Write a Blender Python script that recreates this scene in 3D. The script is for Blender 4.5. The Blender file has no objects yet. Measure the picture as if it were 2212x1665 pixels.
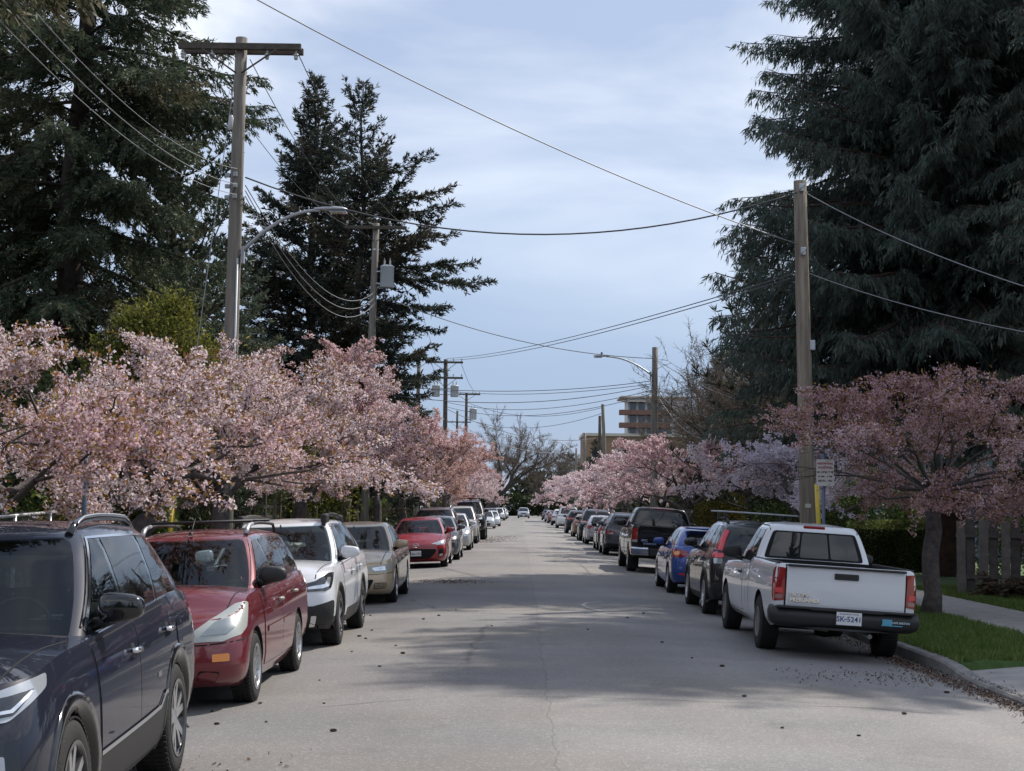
import bpy, bmesh, math, random
import numpy as np
from mathutils import Vector, Matrix
from mathutils.bvhtree import BVHTree

R_ = math.radians
scene = bpy.context.scene
COL = scene.collection
# ------------------------------------------------------------------ camera
# metres; x to the right, y along the street, z up; the camera stands in the road at eye height
CAM_H = 1.73
cam_data = bpy.data.cameras.new("camera")
cam = bpy.data.objects.new("camera", cam_data)
COL.objects.link(cam)
cam_data.sensor_width = 36.0
cam_data.lens = 54.0
cam_data.clip_start = 0.1
cam_data.clip_end = 4000.0
CAM_ROT = (Matrix.Rotation(R_(0.40), 4, 'Z') @ Matrix.Rotation(R_(90 + 4.52), 4, 'X')
           @ Matrix.Rotation(R_(0.9), 4, 'Z'))
cam.matrix_world = Matrix.Translation((0, 0, CAM_H)) @ CAM_ROT
scene.camera = cam
# ------------------------------------------------------------------ sky and sun
SUN_DIR = Vector((0.64, 0.60, 1.0)).normalized()
SUN_EL = math.asin(SUN_DIR.z)
SUN_AZ = math.atan2(SUN_DIR.x, SUN_DIR.y)
world = bpy.data.worlds.new("World")
scene.world = world
world.use_nodes = True
wn, wl = world.node_tree.nodes, world.node_tree.links
wn.clear()
w_out = wn.new('ShaderNodeOutputWorld')
w_bg = wn.new('ShaderNodeBackground')
w_sky = wn.new('ShaderNodeTexSky')
w_sky.sky_type = 'NISHITA'
w_sky.sun_disc = False
w_sky.sun_elevation = SUN_EL
w_sky.sun_rotation = SUN_AZ
w_sky.air_density = 1.0
w_sky.dust_density = 0.6
w_sky.ozone_density = 1.6
w_bg.inputs['Strength'].default_value = 0.13
# thin high cloud over the blue, thicker overhead
w_geo = wn.new('ShaderNodeTexCoord')
w_map = wn.new('ShaderNodeMapping')
w_map.inputs['Scale'].default_value = (1.0, 1.0, 3.2)
w_n1 = wn.new('ShaderNodeTexNoise')
w_n1.inputs['Scale'].default_value = 2.7
w_n1.inputs['Detail'].default_value = 7
w_n1.inputs['Roughness'].default_value = 0.5
w_n1.inputs['Distortion'].default_value = 0.35
w_r1 = wn.new('ShaderNodeMapRange')
w_r1.inputs['From Min'].default_value = 0.38
w_r1.inputs['From Max'].default_value = 0.62
w_sep = wn.new('ShaderNodeSeparateXYZ')
w_r2 = wn.new('ShaderNodeMapRange')
w_r2.interpolation_type = 'SMOOTHSTEP'
w_r2.inputs['From Min'].default_value = 0.05
w_r2.inputs['From Max'].default_value = 0.34
w_r2.inputs['To Min'].default_value = 0.10
w_r2.inputs['To Max'].default_value = 1.0
w_mul = wn.new('ShaderNodeMath'); w_mul.operation = 'MULTIPLY'
w_clc = wn.new('ShaderNodeMix'); w_clc.data_type = 'RGBA'
w_clc.inputs['A'].default_value = (3.0, 3.4, 4.3, 1)
w_clc.inputs['B'].default_value = (6.6, 6.8, 7.15, 1)
w_base = wn.new('ShaderNodeMath'); w_base.operation = 'MULTIPLY_ADD'
w_base.inputs[1].default_value = 0.38
w_base.inputs[2].default_value = 0.58
w_mix = wn.new('ShaderNodeMix'); w_mix.data_type = 'RGBA'
wl.new(w_geo.outputs['Generated'], w_map.inputs['Vector'])
wl.new(w_map.outputs['Vector'], w_n1.inputs['Vector'])
wl.new(w_n1.outputs['Fac'], w_r1.inputs['Value'])
wl.new(w_geo.outputs['Generated'], w_sep.inputs[0])
wl.new(w_sep.outputs['Z'], w_r2.inputs['Value'])
wl.new(w_r1.outputs['Result'], w_base.inputs[0])
wl.new(w_base.outputs[0], w_mul.inputs[0])
# the cloud thins again towards the zenith
w_r3 = wn.new('ShaderNodeMapRange'); w_r3.interpolation_type = 'SMOOTHSTEP'
w_r3.inputs['From Min'].default_value = 0.36; w_r3.inputs['From Max'].default_value = 0.85
w_r3.inputs['To Min'].default_value = 1.0; w_r3.inputs['To Max'].default_value = 0.55
w_m3 = wn.new('ShaderNodeMath'); w_m3.operation = 'MULTIPLY'
wl.new(w_sep.outputs['Z'], w_r3.inputs['Value'])
wl.new(w_r2.outputs['Result'], w_m3.inputs[0]); wl.new(w_r3.outputs['Result'], w_m3.inputs[1])
wl.new(w_m3.outputs[0], w_mul.inputs[1])
wl.new(w_r1.outputs['Result'], w_clc.inputs['Factor'])
wl.new(w_mul.outputs[0], w_mix.inputs['Factor'])
# the air low over the street is a clear light blue
w_low = wn.new('ShaderNodeMapRange'); w_low.interpolation_type = 'SMOOTHSTEP'
w_low.inputs['From Min'].default_value = 0.0
w_low.inputs['From Max'].default_value = 0.55
w_low.inputs['To Min'].default_value = 0.88
w_low.inputs['To Max'].default_value = 0.25
w_blue = wn.new('ShaderNodeMix'); w_blue.data_type = 'RGBA'
w_blue.inputs['B'].default_value = (1.75, 2.35, 3.6, 1)
wl.new(w_sep.outputs['Z'], w_low.inputs['Value'])
wl.new(w_low.outputs['Result'], w_blue.inputs['Factor'])
wl.new(w_sky.outputs['Color'], w_blue.inputs['A'])
wl.new(w_blue.outputs['Result'], w_mix.inputs['A'])
wl.new(w_clc.outputs['Result'], w_mix.inputs['B'])
wl.new(w_mix.outputs['Result'], w_bg.inputs['Color'])
wl.new(w_bg.outputs[0], w_out.inputs['Surface'])

sun_data = bpy.data.lights.new("sun", 'SUN')
sun_data.energy = 3.7
sun_data.angle = R_(0.5)
sun_data.color = (1.0, 0.93, 0.84)
sun = bpy.data.objects.new("sun", sun_data)
COL.objects.link(sun)
sun.location = SUN_DIR * 200
sun.rotation_euler = SUN_DIR.to_track_quat('Z', 'Y').to_euler()

scene.view_settings.view_transform = 'Standard'
scene.view_settings.look = 'None'
scene.view_settings.gamma = 1.0
scene.view_settings.exposure = 0.48
scene.cycles.use_denoising = True
scene.cycles.max_bounces = 8
scene.cycles.transparent_max_bounces = 8
# ------------------------------------------------------------------ helpers
CX, CY, FV = 1106.0, 832.5, 2212 * 1.5     # picture centre and focal length in 2212-wide pixels

def at(xv, yv, Y):
    """world point seen at pixel (xv, yv) of the 2212-wide photograph, Y metres up the street"""
    d = CAM_ROT.to_3x3() @ Vector(((xv - CX) / FV, (CY - yv) / FV, -1.0))
    return Vector((0, 0, CAM_H)) + d * (Y / d.y)

def tag(o, label=None, cat=None, group=None, kind=None):
    if label: o['label'] = label
    if cat: o['category'] = cat
    if group: o['group'] = group
    if kind: o['kind'] = kind
    return o

def empty(name, loc=(0, 0, 0), rot=(0, 0, 0), parent=None):
    o = bpy.data.objects.new(name, None)
    COL.objects.link(o)
    o.location = loc
    o.rotation_euler = rot
    o.empty_display_size = 0.2
    if parent: o.parent = parent
    return o

def link(name, me, parent=None, loc=(0, 0, 0), rot=(0, 0, 0)):
    o = bpy.data.objects.new(name, me)
    COL.objects.link(o)
    if parent: o.parent = parent
    o.location = loc
    o.rotation_euler = rot
    return o

def dup(o, parent=None):
    c = o.copy()
    COL.objects.link(c)
    c.parent = parent
    for ch in list(o.children):
        dup(ch, c)
    return c

class Geo:
    """collects vertices and faces of one mesh"""
    def __init__(s):
        s.v = []; s.f = []; s.n = 0
    def add(s, V, F, m=0, smooth=False):
        V = np.asarray(V, dtype=np.float64).reshape(-1, 3)
        if isinstance(F, np.ndarray):
            s.f.append((F + s.n, m, smooth))
        else:
            by = {}
            for f in F: by.setdefault(len(f), []).append(f)
            for k in by: s.f.append((np.array(by[k], dtype=np.int64) + s.n, m, smooth))
        s.v.append(V); s.n += len(V)
        return s
    def box(s, c, d, m=0, rz=0.0, rx=0.0, ry=0.0, bevel=0.0):
        x, y, z = d[0] / 2, d[1] / 2, d[2] / 2
        if bevel:
            b = min(bevel, x * .9, y * .9, z * .9)
            pts = []
            bm = bmesh.new()
            bmesh.ops.create_cube(bm, size=1.0)
            for v in bm.verts: v.co = Vector((v.co.x * 2 * x, v.co.y * 2 * y, v.co.z * 2 * z))
            bmesh.ops.bevel(bm, geom=list(bm.edges), offset=b, segments=2, affect='EDGES', profile=.5)
            bm.verts.index_update()
            P = [v.co.copy() for v in bm.verts]
            F = [[v.index for v in f.verts] for f in bm.faces]
            bm.free()
        else:
            P = [Vector((sx * x, sy * y, sz * z)) for sz in (-1, 1) for sy in (-1, 1) for sx in (-1, 1)]
            F = [(0, 2, 3, 1), (4, 5, 7, 6), (0, 1, 5, 4), (2, 6, 7, 3), (0, 4, 6, 2), (1, 3, 7, 5)]
        M = Matrix.Rotation(rz, 3, 'Z') @ Matrix.Rotation(ry, 3, 'Y') @ Matrix.Rotation(rx, 3, 'X')
        P = [M @ p + Vector(c) for p in P]
        return s.add([tuple(p) for p in P], F, m, False)
    def tube(s, pts, rad, n=6, m=0, caps=True, smooth=True):
        V, F = tube_arrays(pts, rad, n)
        s.add(V, F, m, smooth)
        if caps:
            k = len(pts)
            s.f.append((np.array([list(range(n))[::-1]]) + s.n - k * n, m, False))
            s.f.append((np.array([list(range(n))]) + s.n - n, m, False))
        return s
    def lathe(s, prof, axis_o, axis_d, n=24, m=0, smooth=True):
        """profile [(r, h)] turned about an axis"""
        d = Vector(axis_d).normalized()
        u = d.orthogonal().normalized(); w = d.cross(u)
        V = []
        for r, h in prof:
            for k in range(n):
                a = 2 * math.pi * k / n
                V.append(tuple(Vector(axis_o) + d * h + (u * math.cos(a) + w * math.sin(a)) * r))
        F = []
        for j in range(len(prof) - 1):
            for k in range(n):
                a, b = j * n + k, j * n + (k + 1) % n
                F.append((a, b, b + n, a + n))
        return s.add(V, F, m, smooth)
    def build(s, name, mats, parent=None, loc=(0, 0, 0), rot=(0, 0, 0)):
        me = s.mesh(name, mats)
        return link(name, me, parent, loc, rot)
    def mesh(s, name, mats):
        if not isinstance(mats, (list, tuple)): mats = [mats]
        V = np.concatenate(s.v)
        me = bpy.data.meshes.new(name)
        me.vertices.add(len(V))
        me.vertices.foreach_set('co', V.astype(np.float32).ravel())
        loops, starts, mi, sm, off = [], [], [], [], 0
        for F, m, smooth in s.f:
            k = F.shape[1]
            loops.append(F.ravel())
            starts.append(off + np.arange(len(F)) * k)
            mi.append(np.full(len(F), m) if np.isscalar(m) else np.asarray(m))
            sm.append(np.full(len(F), smooth))
            off += F.size
        loops = np.concatenate(loops); starts = np.concatenate(starts)
        me.loops.add(len(loops))
        me.loops.foreach_set('vertex_index', loops.astype(np.int32))
        me.polygons.add(len(starts))
        me.polygons.foreach_set('loop_start', starts.astype(np.int32))
        me.polygons.foreach_set('material_index', np.concatenate(mi).astype(np.int32))
        me.polygons.foreach_set('use_smooth', np.concatenate(sm))
        for x in mats: me.materials.append(x)
        me.update(calc_edges=True)
        return me

def tube_arrays(pts, rad, n=6):
    P = np.asarray([tuple(p) for p in pts], dtype=float)
    k = len(P)
    rad = np.full(k, rad) if np.isscalar(rad) else np.asarray(rad, dtype=float)
    T = np.empty_like(P)
    T[1:-1] = P[2:] - P[:-2]; T[0] = P[1] - P[0]; T[-1] = P[-1] - P[-2]
    T /= np.linalg.norm(T, axis=1)[:, None] + 1e-12
    ref = np.array([0, 0, 1.0]) if abs(T[:, 2]).mean() < .8 else np.array([1.0, 0, 0])
    U = np.cross(T, ref); U /= np.linalg.norm(U, axis=1)[:, None] + 1e-12
    W = np.cross(T, U)
    a = np.arange(n) * 2 * math.pi / n
    V = (P[:, None, :] + rad[:, None, None] * (np.cos(a)[None, :, None] * U[:, None, :]
         + np.sin(a)[None, :, None] * W[:, None, :])).reshape(-1, 3)
    i = np.arange(k - 1)[:, None] * n; j = np.arange(n)[None, :]; j2 = (j + 1) % n
    F = np.stack([i + j, i + j2, i + n + j2, i + n + j], axis=-1).reshape(-1, 4)
    return V, F

# ------------------------------------------------------------------ materials
_M = {}
def nodes_of(name):
    m = bpy.data.materials.new(name)
    m.use_nodes = True
    return m, m.node_tree.nodes, m.node_tree.links, m.node_tree.nodes['Principled BSDF']

def mat(name, col, rough=.6, metal=0.0, coat=0.0, spec=.5, var=0.0, scale=6.0, bump=0.0, bscale=40.0, emit=None, coat_rough=.03, grain=None):
    """principled surface, optionally with a noise variation of the colour and a bump"""
    if name in _M: return _M[name]
    m, N, L, b = nodes_of(name)
    b.inputs['Base Color'].default_value = (*col, 1)
    b.inputs['Roughness'].default_value = rough
    b.inputs['Metallic'].default_value = metal
    b.inputs['Coat Weight'].default_value = coat
    b.inputs['Coat Roughness'].default_value = coat_rough
    b.inputs['Specular IOR Level'].default_value = spec
    if emit:
        b.inputs['Emission Color'].default_value = (*emit[:3], 1)
        b.inputs['Emission Strength'].default_value = emit[3]
    if var or bump:
        tc = N.new('ShaderNodeTexCoord'); co = tc.outputs['Object']
        if grain:
            mp = N.new('ShaderNodeMapping'); mp.inputs['Scale'].default_value = grain
            L.new(co, mp.inputs['Vector']); co = mp.outputs['Vector']
    if var:
        n = N.new('ShaderNodeTexNoise'); n.inputs['Scale'].default_value = scale
        n.inputs['Detail'].default_value = 6; n.inputs['Roughness'].default_value = .65
        L.new(co, n.inputs['Vector'])
        mx = N.new('ShaderNodeMix'); mx.data_type = 'RGBA'
        mx.inputs['A'].default_value = (*[c * (1 - var) for c in col], 1)
        mx.inputs['B'].default_value = (*[min(1, c * (1 + var)) for c in col], 1)
        r = N.new('ShaderNodeMapRange'); r.inputs['From Min'].default_value = .3; r.inputs['From Max'].default_value = .7
        L.new(n.outputs['Fac'], r.inputs['Value']); L.new(r.outputs['Result'], mx.inputs['Factor'])
        L.new(mx.outputs['Result'], b.inputs['Base Color'])
    if bump:
        n2 = N.new('ShaderNodeTexNoise'); n2.inputs['Scale'].default_value = bscale
        n2.inputs['Detail'].default_value = 4
        L.new(co, n2.inputs['Vector'])
        bp = N.new('ShaderNodeBump'); bp.inputs['Strength'].default_value = bump
        bp.inputs['Distance'].default_value = .02
        L.new(n2.outputs['Fac'], bp.inputs['Height']); L.new(bp.outputs['Normal'], b.inputs['Normal'])
    _M[name] = m
    return m

def leaf_mat(name, c1, c2, trans=.35, rough=.6, c3=None):
    """leaf or petal: each face its own tint between the colours, light passes through"""
    if name in _M: return _M[name]
    m = bpy.data.materials.new(name); m.use_nodes = True
    N, L = m.node_tree.nodes, m.node_tree.links
    N.clear()
    out = N.new('ShaderNodeOutputMaterial')
    g = N.new('ShaderNodeNewGeometry')
    r = N.new('ShaderNodeValToRGB')
    r.color_ramp.elements[0].color = (*c1, 1)
    r.color_ramp.elements[1].color = (*c2, 1)
    if c3:
        e = r.color_ramp.elements.new(.82); e.color = (*c2, 1)
        r.color_ramp.elements[2].color = (*c3, 1)
    L.new(g.outputs['Random Per Island'], r.inputs['Fac'])
    d = N.new('ShaderNodeBsdfDiffuse'); t = N.new('ShaderNodeBsdfTranslucent')
    gl = N.new('ShaderNodeBsdfGlossy'); gl.inputs['Roughness'].default_value = rough
    gl.inputs['Color'].default_value = (.6, .6, .6, 1)
    mx = N.new('ShaderNodeMixShader'); mx.inputs[0].default_value = trans
    m2 = N.new('ShaderNodeMixShader'); m2.inputs[0].default_value = .03
    L.new(r.outputs['Color'], d.inputs['Color']); L.new(r.outputs['Color'], t.inputs['Color'])
    L.new(d.outputs[0], mx.inputs[1]); L.new(t.outputs[0], mx.inputs[2])
    L.new(mx.outputs[0], m2.inputs[1]); L.new(gl.outputs[0], m2.inputs[2])
    L.new(m2.outputs[0], out.inputs['Surface'])
    _M[name] = m
    return m

def text_mesh(name, s, size, m, extrude=.002, align='CENTER', bold=0.0, space=1.0):
    cu = bpy.data.curves.new(name, 'FONT')
    cu.body = s; cu.size = size; cu.extrude = extrude; cu.align_x = align; cu.align_y = 'CENTER'
    cu.resolution_u = 2; cu.offset = bold; cu.space_character = space
    o = bpy.data.objects.new(name, cu)
    COL.objects.link(o)
    bpy.context.view_layer.update()
    me = bpy.data.meshes.new_from_object(o.evaluated_get(bpy.context.evaluated_depsgraph_get()))
    bpy.data.objects.remove(o); bpy.data.curves.remove(cu)
    me.name = name
    me.materials.clear(); me.materials.append(m)
    return me

def place_text(me, origin, right, up):
    """bake a frame into a text mesh: text runs along right, stands along up"""
    r = Vector(right).normalized(); u = Vector(up); u = (u - r * u.dot(r)).normalized(); n = r.cross(u)
    M = Matrix(((r.x, u.x, n.x, origin[0]), (r.y, u.y, n.y, origin[1]), (r.z, u.z, n.z, origin[2]), (0, 0, 0, 1)))
    me.transform(M)
    return me

def pw(pts):
    """smooth monotone curve through (x, y) points"""
    P = sorted(pts)
    x = np.array([p[0] for p in P], float); y = np.array([p[1] for p in P], float)
    if len(x) == 1: return lambda q: np.full_like(np.asarray(q, float), y[0])
    h = np.diff(x); d = np.diff(y) / h
    m = np.empty_like(x); m[0] = d[0]; m[-1] = d[-1]
    for i in range(1, len(x) - 1):
        if d[i - 1] * d[i] <= 0: m[i] = 0
        else:
            w1 = 2 * h[i] + h[i - 1]; w2 = h[i] + 2 * h[i - 1]
            m[i] = (w1 + w2) / (w1 / d[i - 1] + w2 / d[i])
    def f(q):
        q = np.clip(np.asarray(q, float), x[0], x[-1])
        i = np.clip(np.searchsorted(x, q, side='right') - 1, 0, len(h) - 1)
        t = (q - x[i]) / h[i]
        return ((1 + 2 * t) * (1 - t) ** 2 * y[i] + t * (1 - t) ** 2 * h[i] * m[i]
                + t * t * (3 - 2 * t) * y[i + 1] + t * t * (t - 1) * h[i] * m[i + 1])
    return f
# ------------------------------------------------------------------ ground, road, kerbs
RXL, RXR, RXC = -4.5, 5.08, 0.3
def road_z(x):
    return -0.0075 * (x - RXC) ** 2

def asphalt():
    m, N, L, b = nodes_of('asphalt')
    tc = N.new('ShaderNodeTexCoord')
    def noise(sc, det=4, rough=.6, vec=None):
        n = N.new('ShaderNodeTexNoise'); n.inputs['Scale'].default_value = sc
        n.inputs['Detail'].default_value = det; n.inputs['Roughness'].default_value = rough
        L.new(vec or tc.outputs['Object'], n.inputs['Vector']); return n.outputs['Fac']
    def rng(f, a, c, lo, hi):
        r = N.new('ShaderNodeMapRange'); r.inputs['From Min'].default_value = a; r.inputs['From Max'].default_value = c
        r.inputs['To Min'].default_value = lo; r.inputs['To Max'].default_value = hi
        L.new(f, r.inputs['Value']); return r.outputs['Result']
    def mth(op, a, c):
        k = N.new('ShaderNodeMath'); k.operation = op
        for i, q in enumerate((a, c)):
            if hasattr(q, 'is_linked'): L.new(q, k.inputs[i])
            else: k.inputs[i].default_value = q
        return k.outputs[0]
    stretch = N.new('ShaderNodeMapping'); stretch.inputs['Scale'].default_value = (1.0, .10, 1)
    L.new(tc.outputs['Object'], stretch.inputs['Vector'])
    cross = N.new('ShaderNodeMapping'); cross.inputs['Scale'].default_value = (.16, 1.0, 1)
    L.new(tc.outputs['Object'], cross.inputs['Vector'])
    big = rng(noise(.25, 5), .3, .7, .80, 1.18)
    lane = rng(noise(.9, 4, .6, stretch.outputs[0]), .3, .7, .90, 1.10)
    band = rng(noise(.55, 3, .6, cross.outputs[0]), .35, .7, .93, 1.09)
    fine = rng(noise(70, 3, .75), .30, .70, .70, 1.30)
    gr = N.new('ShaderNodeTexVoronoi'); gr.inputs['Scale'].default_value = 55
    L.new(tc.outputs['Object'], gr.inputs['Vector'])
    sep = N.new('ShaderNodeSeparateColor'); L.new(gr.outputs['Color'], sep.inputs[0])
    stone = rng(sep.outputs[0], .78, 1.0, 1.0, 1.45)
    v = mth('MULTIPLY', mth('MULTIPLY', big, lane), mth('MULTIPLY', band, mth('MULTIPLY', fine, stone)))
    v = mth('MULTIPLY', v, rng(noise(1.1, 3), .60, .74, 1.0, .80))
    # joint between the two paving passes, and a few cracks
    sx = N.new('ShaderNodeSeparateXYZ'); L.new(tc.outputs['Object'], sx.inputs[0])
    wob = mth('ADD', sx.outputs[0], rng(noise(1.2, 4), 0, 1, -.12, .12))
    d = mth('ABSOLUTE', mth('SUBTRACT', wob, .28), 0)
    v = mth('MULTIPLY', v, rng(d, 0.0, .014, .72, 1.0))
    v = mth('MULTIPLY', v, rng(wob, .20, .36, .94, 1.04))
    vor = N.new('ShaderNodeTexVoronoi'); vor.feature = 'DISTANCE_TO_EDGE'; vor.inputs['Scale'].default_value = .16
    wp = N.new('ShaderNodeTexNoise'); wp.inputs['Scale'].default_value = 1.6; wp.inputs['Detail'].default_value = 5
    L.new(tc.outputs['Object'], wp.inputs['Vector'])
    mxv = N.new('ShaderNodeMix'); mxv.data_type = 'VECTOR'; mxv.inputs['Factor'].default_value = .25
    L.new(tc.outputs['Object'], mxv.inputs['A']); L.new(wp.outputs['Color'], mxv.inputs['B'])
    L.new(mxv.outputs['Result'], vor.inputs['Vector'])
    cr = rng(vor.outputs['Distance'], 0.0, .006, .0, 1.0)
    crm = rng(noise(.35, 2), .45, .53, 1.0, 0.0)
    cr = mth('MAXIMUM', cr, crm)
    v = mth('MULTIPLY', v, rng(cr, 0, 1, .55, 1.0))
    tint = N.new('ShaderNodeMix'); tint.data_type = 'RGBA'
    tint.inputs['A'].default_value = (.184, .177, .175, 1); tint.inputs['B'].default_value = (.200, .186, .170, 1)
    L.new(rng(noise(.18, 3), .42, .6, 0, 1), tint.inputs['Factor'])
    sc = N.new('ShaderNodeVectorMath'); sc.operation = 'SCALE'
    L.new(tint.outputs['Result'], sc.inputs[0]); L.new(v, sc.inputs['Scale'])
    L.new(sc.outputs[0], b.inputs['Base Color'])
    b.inputs['Roughness'].default_value = .82
    bp = N.new('ShaderNodeBump'); bp.inputs['Strength'].default_value = .55; bp.inputs['Distance'].default_value = .012
    L.new(noise(95, 3, .7), bp.inputs['Height']); L.new(bp.outputs['Normal'], b.inputs['Normal'])
    return m

def strip_sheet(name, m, xs_z, ys, kind='structure'):
    """sheet swept along the street: xs_z = [(x, z)] or function of y giving it"""
    V, F = [], []
    for y in ys:
        pr = xs_z(y) if callable(xs_z) else xs_z
        V += [(x, y, z) for x, z in pr]
    k = len(pr)
    for j in range(len(ys) - 1):
        for i in range(k - 1):
            a = j * k + i
            F.append((a, a + 1, a + 1 + k, a + k))
    g = Geo(); g.add(V, F)
    o = g.build(name, m)
    return tag(o, kind=kind)

M_soil = mat('soil', (.075, .058, .042), .95, var=.35, scale=1.5, bump=.6, bscale=9)
M_turf = mat('turf', (.055, .105, .024), .9, var=.45, scale=2.5, bump=.7, bscale=30)
M_conc = mat('concrete', (.30, .285, .27), .9, var=.22, scale=3.0, bump=.35, bscale=60)
M_kerb = mat('kerb_concrete', (.21, .20, .19), .9, var=.35, scale=4.0, bump=.5, bscale=50)

strip_sheet('ground', M_soil, [(-900, -.03), (-4.62, -.03), (-4.62, -.4), (7.2, -.4), (7.25, -.03), (900, -.03)],
            [-60, 0, 60, 120, 250, 500, 1500])
xs = [RXL + (RXR - RXL) * i / 24 for i in range(25)]
strip_sheet('road', asphalt(), [(x, road_z(x)) for x in xs], [-30, -10, 0, 10, 20, 40, 60, 90, 130, 180, 260, 302])
strip_sheet('kerb_left', M_kerb, [(RXL, -.4), (RXL, -.045), (RXL - .02, -.02), (RXL - .15, -.015), (RXL - .15, -.4)],
            [-30, 0, 30, 60, 120, 420])
def kerb_top(y):
    t = min(1, max(0, (y - 17.3) / 1.6)); t = t * t * (3 - 2 * t)
    return -.125 + .105 * t
strip_sheet('kerb_right', M_kerb, lambda y: [(RXR, -.4), (RXR, kerb_top(y) - .025), (RXR + .025, kerb_top(y)),
            (RXR + .16, kerb_top(y) + .004), (RXR + .16, -.4)],
            [-30, 0, 8, 14, 17, 17.4, 17.8, 18.2, 18.6, 19, 24, 30, 60, 120, 420])
# the concrete driveway apron at the right, its lip at the dropped kerb
strip_sheet('driveway', M_conc, [(RXR + .155, -.123), (5.9, -.06), (7.0, -.012), (40, .0)], [2, 6, 10, 14, 18.42, 19.2])
# lawn verge, pavement, front lawn
strip_sheet('lawn_verge', M_turf, lambda y: [(RXR + .15, -.03 - (.2 if y < 18.39 else 0)), (5.5, .0 - (.2 if y < 18.39 else 0)), (7.35, .01 - (.2 if y < 18.39 else 0))],
            [18.36, 18.41, 19, 22, 30, 60, 120, 300])
strip_sheet('pavement', M_conc, [(7.30, .014), (8.95, .020)], [18.42, 25, 30, 60, 120, 300])
strip_sheet('front_lawn', M_turf, [(8.94, .006), (30, .03)], [18.42, 30, 60, 120, 300])
strip_sheet('verge_left', mat('verge_grass', (.04, .06, .02), .95, var=.5, scale=2, bump=.6, bscale=20),
            [(-7.4, .0), (RXL - .15, -.012)], [-30, 10, 20, 40, 60, 120, 300])
strip_sheet('pavement_left', M_conc, [(-8.9, .004), (-7.4, .004)], [-30, 10, 40, 120, 300])

rng = np.random.default_rng(7)
def blades(name, areas, n, m, h=(.05, .11)):
    """short grass on rectangles [(x0, x1, y0, y1, z)]"""
    tot = sum((a[1] - a[0]) * (a[3] - a[2]) for a in areas)
    g = Geo()
    for a in areas:
        k = int(n * (a[1] - a[0]) * (a[3] - a[2]) / tot)
        x = rng.uniform(a[0], a[1], k); y = rng.uniform(a[2], a[3], k)
        tuft = .6 + .8 * (np.sin(x * 5.1 + 1.3 * np.sin(y * 3.7)) * np.sin(y * 4.3 + x) * .5 + .5)
        hh = rng.uniform(h[0], h[1], k) * tuft
        ang = rng.uniform(0, 2 * math.pi, k); w = rng.uniform(.006, .013, k)
        lx, ly = rng.normal(0, .35, k) * hh, rng.normal(0, .35, k) * hh
        z = np.full(k, a[4])
        P0 = np.stack([x - np.cos(ang) * w, y - np.sin(ang) * w, z], 1)
        P1 = np.stack([x + np.cos(ang) * w, y + np.sin(ang) * w, z], 1)
        P2 = np.stack([x + lx, y + ly, z + hh], 1)
        V = np.stack([P0, P1, P2], 1).reshape(-1, 3)
        g.add(V, np.arange(3 * k).reshape(-1, 3))
    return tag(g.build(name, m), kind='stuff')
M_grass = leaf_mat('grass_blade', (.060, .105, .020), (.14, .21, .045), .42, .6, (.26, .25, .10))
blades('grass', [(5.2, 7.34, 18.42, 34, -.02), (8.93, 14, 20, 36, .0)], 150000, M_grass)
blades('grass', [(5.2, 7.32, 34, 90, -.01), (-7.4, -4.7, 12, 70, -.01)], 40000, M_grass, (.08, .16))

# worn white arrowhead painted on the far side of the lane
def road_line(name, pts, w, m, lift=.005):
    V = []; F = []
    for i, p in enumerate(pts):
        a = Vector(pts[max(0, i - 1)]); c = Vector(pts[min(len(pts) - 1, i + 1)])
        t = (c - a).normalized(); nx, ny = -t.y, t.x
        ww = w * (1 if 0 < i < len(pts) - 1 else .5)
        for s in (-1, 1):
            x, y = p[0] + s * nx * ww / 2, p[1] + s * ny * ww / 2
            V.append((x, y, road_z(x) + lift))
    for i in range(len(pts) - 1):
        F.append((2 * i, 2 * i + 1, 2 * i + 3, 2 * i + 2))
    g = Geo(); g.add(V, F)
    return tag(g.build(name, m), kind='structure')
def ground_at(xv, yv):
    p = Vector((0, 0, CAM_H)); d = at(xv, yv, 10) - p
    z = -.03
    for _ in range(4):
        q = p + d * ((z - p.z) / d.z); z = road_z(q.x)
    return (q.x, q.y)
M_worn = mat('worn_paint', (.40, .39, .38), .85, var=.35, scale=14)
road_line('road_marking', [ground_at(x, y) for x, y in ((1345, 1303), (1300, 1300), (1268, 1302), (1258, 1307), (1270, 1313), (1296, 1319), (1330, 1326))], .07, M_worn)
# brown litter of needles and blossom along the right gutter
def litter(name, path, n, spread, m, z0=None, size=(.006, .026)):
    g = Geo()
    P = np.array(path)
    seg = rng.integers(0, len(P) - 1, n); t = rng.uniform(0, 1, n)
    c = P[seg] * (1 - t[:, None]) + P[seg + 1] * t[:, None]
    cl = rng.normal(0, 1, n)
    x = c[:, 0] + cl * spread; y = c[:, 1] + rng.normal(0, spread, n)
    z = np.where(x > RXR, -.11, road_z(x)) + .004 if z0 is None else np.full(n, z0)
    a = rng.uniform(0, 6.28, n); s = rng.uniform(size[0], size[1], n); r = rng.uniform(.25, .6, n)
    dx, dy = np.cos(a) * s, np.sin(a) * s
    V = np.stack([np.stack([x - dx, y - dy, z], 1), np.stack([x + dy * r, y - dx * r, z + rng.uniform(0, .02, n)], 1),
                  np.stack([x + dx, y + dy, z + rng.uniform(0, .03, n)], 1), np.stack([x - dy * r, y + dx * r, z + .004], 1)], 1).reshape(-1, 3)
    g.add(V, np.arange(4 * n).reshape(-1, 4))
    return tag(g.build(name, m), kind='stuff')
M_litter = leaf_mat('litter', (.05, .034, .024), (.13, .085, .055), .1, .6, (.42, .29, .28))
litter('leaf_litter', [(4.93, 11.2), (4.91, 15), (4.88, 18), (4.83, 21), (4.88, 30)], 5200, .12, M_litter)
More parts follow.
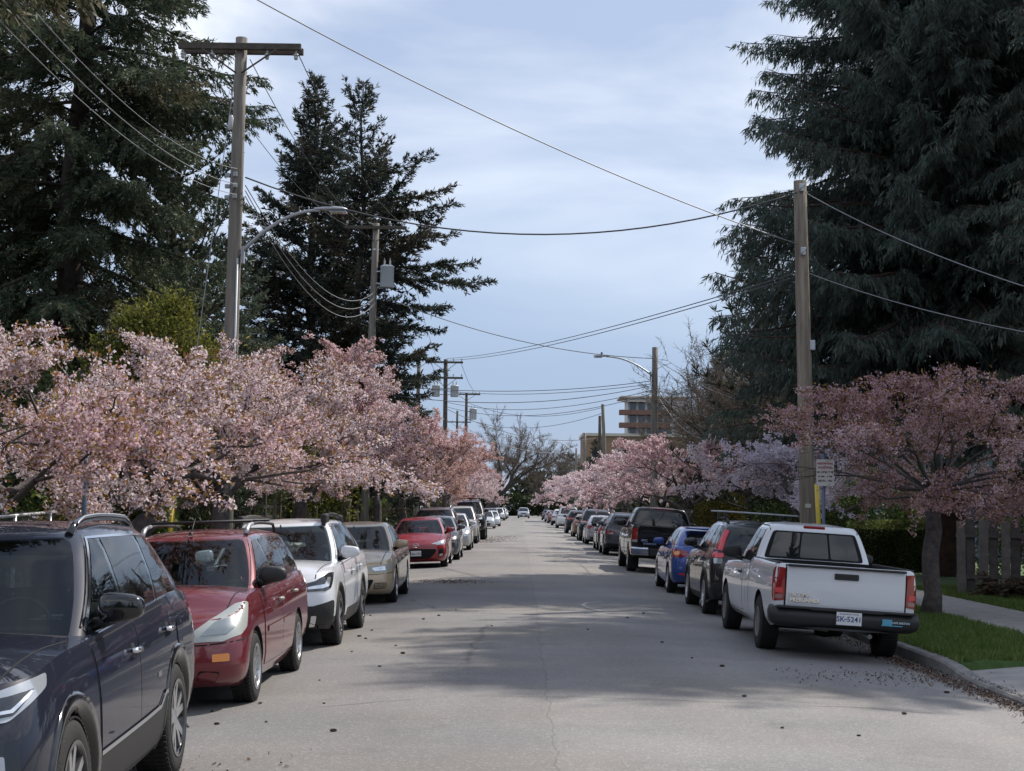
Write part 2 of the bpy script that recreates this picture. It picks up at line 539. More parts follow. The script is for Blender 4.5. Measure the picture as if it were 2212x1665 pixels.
litter('leaf_litter', [(3.2, 16.9), (4.1, 17.6), (4.7, 17.2)], 330, .42, M_litter)
litter('leaf_litter', [(-2.6, 7.5), (-2.1, 10.5)], 380, .35, M_litter)
litter('leaf_litter', [(-4.3, 10), (-4.3, 30), (-4.3, 60)], 5000, .18, M_litter)
litter('leaf_litter', [(-2.0, 36.5), (-1.3, 35.5)], 700, .45, M_litter)
litter('leaf_litter', [(-1.6, 75), (-1.2, 92)], 420, .5, M_litter, size=(.03, .08))
# fallen cones on the asphalt, one by one
def make_cone():
    g = Geo()
    r = random.Random(3)
    for k in range(30):
        t = k / 29; a = k * 2.4
        rad = .026 * math.sin(math.pi * (.12 + .8 * t)) + .004
        c = Vector((math.cos(a) * rad, t * .075 - .037, math.sin(a) * rad + .024))
        o = Vector((math.cos(a), .25, math.sin(a)))
        s = Vector((-math.sin(a), 0, math.cos(a))) * .011
        p = c - s; q = c + s; e = c + o * .014
        e2 = c - o * .01
        g.add([tuple(p), tuple(e), tuple(q), tuple(e2)], [(0, 1, 2, 3)])
    g.lathe([(.001, -.036), (.016, -.02), (.02, 0), (.013, .02), (.001, .036)], (0, 0, .024), (0, 1, 0), 8)
    return g.mesh('fallen_cone', mat('cone_scale', (.055, .035, .022), .9))
cone_me = make_cone()
cone_px = [(458, 1537), (562, 1520), (468, 1565), (575, 1560), (776, 1375), (790, 1380), (855, 1395), (870, 1412), (742, 1345),
           (803, 1362), (690, 1470), (720, 1580), (1690, 1573), (1855, 1590), (1953, 1543), (1608, 1505), (1495, 1422),
           (1560, 1440), (1430, 1388), (1270, 1360), (2105, 1487), (2127, 1492), (2152, 1503), (2080, 1465), (2045, 1497), (760, 1408),
           (800, 1330), (915, 1338), (948, 1330), (985, 1318), (700, 1520), (640, 1445), (820, 1440), (1062, 1352), (1355, 1335), (1390, 1325)]
for i, (px, py) in enumerate(cone_px):
    x, y = ground_at(px, py)
    o = link('fallen_cone', cone_me, None, (x, y, (-.105 if x > RXR else road_z(x)) + .001), (0, 0, i * 1.7))
    s = .32 + .36 * ((i * 37) % 10) / 10
    o.scale = (s * 1.35, s * .9, s * .6)
    lab = 'small brown fallen conifer cone lying on the grey asphalt'
    tag(o, lab, 'cone', 'fallen cones on the road')
# ------------------------------------------------------------------ cars: nose along +x, wheels on z = 0
def outline(xf, xr, w, af, ar, nf, nr, bow, K=(10, 34, 10)):
    """half plan outline from the nose centre round the left side to the tail centre"""
    P = []
    for k in range(K[0] + 1):
        th = math.pi / 2 * k / K[0]
        u = math.cos(th) ** (2 / nf) if k < K[0] else 0.0
        v = math.sin(th) ** (2 / nf)
        P.append((xf - af + af * u, w * v))
    x0, x1 = xf - af, xr + ar
    for k in range(1, K[1]):
        P.append((x0 + (x1 - x0) * k / K[1], w))
    for k in range(K[2] + 1):
        th = math.pi / 2 * (1 - k / K[2])
        u = math.cos(th) ** (2 / nr) if k > 0 else 0.0
        v = math.sin(th) ** (2 / nr) if k < K[2] else 0.0
        P.append((xr + ar - ar * u, w * v))
    xm, hl = (xf + xr) / 2, (xf - xr) / 2
    return [(x, y * (1 - bow * ((x - xm) / hl) ** 2)) for x, y in P]

class Shell:
    """closed smooth shell: plan outlines stacked by level, domed cap on top"""
    def __init__(s, levels, zb, zs, zt, af, ar, nf=2.6, nr=2.8, bow=.03, nl=16, nc=7, mats=None, K=(10, 34, 10), spine=.25):
        T = [l[0] for l in levels]
        s.xf, s.xr, s.hw = (pw([(l[0], l[i]) for l in levels]) for i in (1, 2, 3))
        s.zb, s.zs, s.zt = pw(zb), pw(zs), pw(zt)
        s.bow = bow
        V, F, MI = [], [], []
        ts = [T[0] + (T[-1] - T[0]) * k / nl for k in range(nl + 1)]
        def afv(t): return af if np.isscalar(af) else af[0] + (af[1] - af[0]) * t
        def arv(t): return ar if np.isscalar(ar) else ar[0] + (ar[1] - ar[0]) * t
        rings = []
        for t in ts:
            H = outline(float(s.xf(t)), float(s.xr(t)), float(s.hw(t)), afv(t), arv(t), nf, nr, bow, K)
            ring = H + [(x, -y) for x, y in H[-2:0:-1]]
            rings.append([(x, y, float(s.zb(x) + (s.zs(x) - s.zb(x)) * t)) for x, y in ring])
        top = rings[-1]
        xs = [p[0] for p in top]
        sf, sr = max(xs) - spine * 2, min(xs) + spine * 2
        for k in range(1, nc + 1):
            q = k / nc; g = 1 - (1 - q) ** 2.2
            ring = []
            for x, y, z in top:
                sx = min(max(x, sr), sf)
                x2, y2 = x + (sx - x) * q, y * (1 - q)
                z2 = z * (1 - g) + float(s.zt(x2)) * g
                ring.append((x2, y2, z2))
            rings.append(ring)
        n = len(top)
        for r in rings: V += r
        for j in range(len(rings) - 1):
            m = 0
            if mats and j < nl: m = mats(ts[j])
            for k in range(n):
                a, b = j * n + k, j * n + (k + 1) % n
                F.append((a, b, b + n, a + n)); MI.append(m)
        # bottom
        bot = len(V)
        xb = [p[0] for p in rings[0]]
        for x, y, z in rings[0]:
            V.append((min(max(x, min(xb) + .5), max(xb) - .5), 0, z))
        for k in range(n):
            F.append((k, bot + k, bot + (k + 1) % n, (k + 1) % n)); MI.append(1)
        bm = bmesh.new()
        bv = [bm.verts.new(v) for v in V]
        for f, m in zip(F, MI):
            try:
                q = bm.faces.new([bv[i] for i in f]); q.material_index = m; q.smooth = True
            except ValueError: pass
        bmesh.ops.remove_doubles(bm, verts=bm.verts, dist=.0008)
        bmesh.ops.dissolve_degenerate(bm, edges=bm.edges, dist=.0005)
        bmesh.ops.recalc_face_normals(bm, faces=bm.faces)
        s.bm = bm
        s.bvh = BVHTree.FromBMesh(bm)
    def z(s, x, t): return float(s.zb(x) + (s.zs(x) - s.zb(x)) * t)

def sharpen(me, deg=38):
    bm = bmesh.new(); bm.from_mesh(me)
    c = R_(deg)
    for e in bm.edges:
        if len(e.link_faces) == 2: e.smooth = e.calc_face_angle(0) < c
    bm.to_mesh(me); bm.free()

def boolean_cut(me, cutters, dark):
    """cut the meshes out of me; faces made by a cut take material index dark"""
    o = bpy.data.objects.new('tmp', me); COL.objects.link(o)
    cs = []
    for c in cutters:
        co = bpy.data.objects.new('tmpc', c); COL.objects.link(co)
        for p in c.polygons: p.material_index = dark
        md = o.modifiers.new('b', 'BOOLEAN'); md.operation = 'DIFFERENCE'; md.solver = 'EXACT'; md.object = co
        cs.append(co)
    bpy.context.view_layer.update()
    out = bpy.data.meshes.new_from_object(o.evaluated_get(bpy.context.evaluated_depsgraph_get()))
    for x in [o] + cs: bpy.data.objects.remove(x)
    return out

def rounded(pts, r, seg=4):
    P = [Vector(p) for p in pts]; n = len(P); out = []
    rs = r if isinstance(r, (list, tuple)) else [r] * n
    for i in range(n):
        a, b, c = P[i - 1], P[i], P[(i + 1) % n]
        q = rs[i]
        if q <= 0: out.append(b); continue
        q1 = min(q, (a - b).length * .48); q2 = min(q, (c - b).length * .48)
        s, e = b + (a - b).normalized() * q1, b + (c - b).normalized() * q2
        for k in range(seg + 1):
            t = k / seg
            out.append(s * (1 - t) ** 2 + b * 2 * t * (1 - t) + e * t * t)
    return out

def patch(bvh, pts, off=.004, thick=.008, res=.07, ctr=(0, 0, .7), g=None, m=0, normal=None, both=False):
    """a panel lying on a shell: the outline gridded, dropped onto the shell and given an edge"""
    P = [Vector(p) for p in pts]
    if normal is None:
        n = Vector((0, 0, 0))
        for i in range(len(P)): n += P[i - 1].cross(P[i])
        n.normalize()
        c = sum(P, Vector()) / len(P)
        if n.dot(c - Vector(ctr)) < 0: n = -n
    else: n = Vector(normal).normalized()
    c = sum(P, Vector()) / len(P)
    u = Vector((0, 0, 1)).cross(n)
    u = u.normalized() if u.length > .05 else Vector((0, 1, 0))
    w = n.cross(u)
    bm = bmesh.new()
    vs = [bm.verts.new(((p - c).dot(u), (p - c).dot(w), 0)) for p in P]
    f = bm.faces.new(vs)
    f.normal_update()
    if f.normal.z < 0: f.normal_flip()
    for ax in (0, 1):
        lo = min(v.co[ax] for v in bm.verts); hi = max(v.co[ax] for v in bm.verts)
        k = max(1, int((hi - lo) / res + .5))
        for i in range(1, k):
            pt = Vector((0, 0, 0)); pt[ax] = lo + (hi - lo) * i / k
            nn = Vector((0, 0, 0)); nn[ax] = 1
            bmesh.ops.bisect_plane(bm, geom=list(bm.verts) + list(bm.edges) + list(bm.faces), dist=1e-5, plane_co=pt, plane_no=nn)
    for v in bm.verts:
        p = c + u * v.co.x + w * v.co.y
        h = bvh.ray_cast(p + n * .6, -n, 1.4)
        if h[0] is None or abs((h[0] - p).dot(n)) > .35:
            h = bvh.find_nearest(p)
        v.co = h[0] + n * off
    bm.verts.index_update(); bm.edges.index_update()
    V = [tuple(v.co) for v in bm.verts]
    F = [[v.index for v in q.verts] for q in bm.faces]
    RV, RF = [], []
    for e in bm.edges:
        if e.is_boundary:
            l = e.link_loops[0]
            a_, b_ = l.vert.co, l.link_loop_next.vert.co
            k = len(RV)
            RV += [tuple(a_), tuple(b_), tuple(b_ - n * thick), tuple(a_ - n * thick)]
            RF.append((k + 1, k, k + 3, k + 2))
    bm.free()
    g = g or Geo()
    g.add(V, F, m, True)
    g.add(RV, RF, m, False)
    return g

def ribbon(bvh, pts, width=.008, off=.002, nrm=(0, 1, 0), g=None, m=0, step=.06):
    """thin line lying on a shell (panel gaps, trims)"""
    n = Vector(nrm).normalized()
    P = [Vector(p) for p in pts]; Q = [P[0]]
    for a, b in zip(P, P[1:]):
        k = max(1, int((b - a).length / step))
        Q += [a.lerp(b, (i + 1) / k) for i in range(k)]
    V = []
    for i, p in enumerate(Q):
        t = (Q[min(i + 1, len(Q) - 1)] - Q[max(i - 1, 0)]).normalized()
        s = t.cross(n).normalized() * width / 2
        for q in (p - s, p + s):
            h = bvh.ray_cast(q + n * .6, -n, 1.4)
            if h[0] is None: h = bvh.find_nearest(q)
            V.append(tuple(h[0] + n * off))
    F = [(2 * i, 2 * i + 1, 2 * i + 3, 2 * i + 2) for i in range(len(Q) - 1)]
    g = g or Geo()
    g.add(V, F, m, True)
    return g

def flip(pts): return [(p[0], -p[1], p[2]) for p in pts]

# ---- car materials
def paint(name, col, metal=.25, rough=.32):
    dk = max(col) < .03
    return mat('paint_' + name, col, rough, 0.0 if dk else metal, coat=.85 if dk else 1.0, spec=.12 if dk else .5, coat_rough=.015)
M_glass = mat('car_glass', (.010, .013, .014), .02, 0, coat=0.0, spec=.62)
M_glass.node_tree.nodes['Principled BSDF'].inputs['IOR'].default_value = 1.52
def see_glass(name, tint, ior=1.52):
    m = bpy.data.materials.new(name); m.use_nodes = True
    N, L = m.node_tree.nodes, m.node_tree.links; N.clear()
    o = N.new('ShaderNodeOutputMaterial'); t = N.new('ShaderNodeBsdfTransparent'); t.inputs['Color'].default_value = (*tint, 1)
    gl = N.new('ShaderNodeBsdfGlossy'); gl.inputs['Roughness'].default_value = .015
    f = N.new('ShaderNodeFresnel'); f.inputs['IOR'].default_value = ior
    mx = N.new('ShaderNodeMixShader')
    L.new(f.outputs[0], mx.inputs[0]); L.new(t.outputs[0], mx.inputs[1]); L.new(gl.outputs[0], mx.inputs[2]); L.new(mx.outputs[0], o.inputs['Surface'])
    return m
M_see = see_glass('window_glass', (.62, .70, .68))
M_cab = mat('cabin_lining', (.035, .035, .037), .9)
M_seat = mat('seat_cloth', (.045, .045, .050), .9)
M_dark = mat('underbody', (.008, .008, .009), .9)
M_plas = mat('black_plastic', (.018, .018, .019), .55)
M_gloss = mat('gloss_black', (.008, .008, .009), .12, coat=.6)
M_chrome = mat('chrome', (.75, .76, .78), .12, 1.0)
M_alloy = mat('alloy', (.55, .56, .57), .28, .9)
M_alloyd = mat('dark_alloy', (.05, .05, .055), .35, .6)
M_tyre = mat('rubber', (.014, .014, .014), .85, bump=.3, bscale=60)
M_lens = mat('clear_lens', (.42, .45, .48), .08, .35, coat=1.0)
M_lensd = mat('dark_lens', (.035, .038, .042), .06, .2, coat=1.0)
M_haze = mat('hazy_lens', (.36, .38, .36), .32, .1, coat=.4)
M_led = mat('lamp_reflector', (.75, .78, .80), .15, .8)
M_red = mat('red_lens', (.26, .010, .012), .1, coat=1.0)
M_redb = mat('bright_red_lens', (.62, .018, .03), .15, coat=1.0)
M_amber = mat('amber_lens', (.80, .26, .015), .15, coat=1.0)
M_white = mat('white_plate', (.72, .73, .74), .4)
M_blue = mat('plate_blue', (.03, .05, .16), .5)
M_steel = mat('galvanised', (.42, .44, .46), .42, .6, var=.12, scale=4)
M_gap = mat('panel_gap', (.006, .006, .007), .9)

def wheel_parts(R, rimR, w, style, hub=M_alloy, back=M_alloyd):
    """tyre and rim meshes centred on the hub, outer face towards +y"""
    t = Geo()
    pr = [(rimR - .005, -w / 2 + .01), (rimR + .012, -w / 2), (R - .05, -w / 2 - .004), (R - .018, -w / 2 + .012), (R - .002, -w / 2 + .04),
          (R, 0), (R - .002, w / 2 - .04), (R - .018, w / 2 - .012), (R - .05, w / 2 + .004), (rimR + .012, w / 2), (rimR - .005, w / 2 - .01)]
    t.lathe(pr, (0, 0, 0), (0, 1, 0), 40)
    for k in range(56):                     # tread blocks along both shoulders
        a = 2 * math.pi * k / 56
        for yy in (-w / 2 + .035, -w * .16, w * .16, w / 2 - .035):
            t.box((math.cos(a) * (R + .000), yy, math.sin(a) * (R + .000)), (.010, w * .22, R * .075), 0, ry=-a)
    r = Geo()
    d = w / 2
    r.lathe([(rimR + .008, d + .004), (rimR - .012, d + .006), (rimR - .02, d - .008), (rimR - .035, d - .05)], (0, 0, 0), (0, 1, 0), 36, 1 if back.name == 'gloss_black' else 0)
    r.lathe([(rimR - .035, d - .05), (rimR - .05, -d + .06), (.001, -d + .07)], (0, 0, 0), (0, 1, 0), 36, 1)
    r.lathe([(.001, d - .012), (.045, d - .012), (.062, d - .022), (.07, d - .05)], (0, 0, 0), (0, 1, 0), 20, 0)
    r.lathe([(.15, d - .085), (.14, d - .075), (.001, d - .075)], (0, 0, 0), (0, 1, 0), 24, 2)
    n, pair, w0, w1 = {'five': (5, 0, .075, .05), 'twin5': (5, .10, .050, .044), 'ten': (10, 0, .038, .026), 'seven': (7, 0, .05, .034),
                       'six': (6, 0, .085, .06), 'steel': (8, 0, .13, .10), 'multi': (14, 0, .026, .018)}[style]
    for k in range(n):
        for s in ((-pair, pair) if pair else (0,)):
            a0 = 2 * math.pi * k / n + .2 + s * 1.9; a1 = 2 * math.pi * k / n + .2 + s * 2.3
            def pt(rr, a, off, y):
                c, q = math.cos(a), math.sin(a)
                return (c * rr - q * off, y, q * rr + c * off)
            r0, r1 = .045, rimR - .012
            V = []
            for rr, a, ww, y in ((r0, a0, w0, d - .016), ((r0 + r1) / 2, (a0 + a1) / 2, (w0 + w1) / 2, d - .010), (r1, a1, w1, d - .004)):
                V += [pt(rr, a, -ww / 2, y), pt(rr, a, ww / 2, y), pt(rr, a, ww / 2 * .8, y - .045), pt(rr, a, -ww / 2 * .8, y - .045)]
            F = []
            for j in (0, 4):
                for i in range(4):
                    i2 = (i + 1) % 4
                    F.append((j + i, j + i2, j + 4 + i2, j + 4 + i))
            r.add(V, F, 0, False)
            if style in ('twin5', 'five'):        # dark pockets beside the machined face
                pass
    return t.mesh('tyre', M_tyre), r.mesh('wheel', [hub, back, M_gap])

def mirror_geo(x, y, z, side, big=1.0, body=0, fold=1.0):
    """door mirror housing with stalk; side +1 left"""
    bm = bmesh.new()
    bmesh.ops.create_uvsphere(bm, u_segments=14, v_segments=8, radius=1)
    V = []
    for v in bm.verts:
        p = v.co
        q = lambda a: math.copysign(abs(a) ** .62, a)
        sx, sy, sz = .075, .125 * big, .078 * big
        px = q(p.x) * sx * (1.0 if p.x > 0 else .45)
        py = q(p.y) * sy
        pz = q(p.z) * sz * (1 - .18 * (py / sy))
        V.append((x + px, y + side * (py + .115 * big), z + pz))
    bm.verts.index_update()
    F = [[v.index for v in f.verts] for f in bm.faces]
    bm.free()
    g = Geo()
    g.add(V, F, body, True)
    g.tube([(x - .01, y - side * .03, z - .085 * big), (x, y + side * .04, z - .07 * big), (x, y + side * .1, z - .05 * big)], [.035, .03, .028], 8, 1)
    return g

def plate_part(root, text, pos, right, up, w=.305, h=.152, small=None):
    r = Vector(right).normalized(); u = Vector(up).normalized(); n = r.cross(u)
    g = Geo(); c = Vector(pos)
    V = []
    for k in (0, 1):
        for a, b in ((-1, -1), (1, -1), (1, 1), (-1, 1)):
            V.append(tuple(c + r * a * w / 2 + u * b * h / 2 + n * (.006 * k)))
    g.add(V, [(0, 3, 2, 1), (4, 5, 6, 7), (0, 1, 5, 4), (1, 2, 6, 5), (2, 3, 7, 6), (3, 0, 4, 7)])
    pl = g.build('licence_plate', M_white, root)
    if text:
        me = text_mesh('plate_lettering', text, .092, M_blue, .0015, bold=.0012)
        place_text(me, tuple(c + n * .0075 - u * .012), r, u)
        link('plate_lettering', me, pl)
    if small:
        me = text_mesh('plate_lettering', small, .022, M_blue, .001)
        place_text(me, tuple(c + n * .0075 + u * .053), r, u)
        link('plate_lettering', me, pl)
    return pl
class Car: pass
_wheel_cache = {}

def open_cabin(C, gl, gb, gs, gt, cut, g):
    """hollow the cabin, open its windows and furnish it"""
    S, root, G = C.S, C.root, C.gh
    inn = Shell([(t, a - .07, b + .06, w - .055) for t, a, b, w in gl], [(x, z - .25) for x, z in gb], [(x, z - .045) for x, z in gs], [(x, z - .05) for x, z in gt],
                max(.05, C.gaf - .03), max(.05, C.gar - .03), C.gnf, C.gnr, .03, 10, 5, K=(8, 16, 8), spine=.2)
    im = bpy.data.meshes.new('i'); inn.bm.to_mesh(im); inn.bm.free()
    cs = [im]
    for poly, n in cut:
        n = Vector(n).normalized(); P = [Vector(p) for p in poly]; c = sum(P, Vector()) / len(P)
        Q = []
        for p in P:
            d = c - p; Q.append(p + d.normalized() * min(.022, d.length * .3))
        k = len(Q)
        V = [q + n * .16 for q in Q] + [q - n * .16 for q in Q] + [c + n * .16, c - n * .16]
        F = [(i, (i + 1) % k, 2 * k) for i in range(k)] + [(k + (i + 1) % k, k + i, 2 * k + 1) for i in range(k)] + [(i, k + i, k + (i + 1) % k, (i + 1) % k) for i in range(k)]
        bm = bmesh.new(); bv = [bm.verts.new(v) for v in V]
        for f in F: bm.faces.new([bv[i] for i in f])
        bmesh.ops.remove_doubles(bm, verts=bm.verts, dist=.0005)
        bmesh.ops.recalc_face_normals(bm, faces=bm.faces)
        cm = bpy.data.meshes.new('p'); bm.to_mesh(cm); bm.free(); cs.append(cm)
    res = boolean_cut(C.gm, cs, 1)
    zmax = max((v.co.z for v in res.vertices), default=0)
    if len(res.polygons) < 300 or zmax < S['H'] - .2:
        print('cabin cut failed', S['paint'].name, len(res.polygons)); res = C.gm
    res.materials.clear(); res.materials.append(S['paint']); res.materials.append(M_cab)
    sharpen(res, 40)
    C.cabin = link('cabin', res, root)
    cl = g('seat', M_seat); zb = (S['hc'] + S['hb']) / 2
    for x, y, w in ((-.28, .37, .46), (-.28, -.37, .46), (-1.12, .36, .5), (-1.12, -.36, .5)):
        q = Geo(); q.box((x, y, zb - .16), (.13, w, .62), 0, ry=-.18, bevel=.05); so = q.build('seat', cl, root)
        q = Geo(); q.box((x - .055, y, zb + .235), (.09, .25, .17), 0, ry=-.1, bevel=.035); q.build('headrest', cl, so)
    q = Geo(); st = [( .42 - .10 * math.sin(a), .37 + .185 * math.cos(a), zb - .03 + .16 * math.sin(a)) for a in [2 * math.pi * k / 24 for k in range(25)]]
    q.tube(st, .016, 6, caps=False); q.tube([st[0], st[12]], .018, 5); q.build('steering_wheel', M_plas, root)
    q = Geo(); q.box((S['xw'] + .02, 0, S['H'] - .17), (.03, .22, .06), 0, bevel=.012); q.tube([(S['xw'] + .03, 0, S['H'] - .14), (S['xw'] + .05, 0, S['H'] - .08)], .01, 5); q.build('rear_view_mirror', M_plas, root)
    q = Geo(); q.box((S['xc'] - .42, 0, zb - .06), (.36, 1.3, .16), 0, bevel=.05); q.build('dashboard', M_plas, root)

def make_car(name, label, x, y, S, toward=False, group=None, yaw=0.0, cat='car'):
    """S: measures of the car. toward: nose to the camera (left kerb) or away (right kerb)"""
    C = Car(); C.S = S
    g = S.get
    wb, W, H, R = S['wb'], S['W'], S['H'], S['R']
    hw = W / 2; C.hw = hw
    N = wb / 2 + S['foh']; T = -wb / 2 - S['roh']; C.N, C.T = N, T
    C.af_, C.ar_ = wb / 2, -wb / 2
    clr = g('clr', .2)
    hn, hc, hb = S['hn'], S['hc'], S['hb']
    xc, xw, xre, xrb = S['xc'], S['xw'], S['xre'], S['xrb']
    hd = g('hd', hb)
    slope = .015 * abs(x - RXC)
    rz = road_z(x)
    root = empty(name, (x, y, rz), (slope * .9, 0, R_(-90 if toward else 90) + yaw))
    tag(root, label, cat, group)
    C.root = root
    pm = S['paint']
    clad = g('clad', 0.0)
    low_levels = g('low') or [(0, N - .16, T + .13, hw - .09), (.12, N - .05, T + .04, hw - .03), (.35, N, T, hw - .003),
                              (.6, N - .012, T + .004, hw), (.85, N - .06, T + .035, hw - .02), (1, N - .15, T + .10, hw - .06)]
    if g('bed') and not g('low'):
        low_levels = [(0, N - .16, T + .06, hw - .10), (.12, N - .05, T + .03, hw - .035), (.35, N, T + .012, hw - .006), (.6, N - .012, T + .004, hw), (.85, N - .05, T, hw - .012), (.97, N - .11, T, hw - .03), (1, N - .13, T + .012, hw - .045)]
    zb = g('zb') or [(T, clr + .14), (T + .7, clr + .04), (0, clr), (N - .7, clr + .01), (N, clr + .05)]
    zs = g('zs') or [(T, hd - .06), (T + .35, hd - .01), (xrb + .1 if hd != hb else T + .6, hb), (-.2, (hc + hb) / 2 - .01), (xc, hc - .02), (xc + .35, hc - .035),
                     (N - .35, hn + .02), (N - .12, hn - .02)]
    zt = g('zt') or [(T, hd), (T + .4, hd + .02), (-.2, (hc + hb) / 2 + .01), (xc, hc + .045), (xc + .35, hc + .035), (N - .4, hn + .075), (N - .16, hn + .01)]
    if g('bed'):
        bx0, bx1 = g('bed')
        zs = [(T, hd - .005), (bx1 - .02, hd), (bx1 + .05, hd - .012), (bx1 + .35, hb - .01), (-.1, hb - .015), (xc, hc - .02), (xc + .35, hc - .035), (N - .35, hn + .02), (N - .12, hn - .02)]
        zt = [(T, hd), (bx1 + .05, hd), (bx1 + .35, hb + .01), (xc, hc + .045), (xc + .35, hc + .035), (N - .4, hn + .075), (N - .16, hn + .01)]
    C.low = Shell(low_levels, zb, zs, zt, g('afl', (.42, .5)), g('arl', (.25, .3)), g('nfl', 2.7), g('nrl', 3.0), .02, 18, 8,
                  mats=lambda t: 2 if t < clad else 0)
    me = bpy.data.meshes.new('body')
    C.low.bm.to_mesh(me); C.low.bm.free()
    cutters = []
    Ra = R + g('gapR', .05); C.Ra = Ra
    for ax in (C.af_, C.ar_):
        for s in (-1, 1):
            c = Geo()
            d, K2 = .36, 28
            pr = [(ax + Ra * math.cos(math.pi * k / K2), R + Ra * math.sin(math.pi * k / K2)) for k in range(K2 + 1)] + [(ax - Ra * .99, -.3), (ax + Ra * .99, -.3)]
            nn = len(pr)
            V = [(px, s * (hw - .26), pz) for px, pz in pr] + [(px, s * (hw - .26 + d), pz) for px, pz in pr]
            c.add(V, [tuple(range(nn)), tuple(range(2 * nn - 1, nn - 1, -1))] + [(k, (k + 1) % nn, nn + (k + 1) % nn, nn + k) for k in range(nn)])
            cm = c.mesh('c', M_dark)
            bm = bmesh.new(); bm.from_mesh(cm)
            bmesh.ops.recalc_face_normals(bm, faces=bm.faces)
            bm.to_mesh(cm); bm.free()
            cutters.append(cm)
    if g('bed'):
        bx0, bx1 = g('bed')
        c = Geo(); c.box(((bx0 + bx1) / 2, 0, hd - .42 + .5), (bx1 - bx0, W - .26, 1.0))
        cutters.append(c.mesh('c', M_dark))
    for mm in (pm, M_dark, M_plas): me.materials.append(mm)
    me2 = boolean_cut(me, cutters, 1)
    for f in me2.polygons:
        cx, cy, cz = f.center
        if f.material_index == 0:
            for ax in (C.af_, C.ar_):
                dd = math.hypot(cx - ax, cz - R)
                if dd < Ra - .004 or (abs(dd - Ra) < .006 and abs(f.normal.y) < .3): f.material_index = 1
    if g('see'):
        for f in me2.polygons:
            cx, cy, cz = f.center
            if f.normal.z > .4 and xrb + .16 < cx < xc - .10 and abs(cy) < hw - .13 and cz > .6: f.material_index = 1
    sharpen(me2, 34)
    body = link('body', me2, root); C.body = body
    # greenhouse
    gl = g('gh') or [(0, xc, xrb, hw - .075), (.3, xc + (xw - xc) * .31, xrb + (xre - xrb) * .22, hw - .115), (.65, xc + (xw - xc) * .66, xrb + (xre - xrb) * .58, hw - .19),
                     (.9, xc + (xw - xc) * .91, xrb + (xre - xrb) * .88, hw - .262), (1, xw - .03, xre + .03, hw - .315)]
    gb = g('gb') or [(xrb, hb - .07), (0, (hc + hb) / 2 - .06), (xc, hc - .03)]
    gs = g('gs') or [(xre, H - g('rdrop', .09)), (xre + .5, H - .055), ((xw + xre) / 2 + .2, H - .04), (xw, H - .075)]
    gt = g('gt') or [(xre, H - g('rdrop', .09) + .03), (xre + .5, H - .01), ((xw + xre) / 2 + .2, H), (xw, H - .045)]
    C.gaf, C.gar, C.gnf, C.gnr = g('gaf', .26), g('gar', .22), 2.8, 3.4
    C.gh = Shell(gl, gb, gs, gt, C.gaf, C.gar, C.gnf, C.gnr, .03, 16, 7, spine=.22)
    gm = bpy.data.meshes.new('cabin')
    C.gh.bm.to_mesh(gm); C.gh.bm.free()
    gm.materials.append(pm); gm.materials.append(M_dark)
    C.gm = gm
    if not g('see'):
        sharpen(gm, 40)
        C.cabin = link('cabin', gm, root)
    G = C.gh
    # ---- windows
    sl = g('slant', .10)
    tb, tt = g('wt', (.13, .90))
    def front_line(t): return float(G.xf(t)) - C.gaf * .62 - g('apil', .10) + .06 * (1 - t)
    def rear_line(t): return float(G.xr(t)) + g('cpil', .22) + g('cpil2', .0) * (1 - t)
    pil = g('pil', [0.0, -.85])
    lines = [front_line] + [(lambda t, p=p: p + (sl * (.5 - t) if g('slant_all', 1) else 0)) for p in pil] + [rear_line]
    def wp(f, t, s):
        xx = f(t)
        return (xx, s * float(G.hw(t)), G.z(xx, t))
    pg = g('pgap', .028)
    C.windows = []
    cut = []          # pane outlines with their outward normals
    GLS = M_see if g('see') else M_glass
    for s in (1, -1):
        # dark surround under all the side panes of this side
        ts = [tb - .035 + (tt + .03 - tb + .035) * k / 8 for k in range(9)]
        out = [wp(lambda t: front_line(t) + .035, t, s) for t in ts] + [wp(lambda t: rear_line(t) - .035, t, s) for t in reversed(ts)]
        if not g('see'):
            sur = patch(G.bvh, rounded(out, .03), .0025, .004, .12, normal=(0, s, .25))
            sur.build('window_surround', g('surround', M_gloss), root)
        else:
            rb = Geo(); ribbon(G.bvh, out + [out[0]], .05, .003, (0, s, .25), rb); rb.build('window_surround', M_gloss, root)
            for f1 in lines[1:-1]:
                ts = [tb - .02 + (tt + .02 - tb + .02) * k / 6 for k in range(7)]
                pl = [wp(lambda t: f1(t) + pg + .012, t, s) for t in ts] + [wp(lambda t: f1(t) - pg - .012, t, s) for t in reversed(ts)]
                patch(G.bvh, pl, .004, .006, .1, normal=(0, s, .25)).build('window_pillar', M_gloss, root)
        if g('winchrome'):
            rb = Geo()
            ribbon(G.bvh, out + [out[0]], .016, .006, (0, s, .25), rb)
            rb.build('window_trim', M_chrome, root)
        for i in range(len(lines) - 1):
            f1, f2 = lines[i], lines[i + 1]
            ts = [tb + (tt - tb) * k / 6 for k in range(7)]
            L1 = [wp(lambda t: f1(t) - (pg if i else 0), t, s) for t in ts]
            L2 = [wp(lambda t: f2(t) + (pg if i < len(lines) - 2 else 0), t, s) for t in reversed(ts)]
            if L1[-1][0] <= L2[0][0] + .02:      # lines cross near the top: a triangular pane
                L1 = [q for q, r in zip(L1, reversed(L2)) if q[0] > r[0] + .03]; L2 = L2[len(ts) - len(L1):]
                if len(L1) < 2: continue
            poly = L1 + L2
            patch(G.bvh, rounded(poly, [.035 if k in (0, len(L1) - 1, len(L1), len(poly) - 1) else 0 for k in range(len(poly))], 4),
                  .006, .006, .09, normal=(0, s, .25)).build('side_window', GLS, root)
            cut.append((poly, (0, s, .25)))
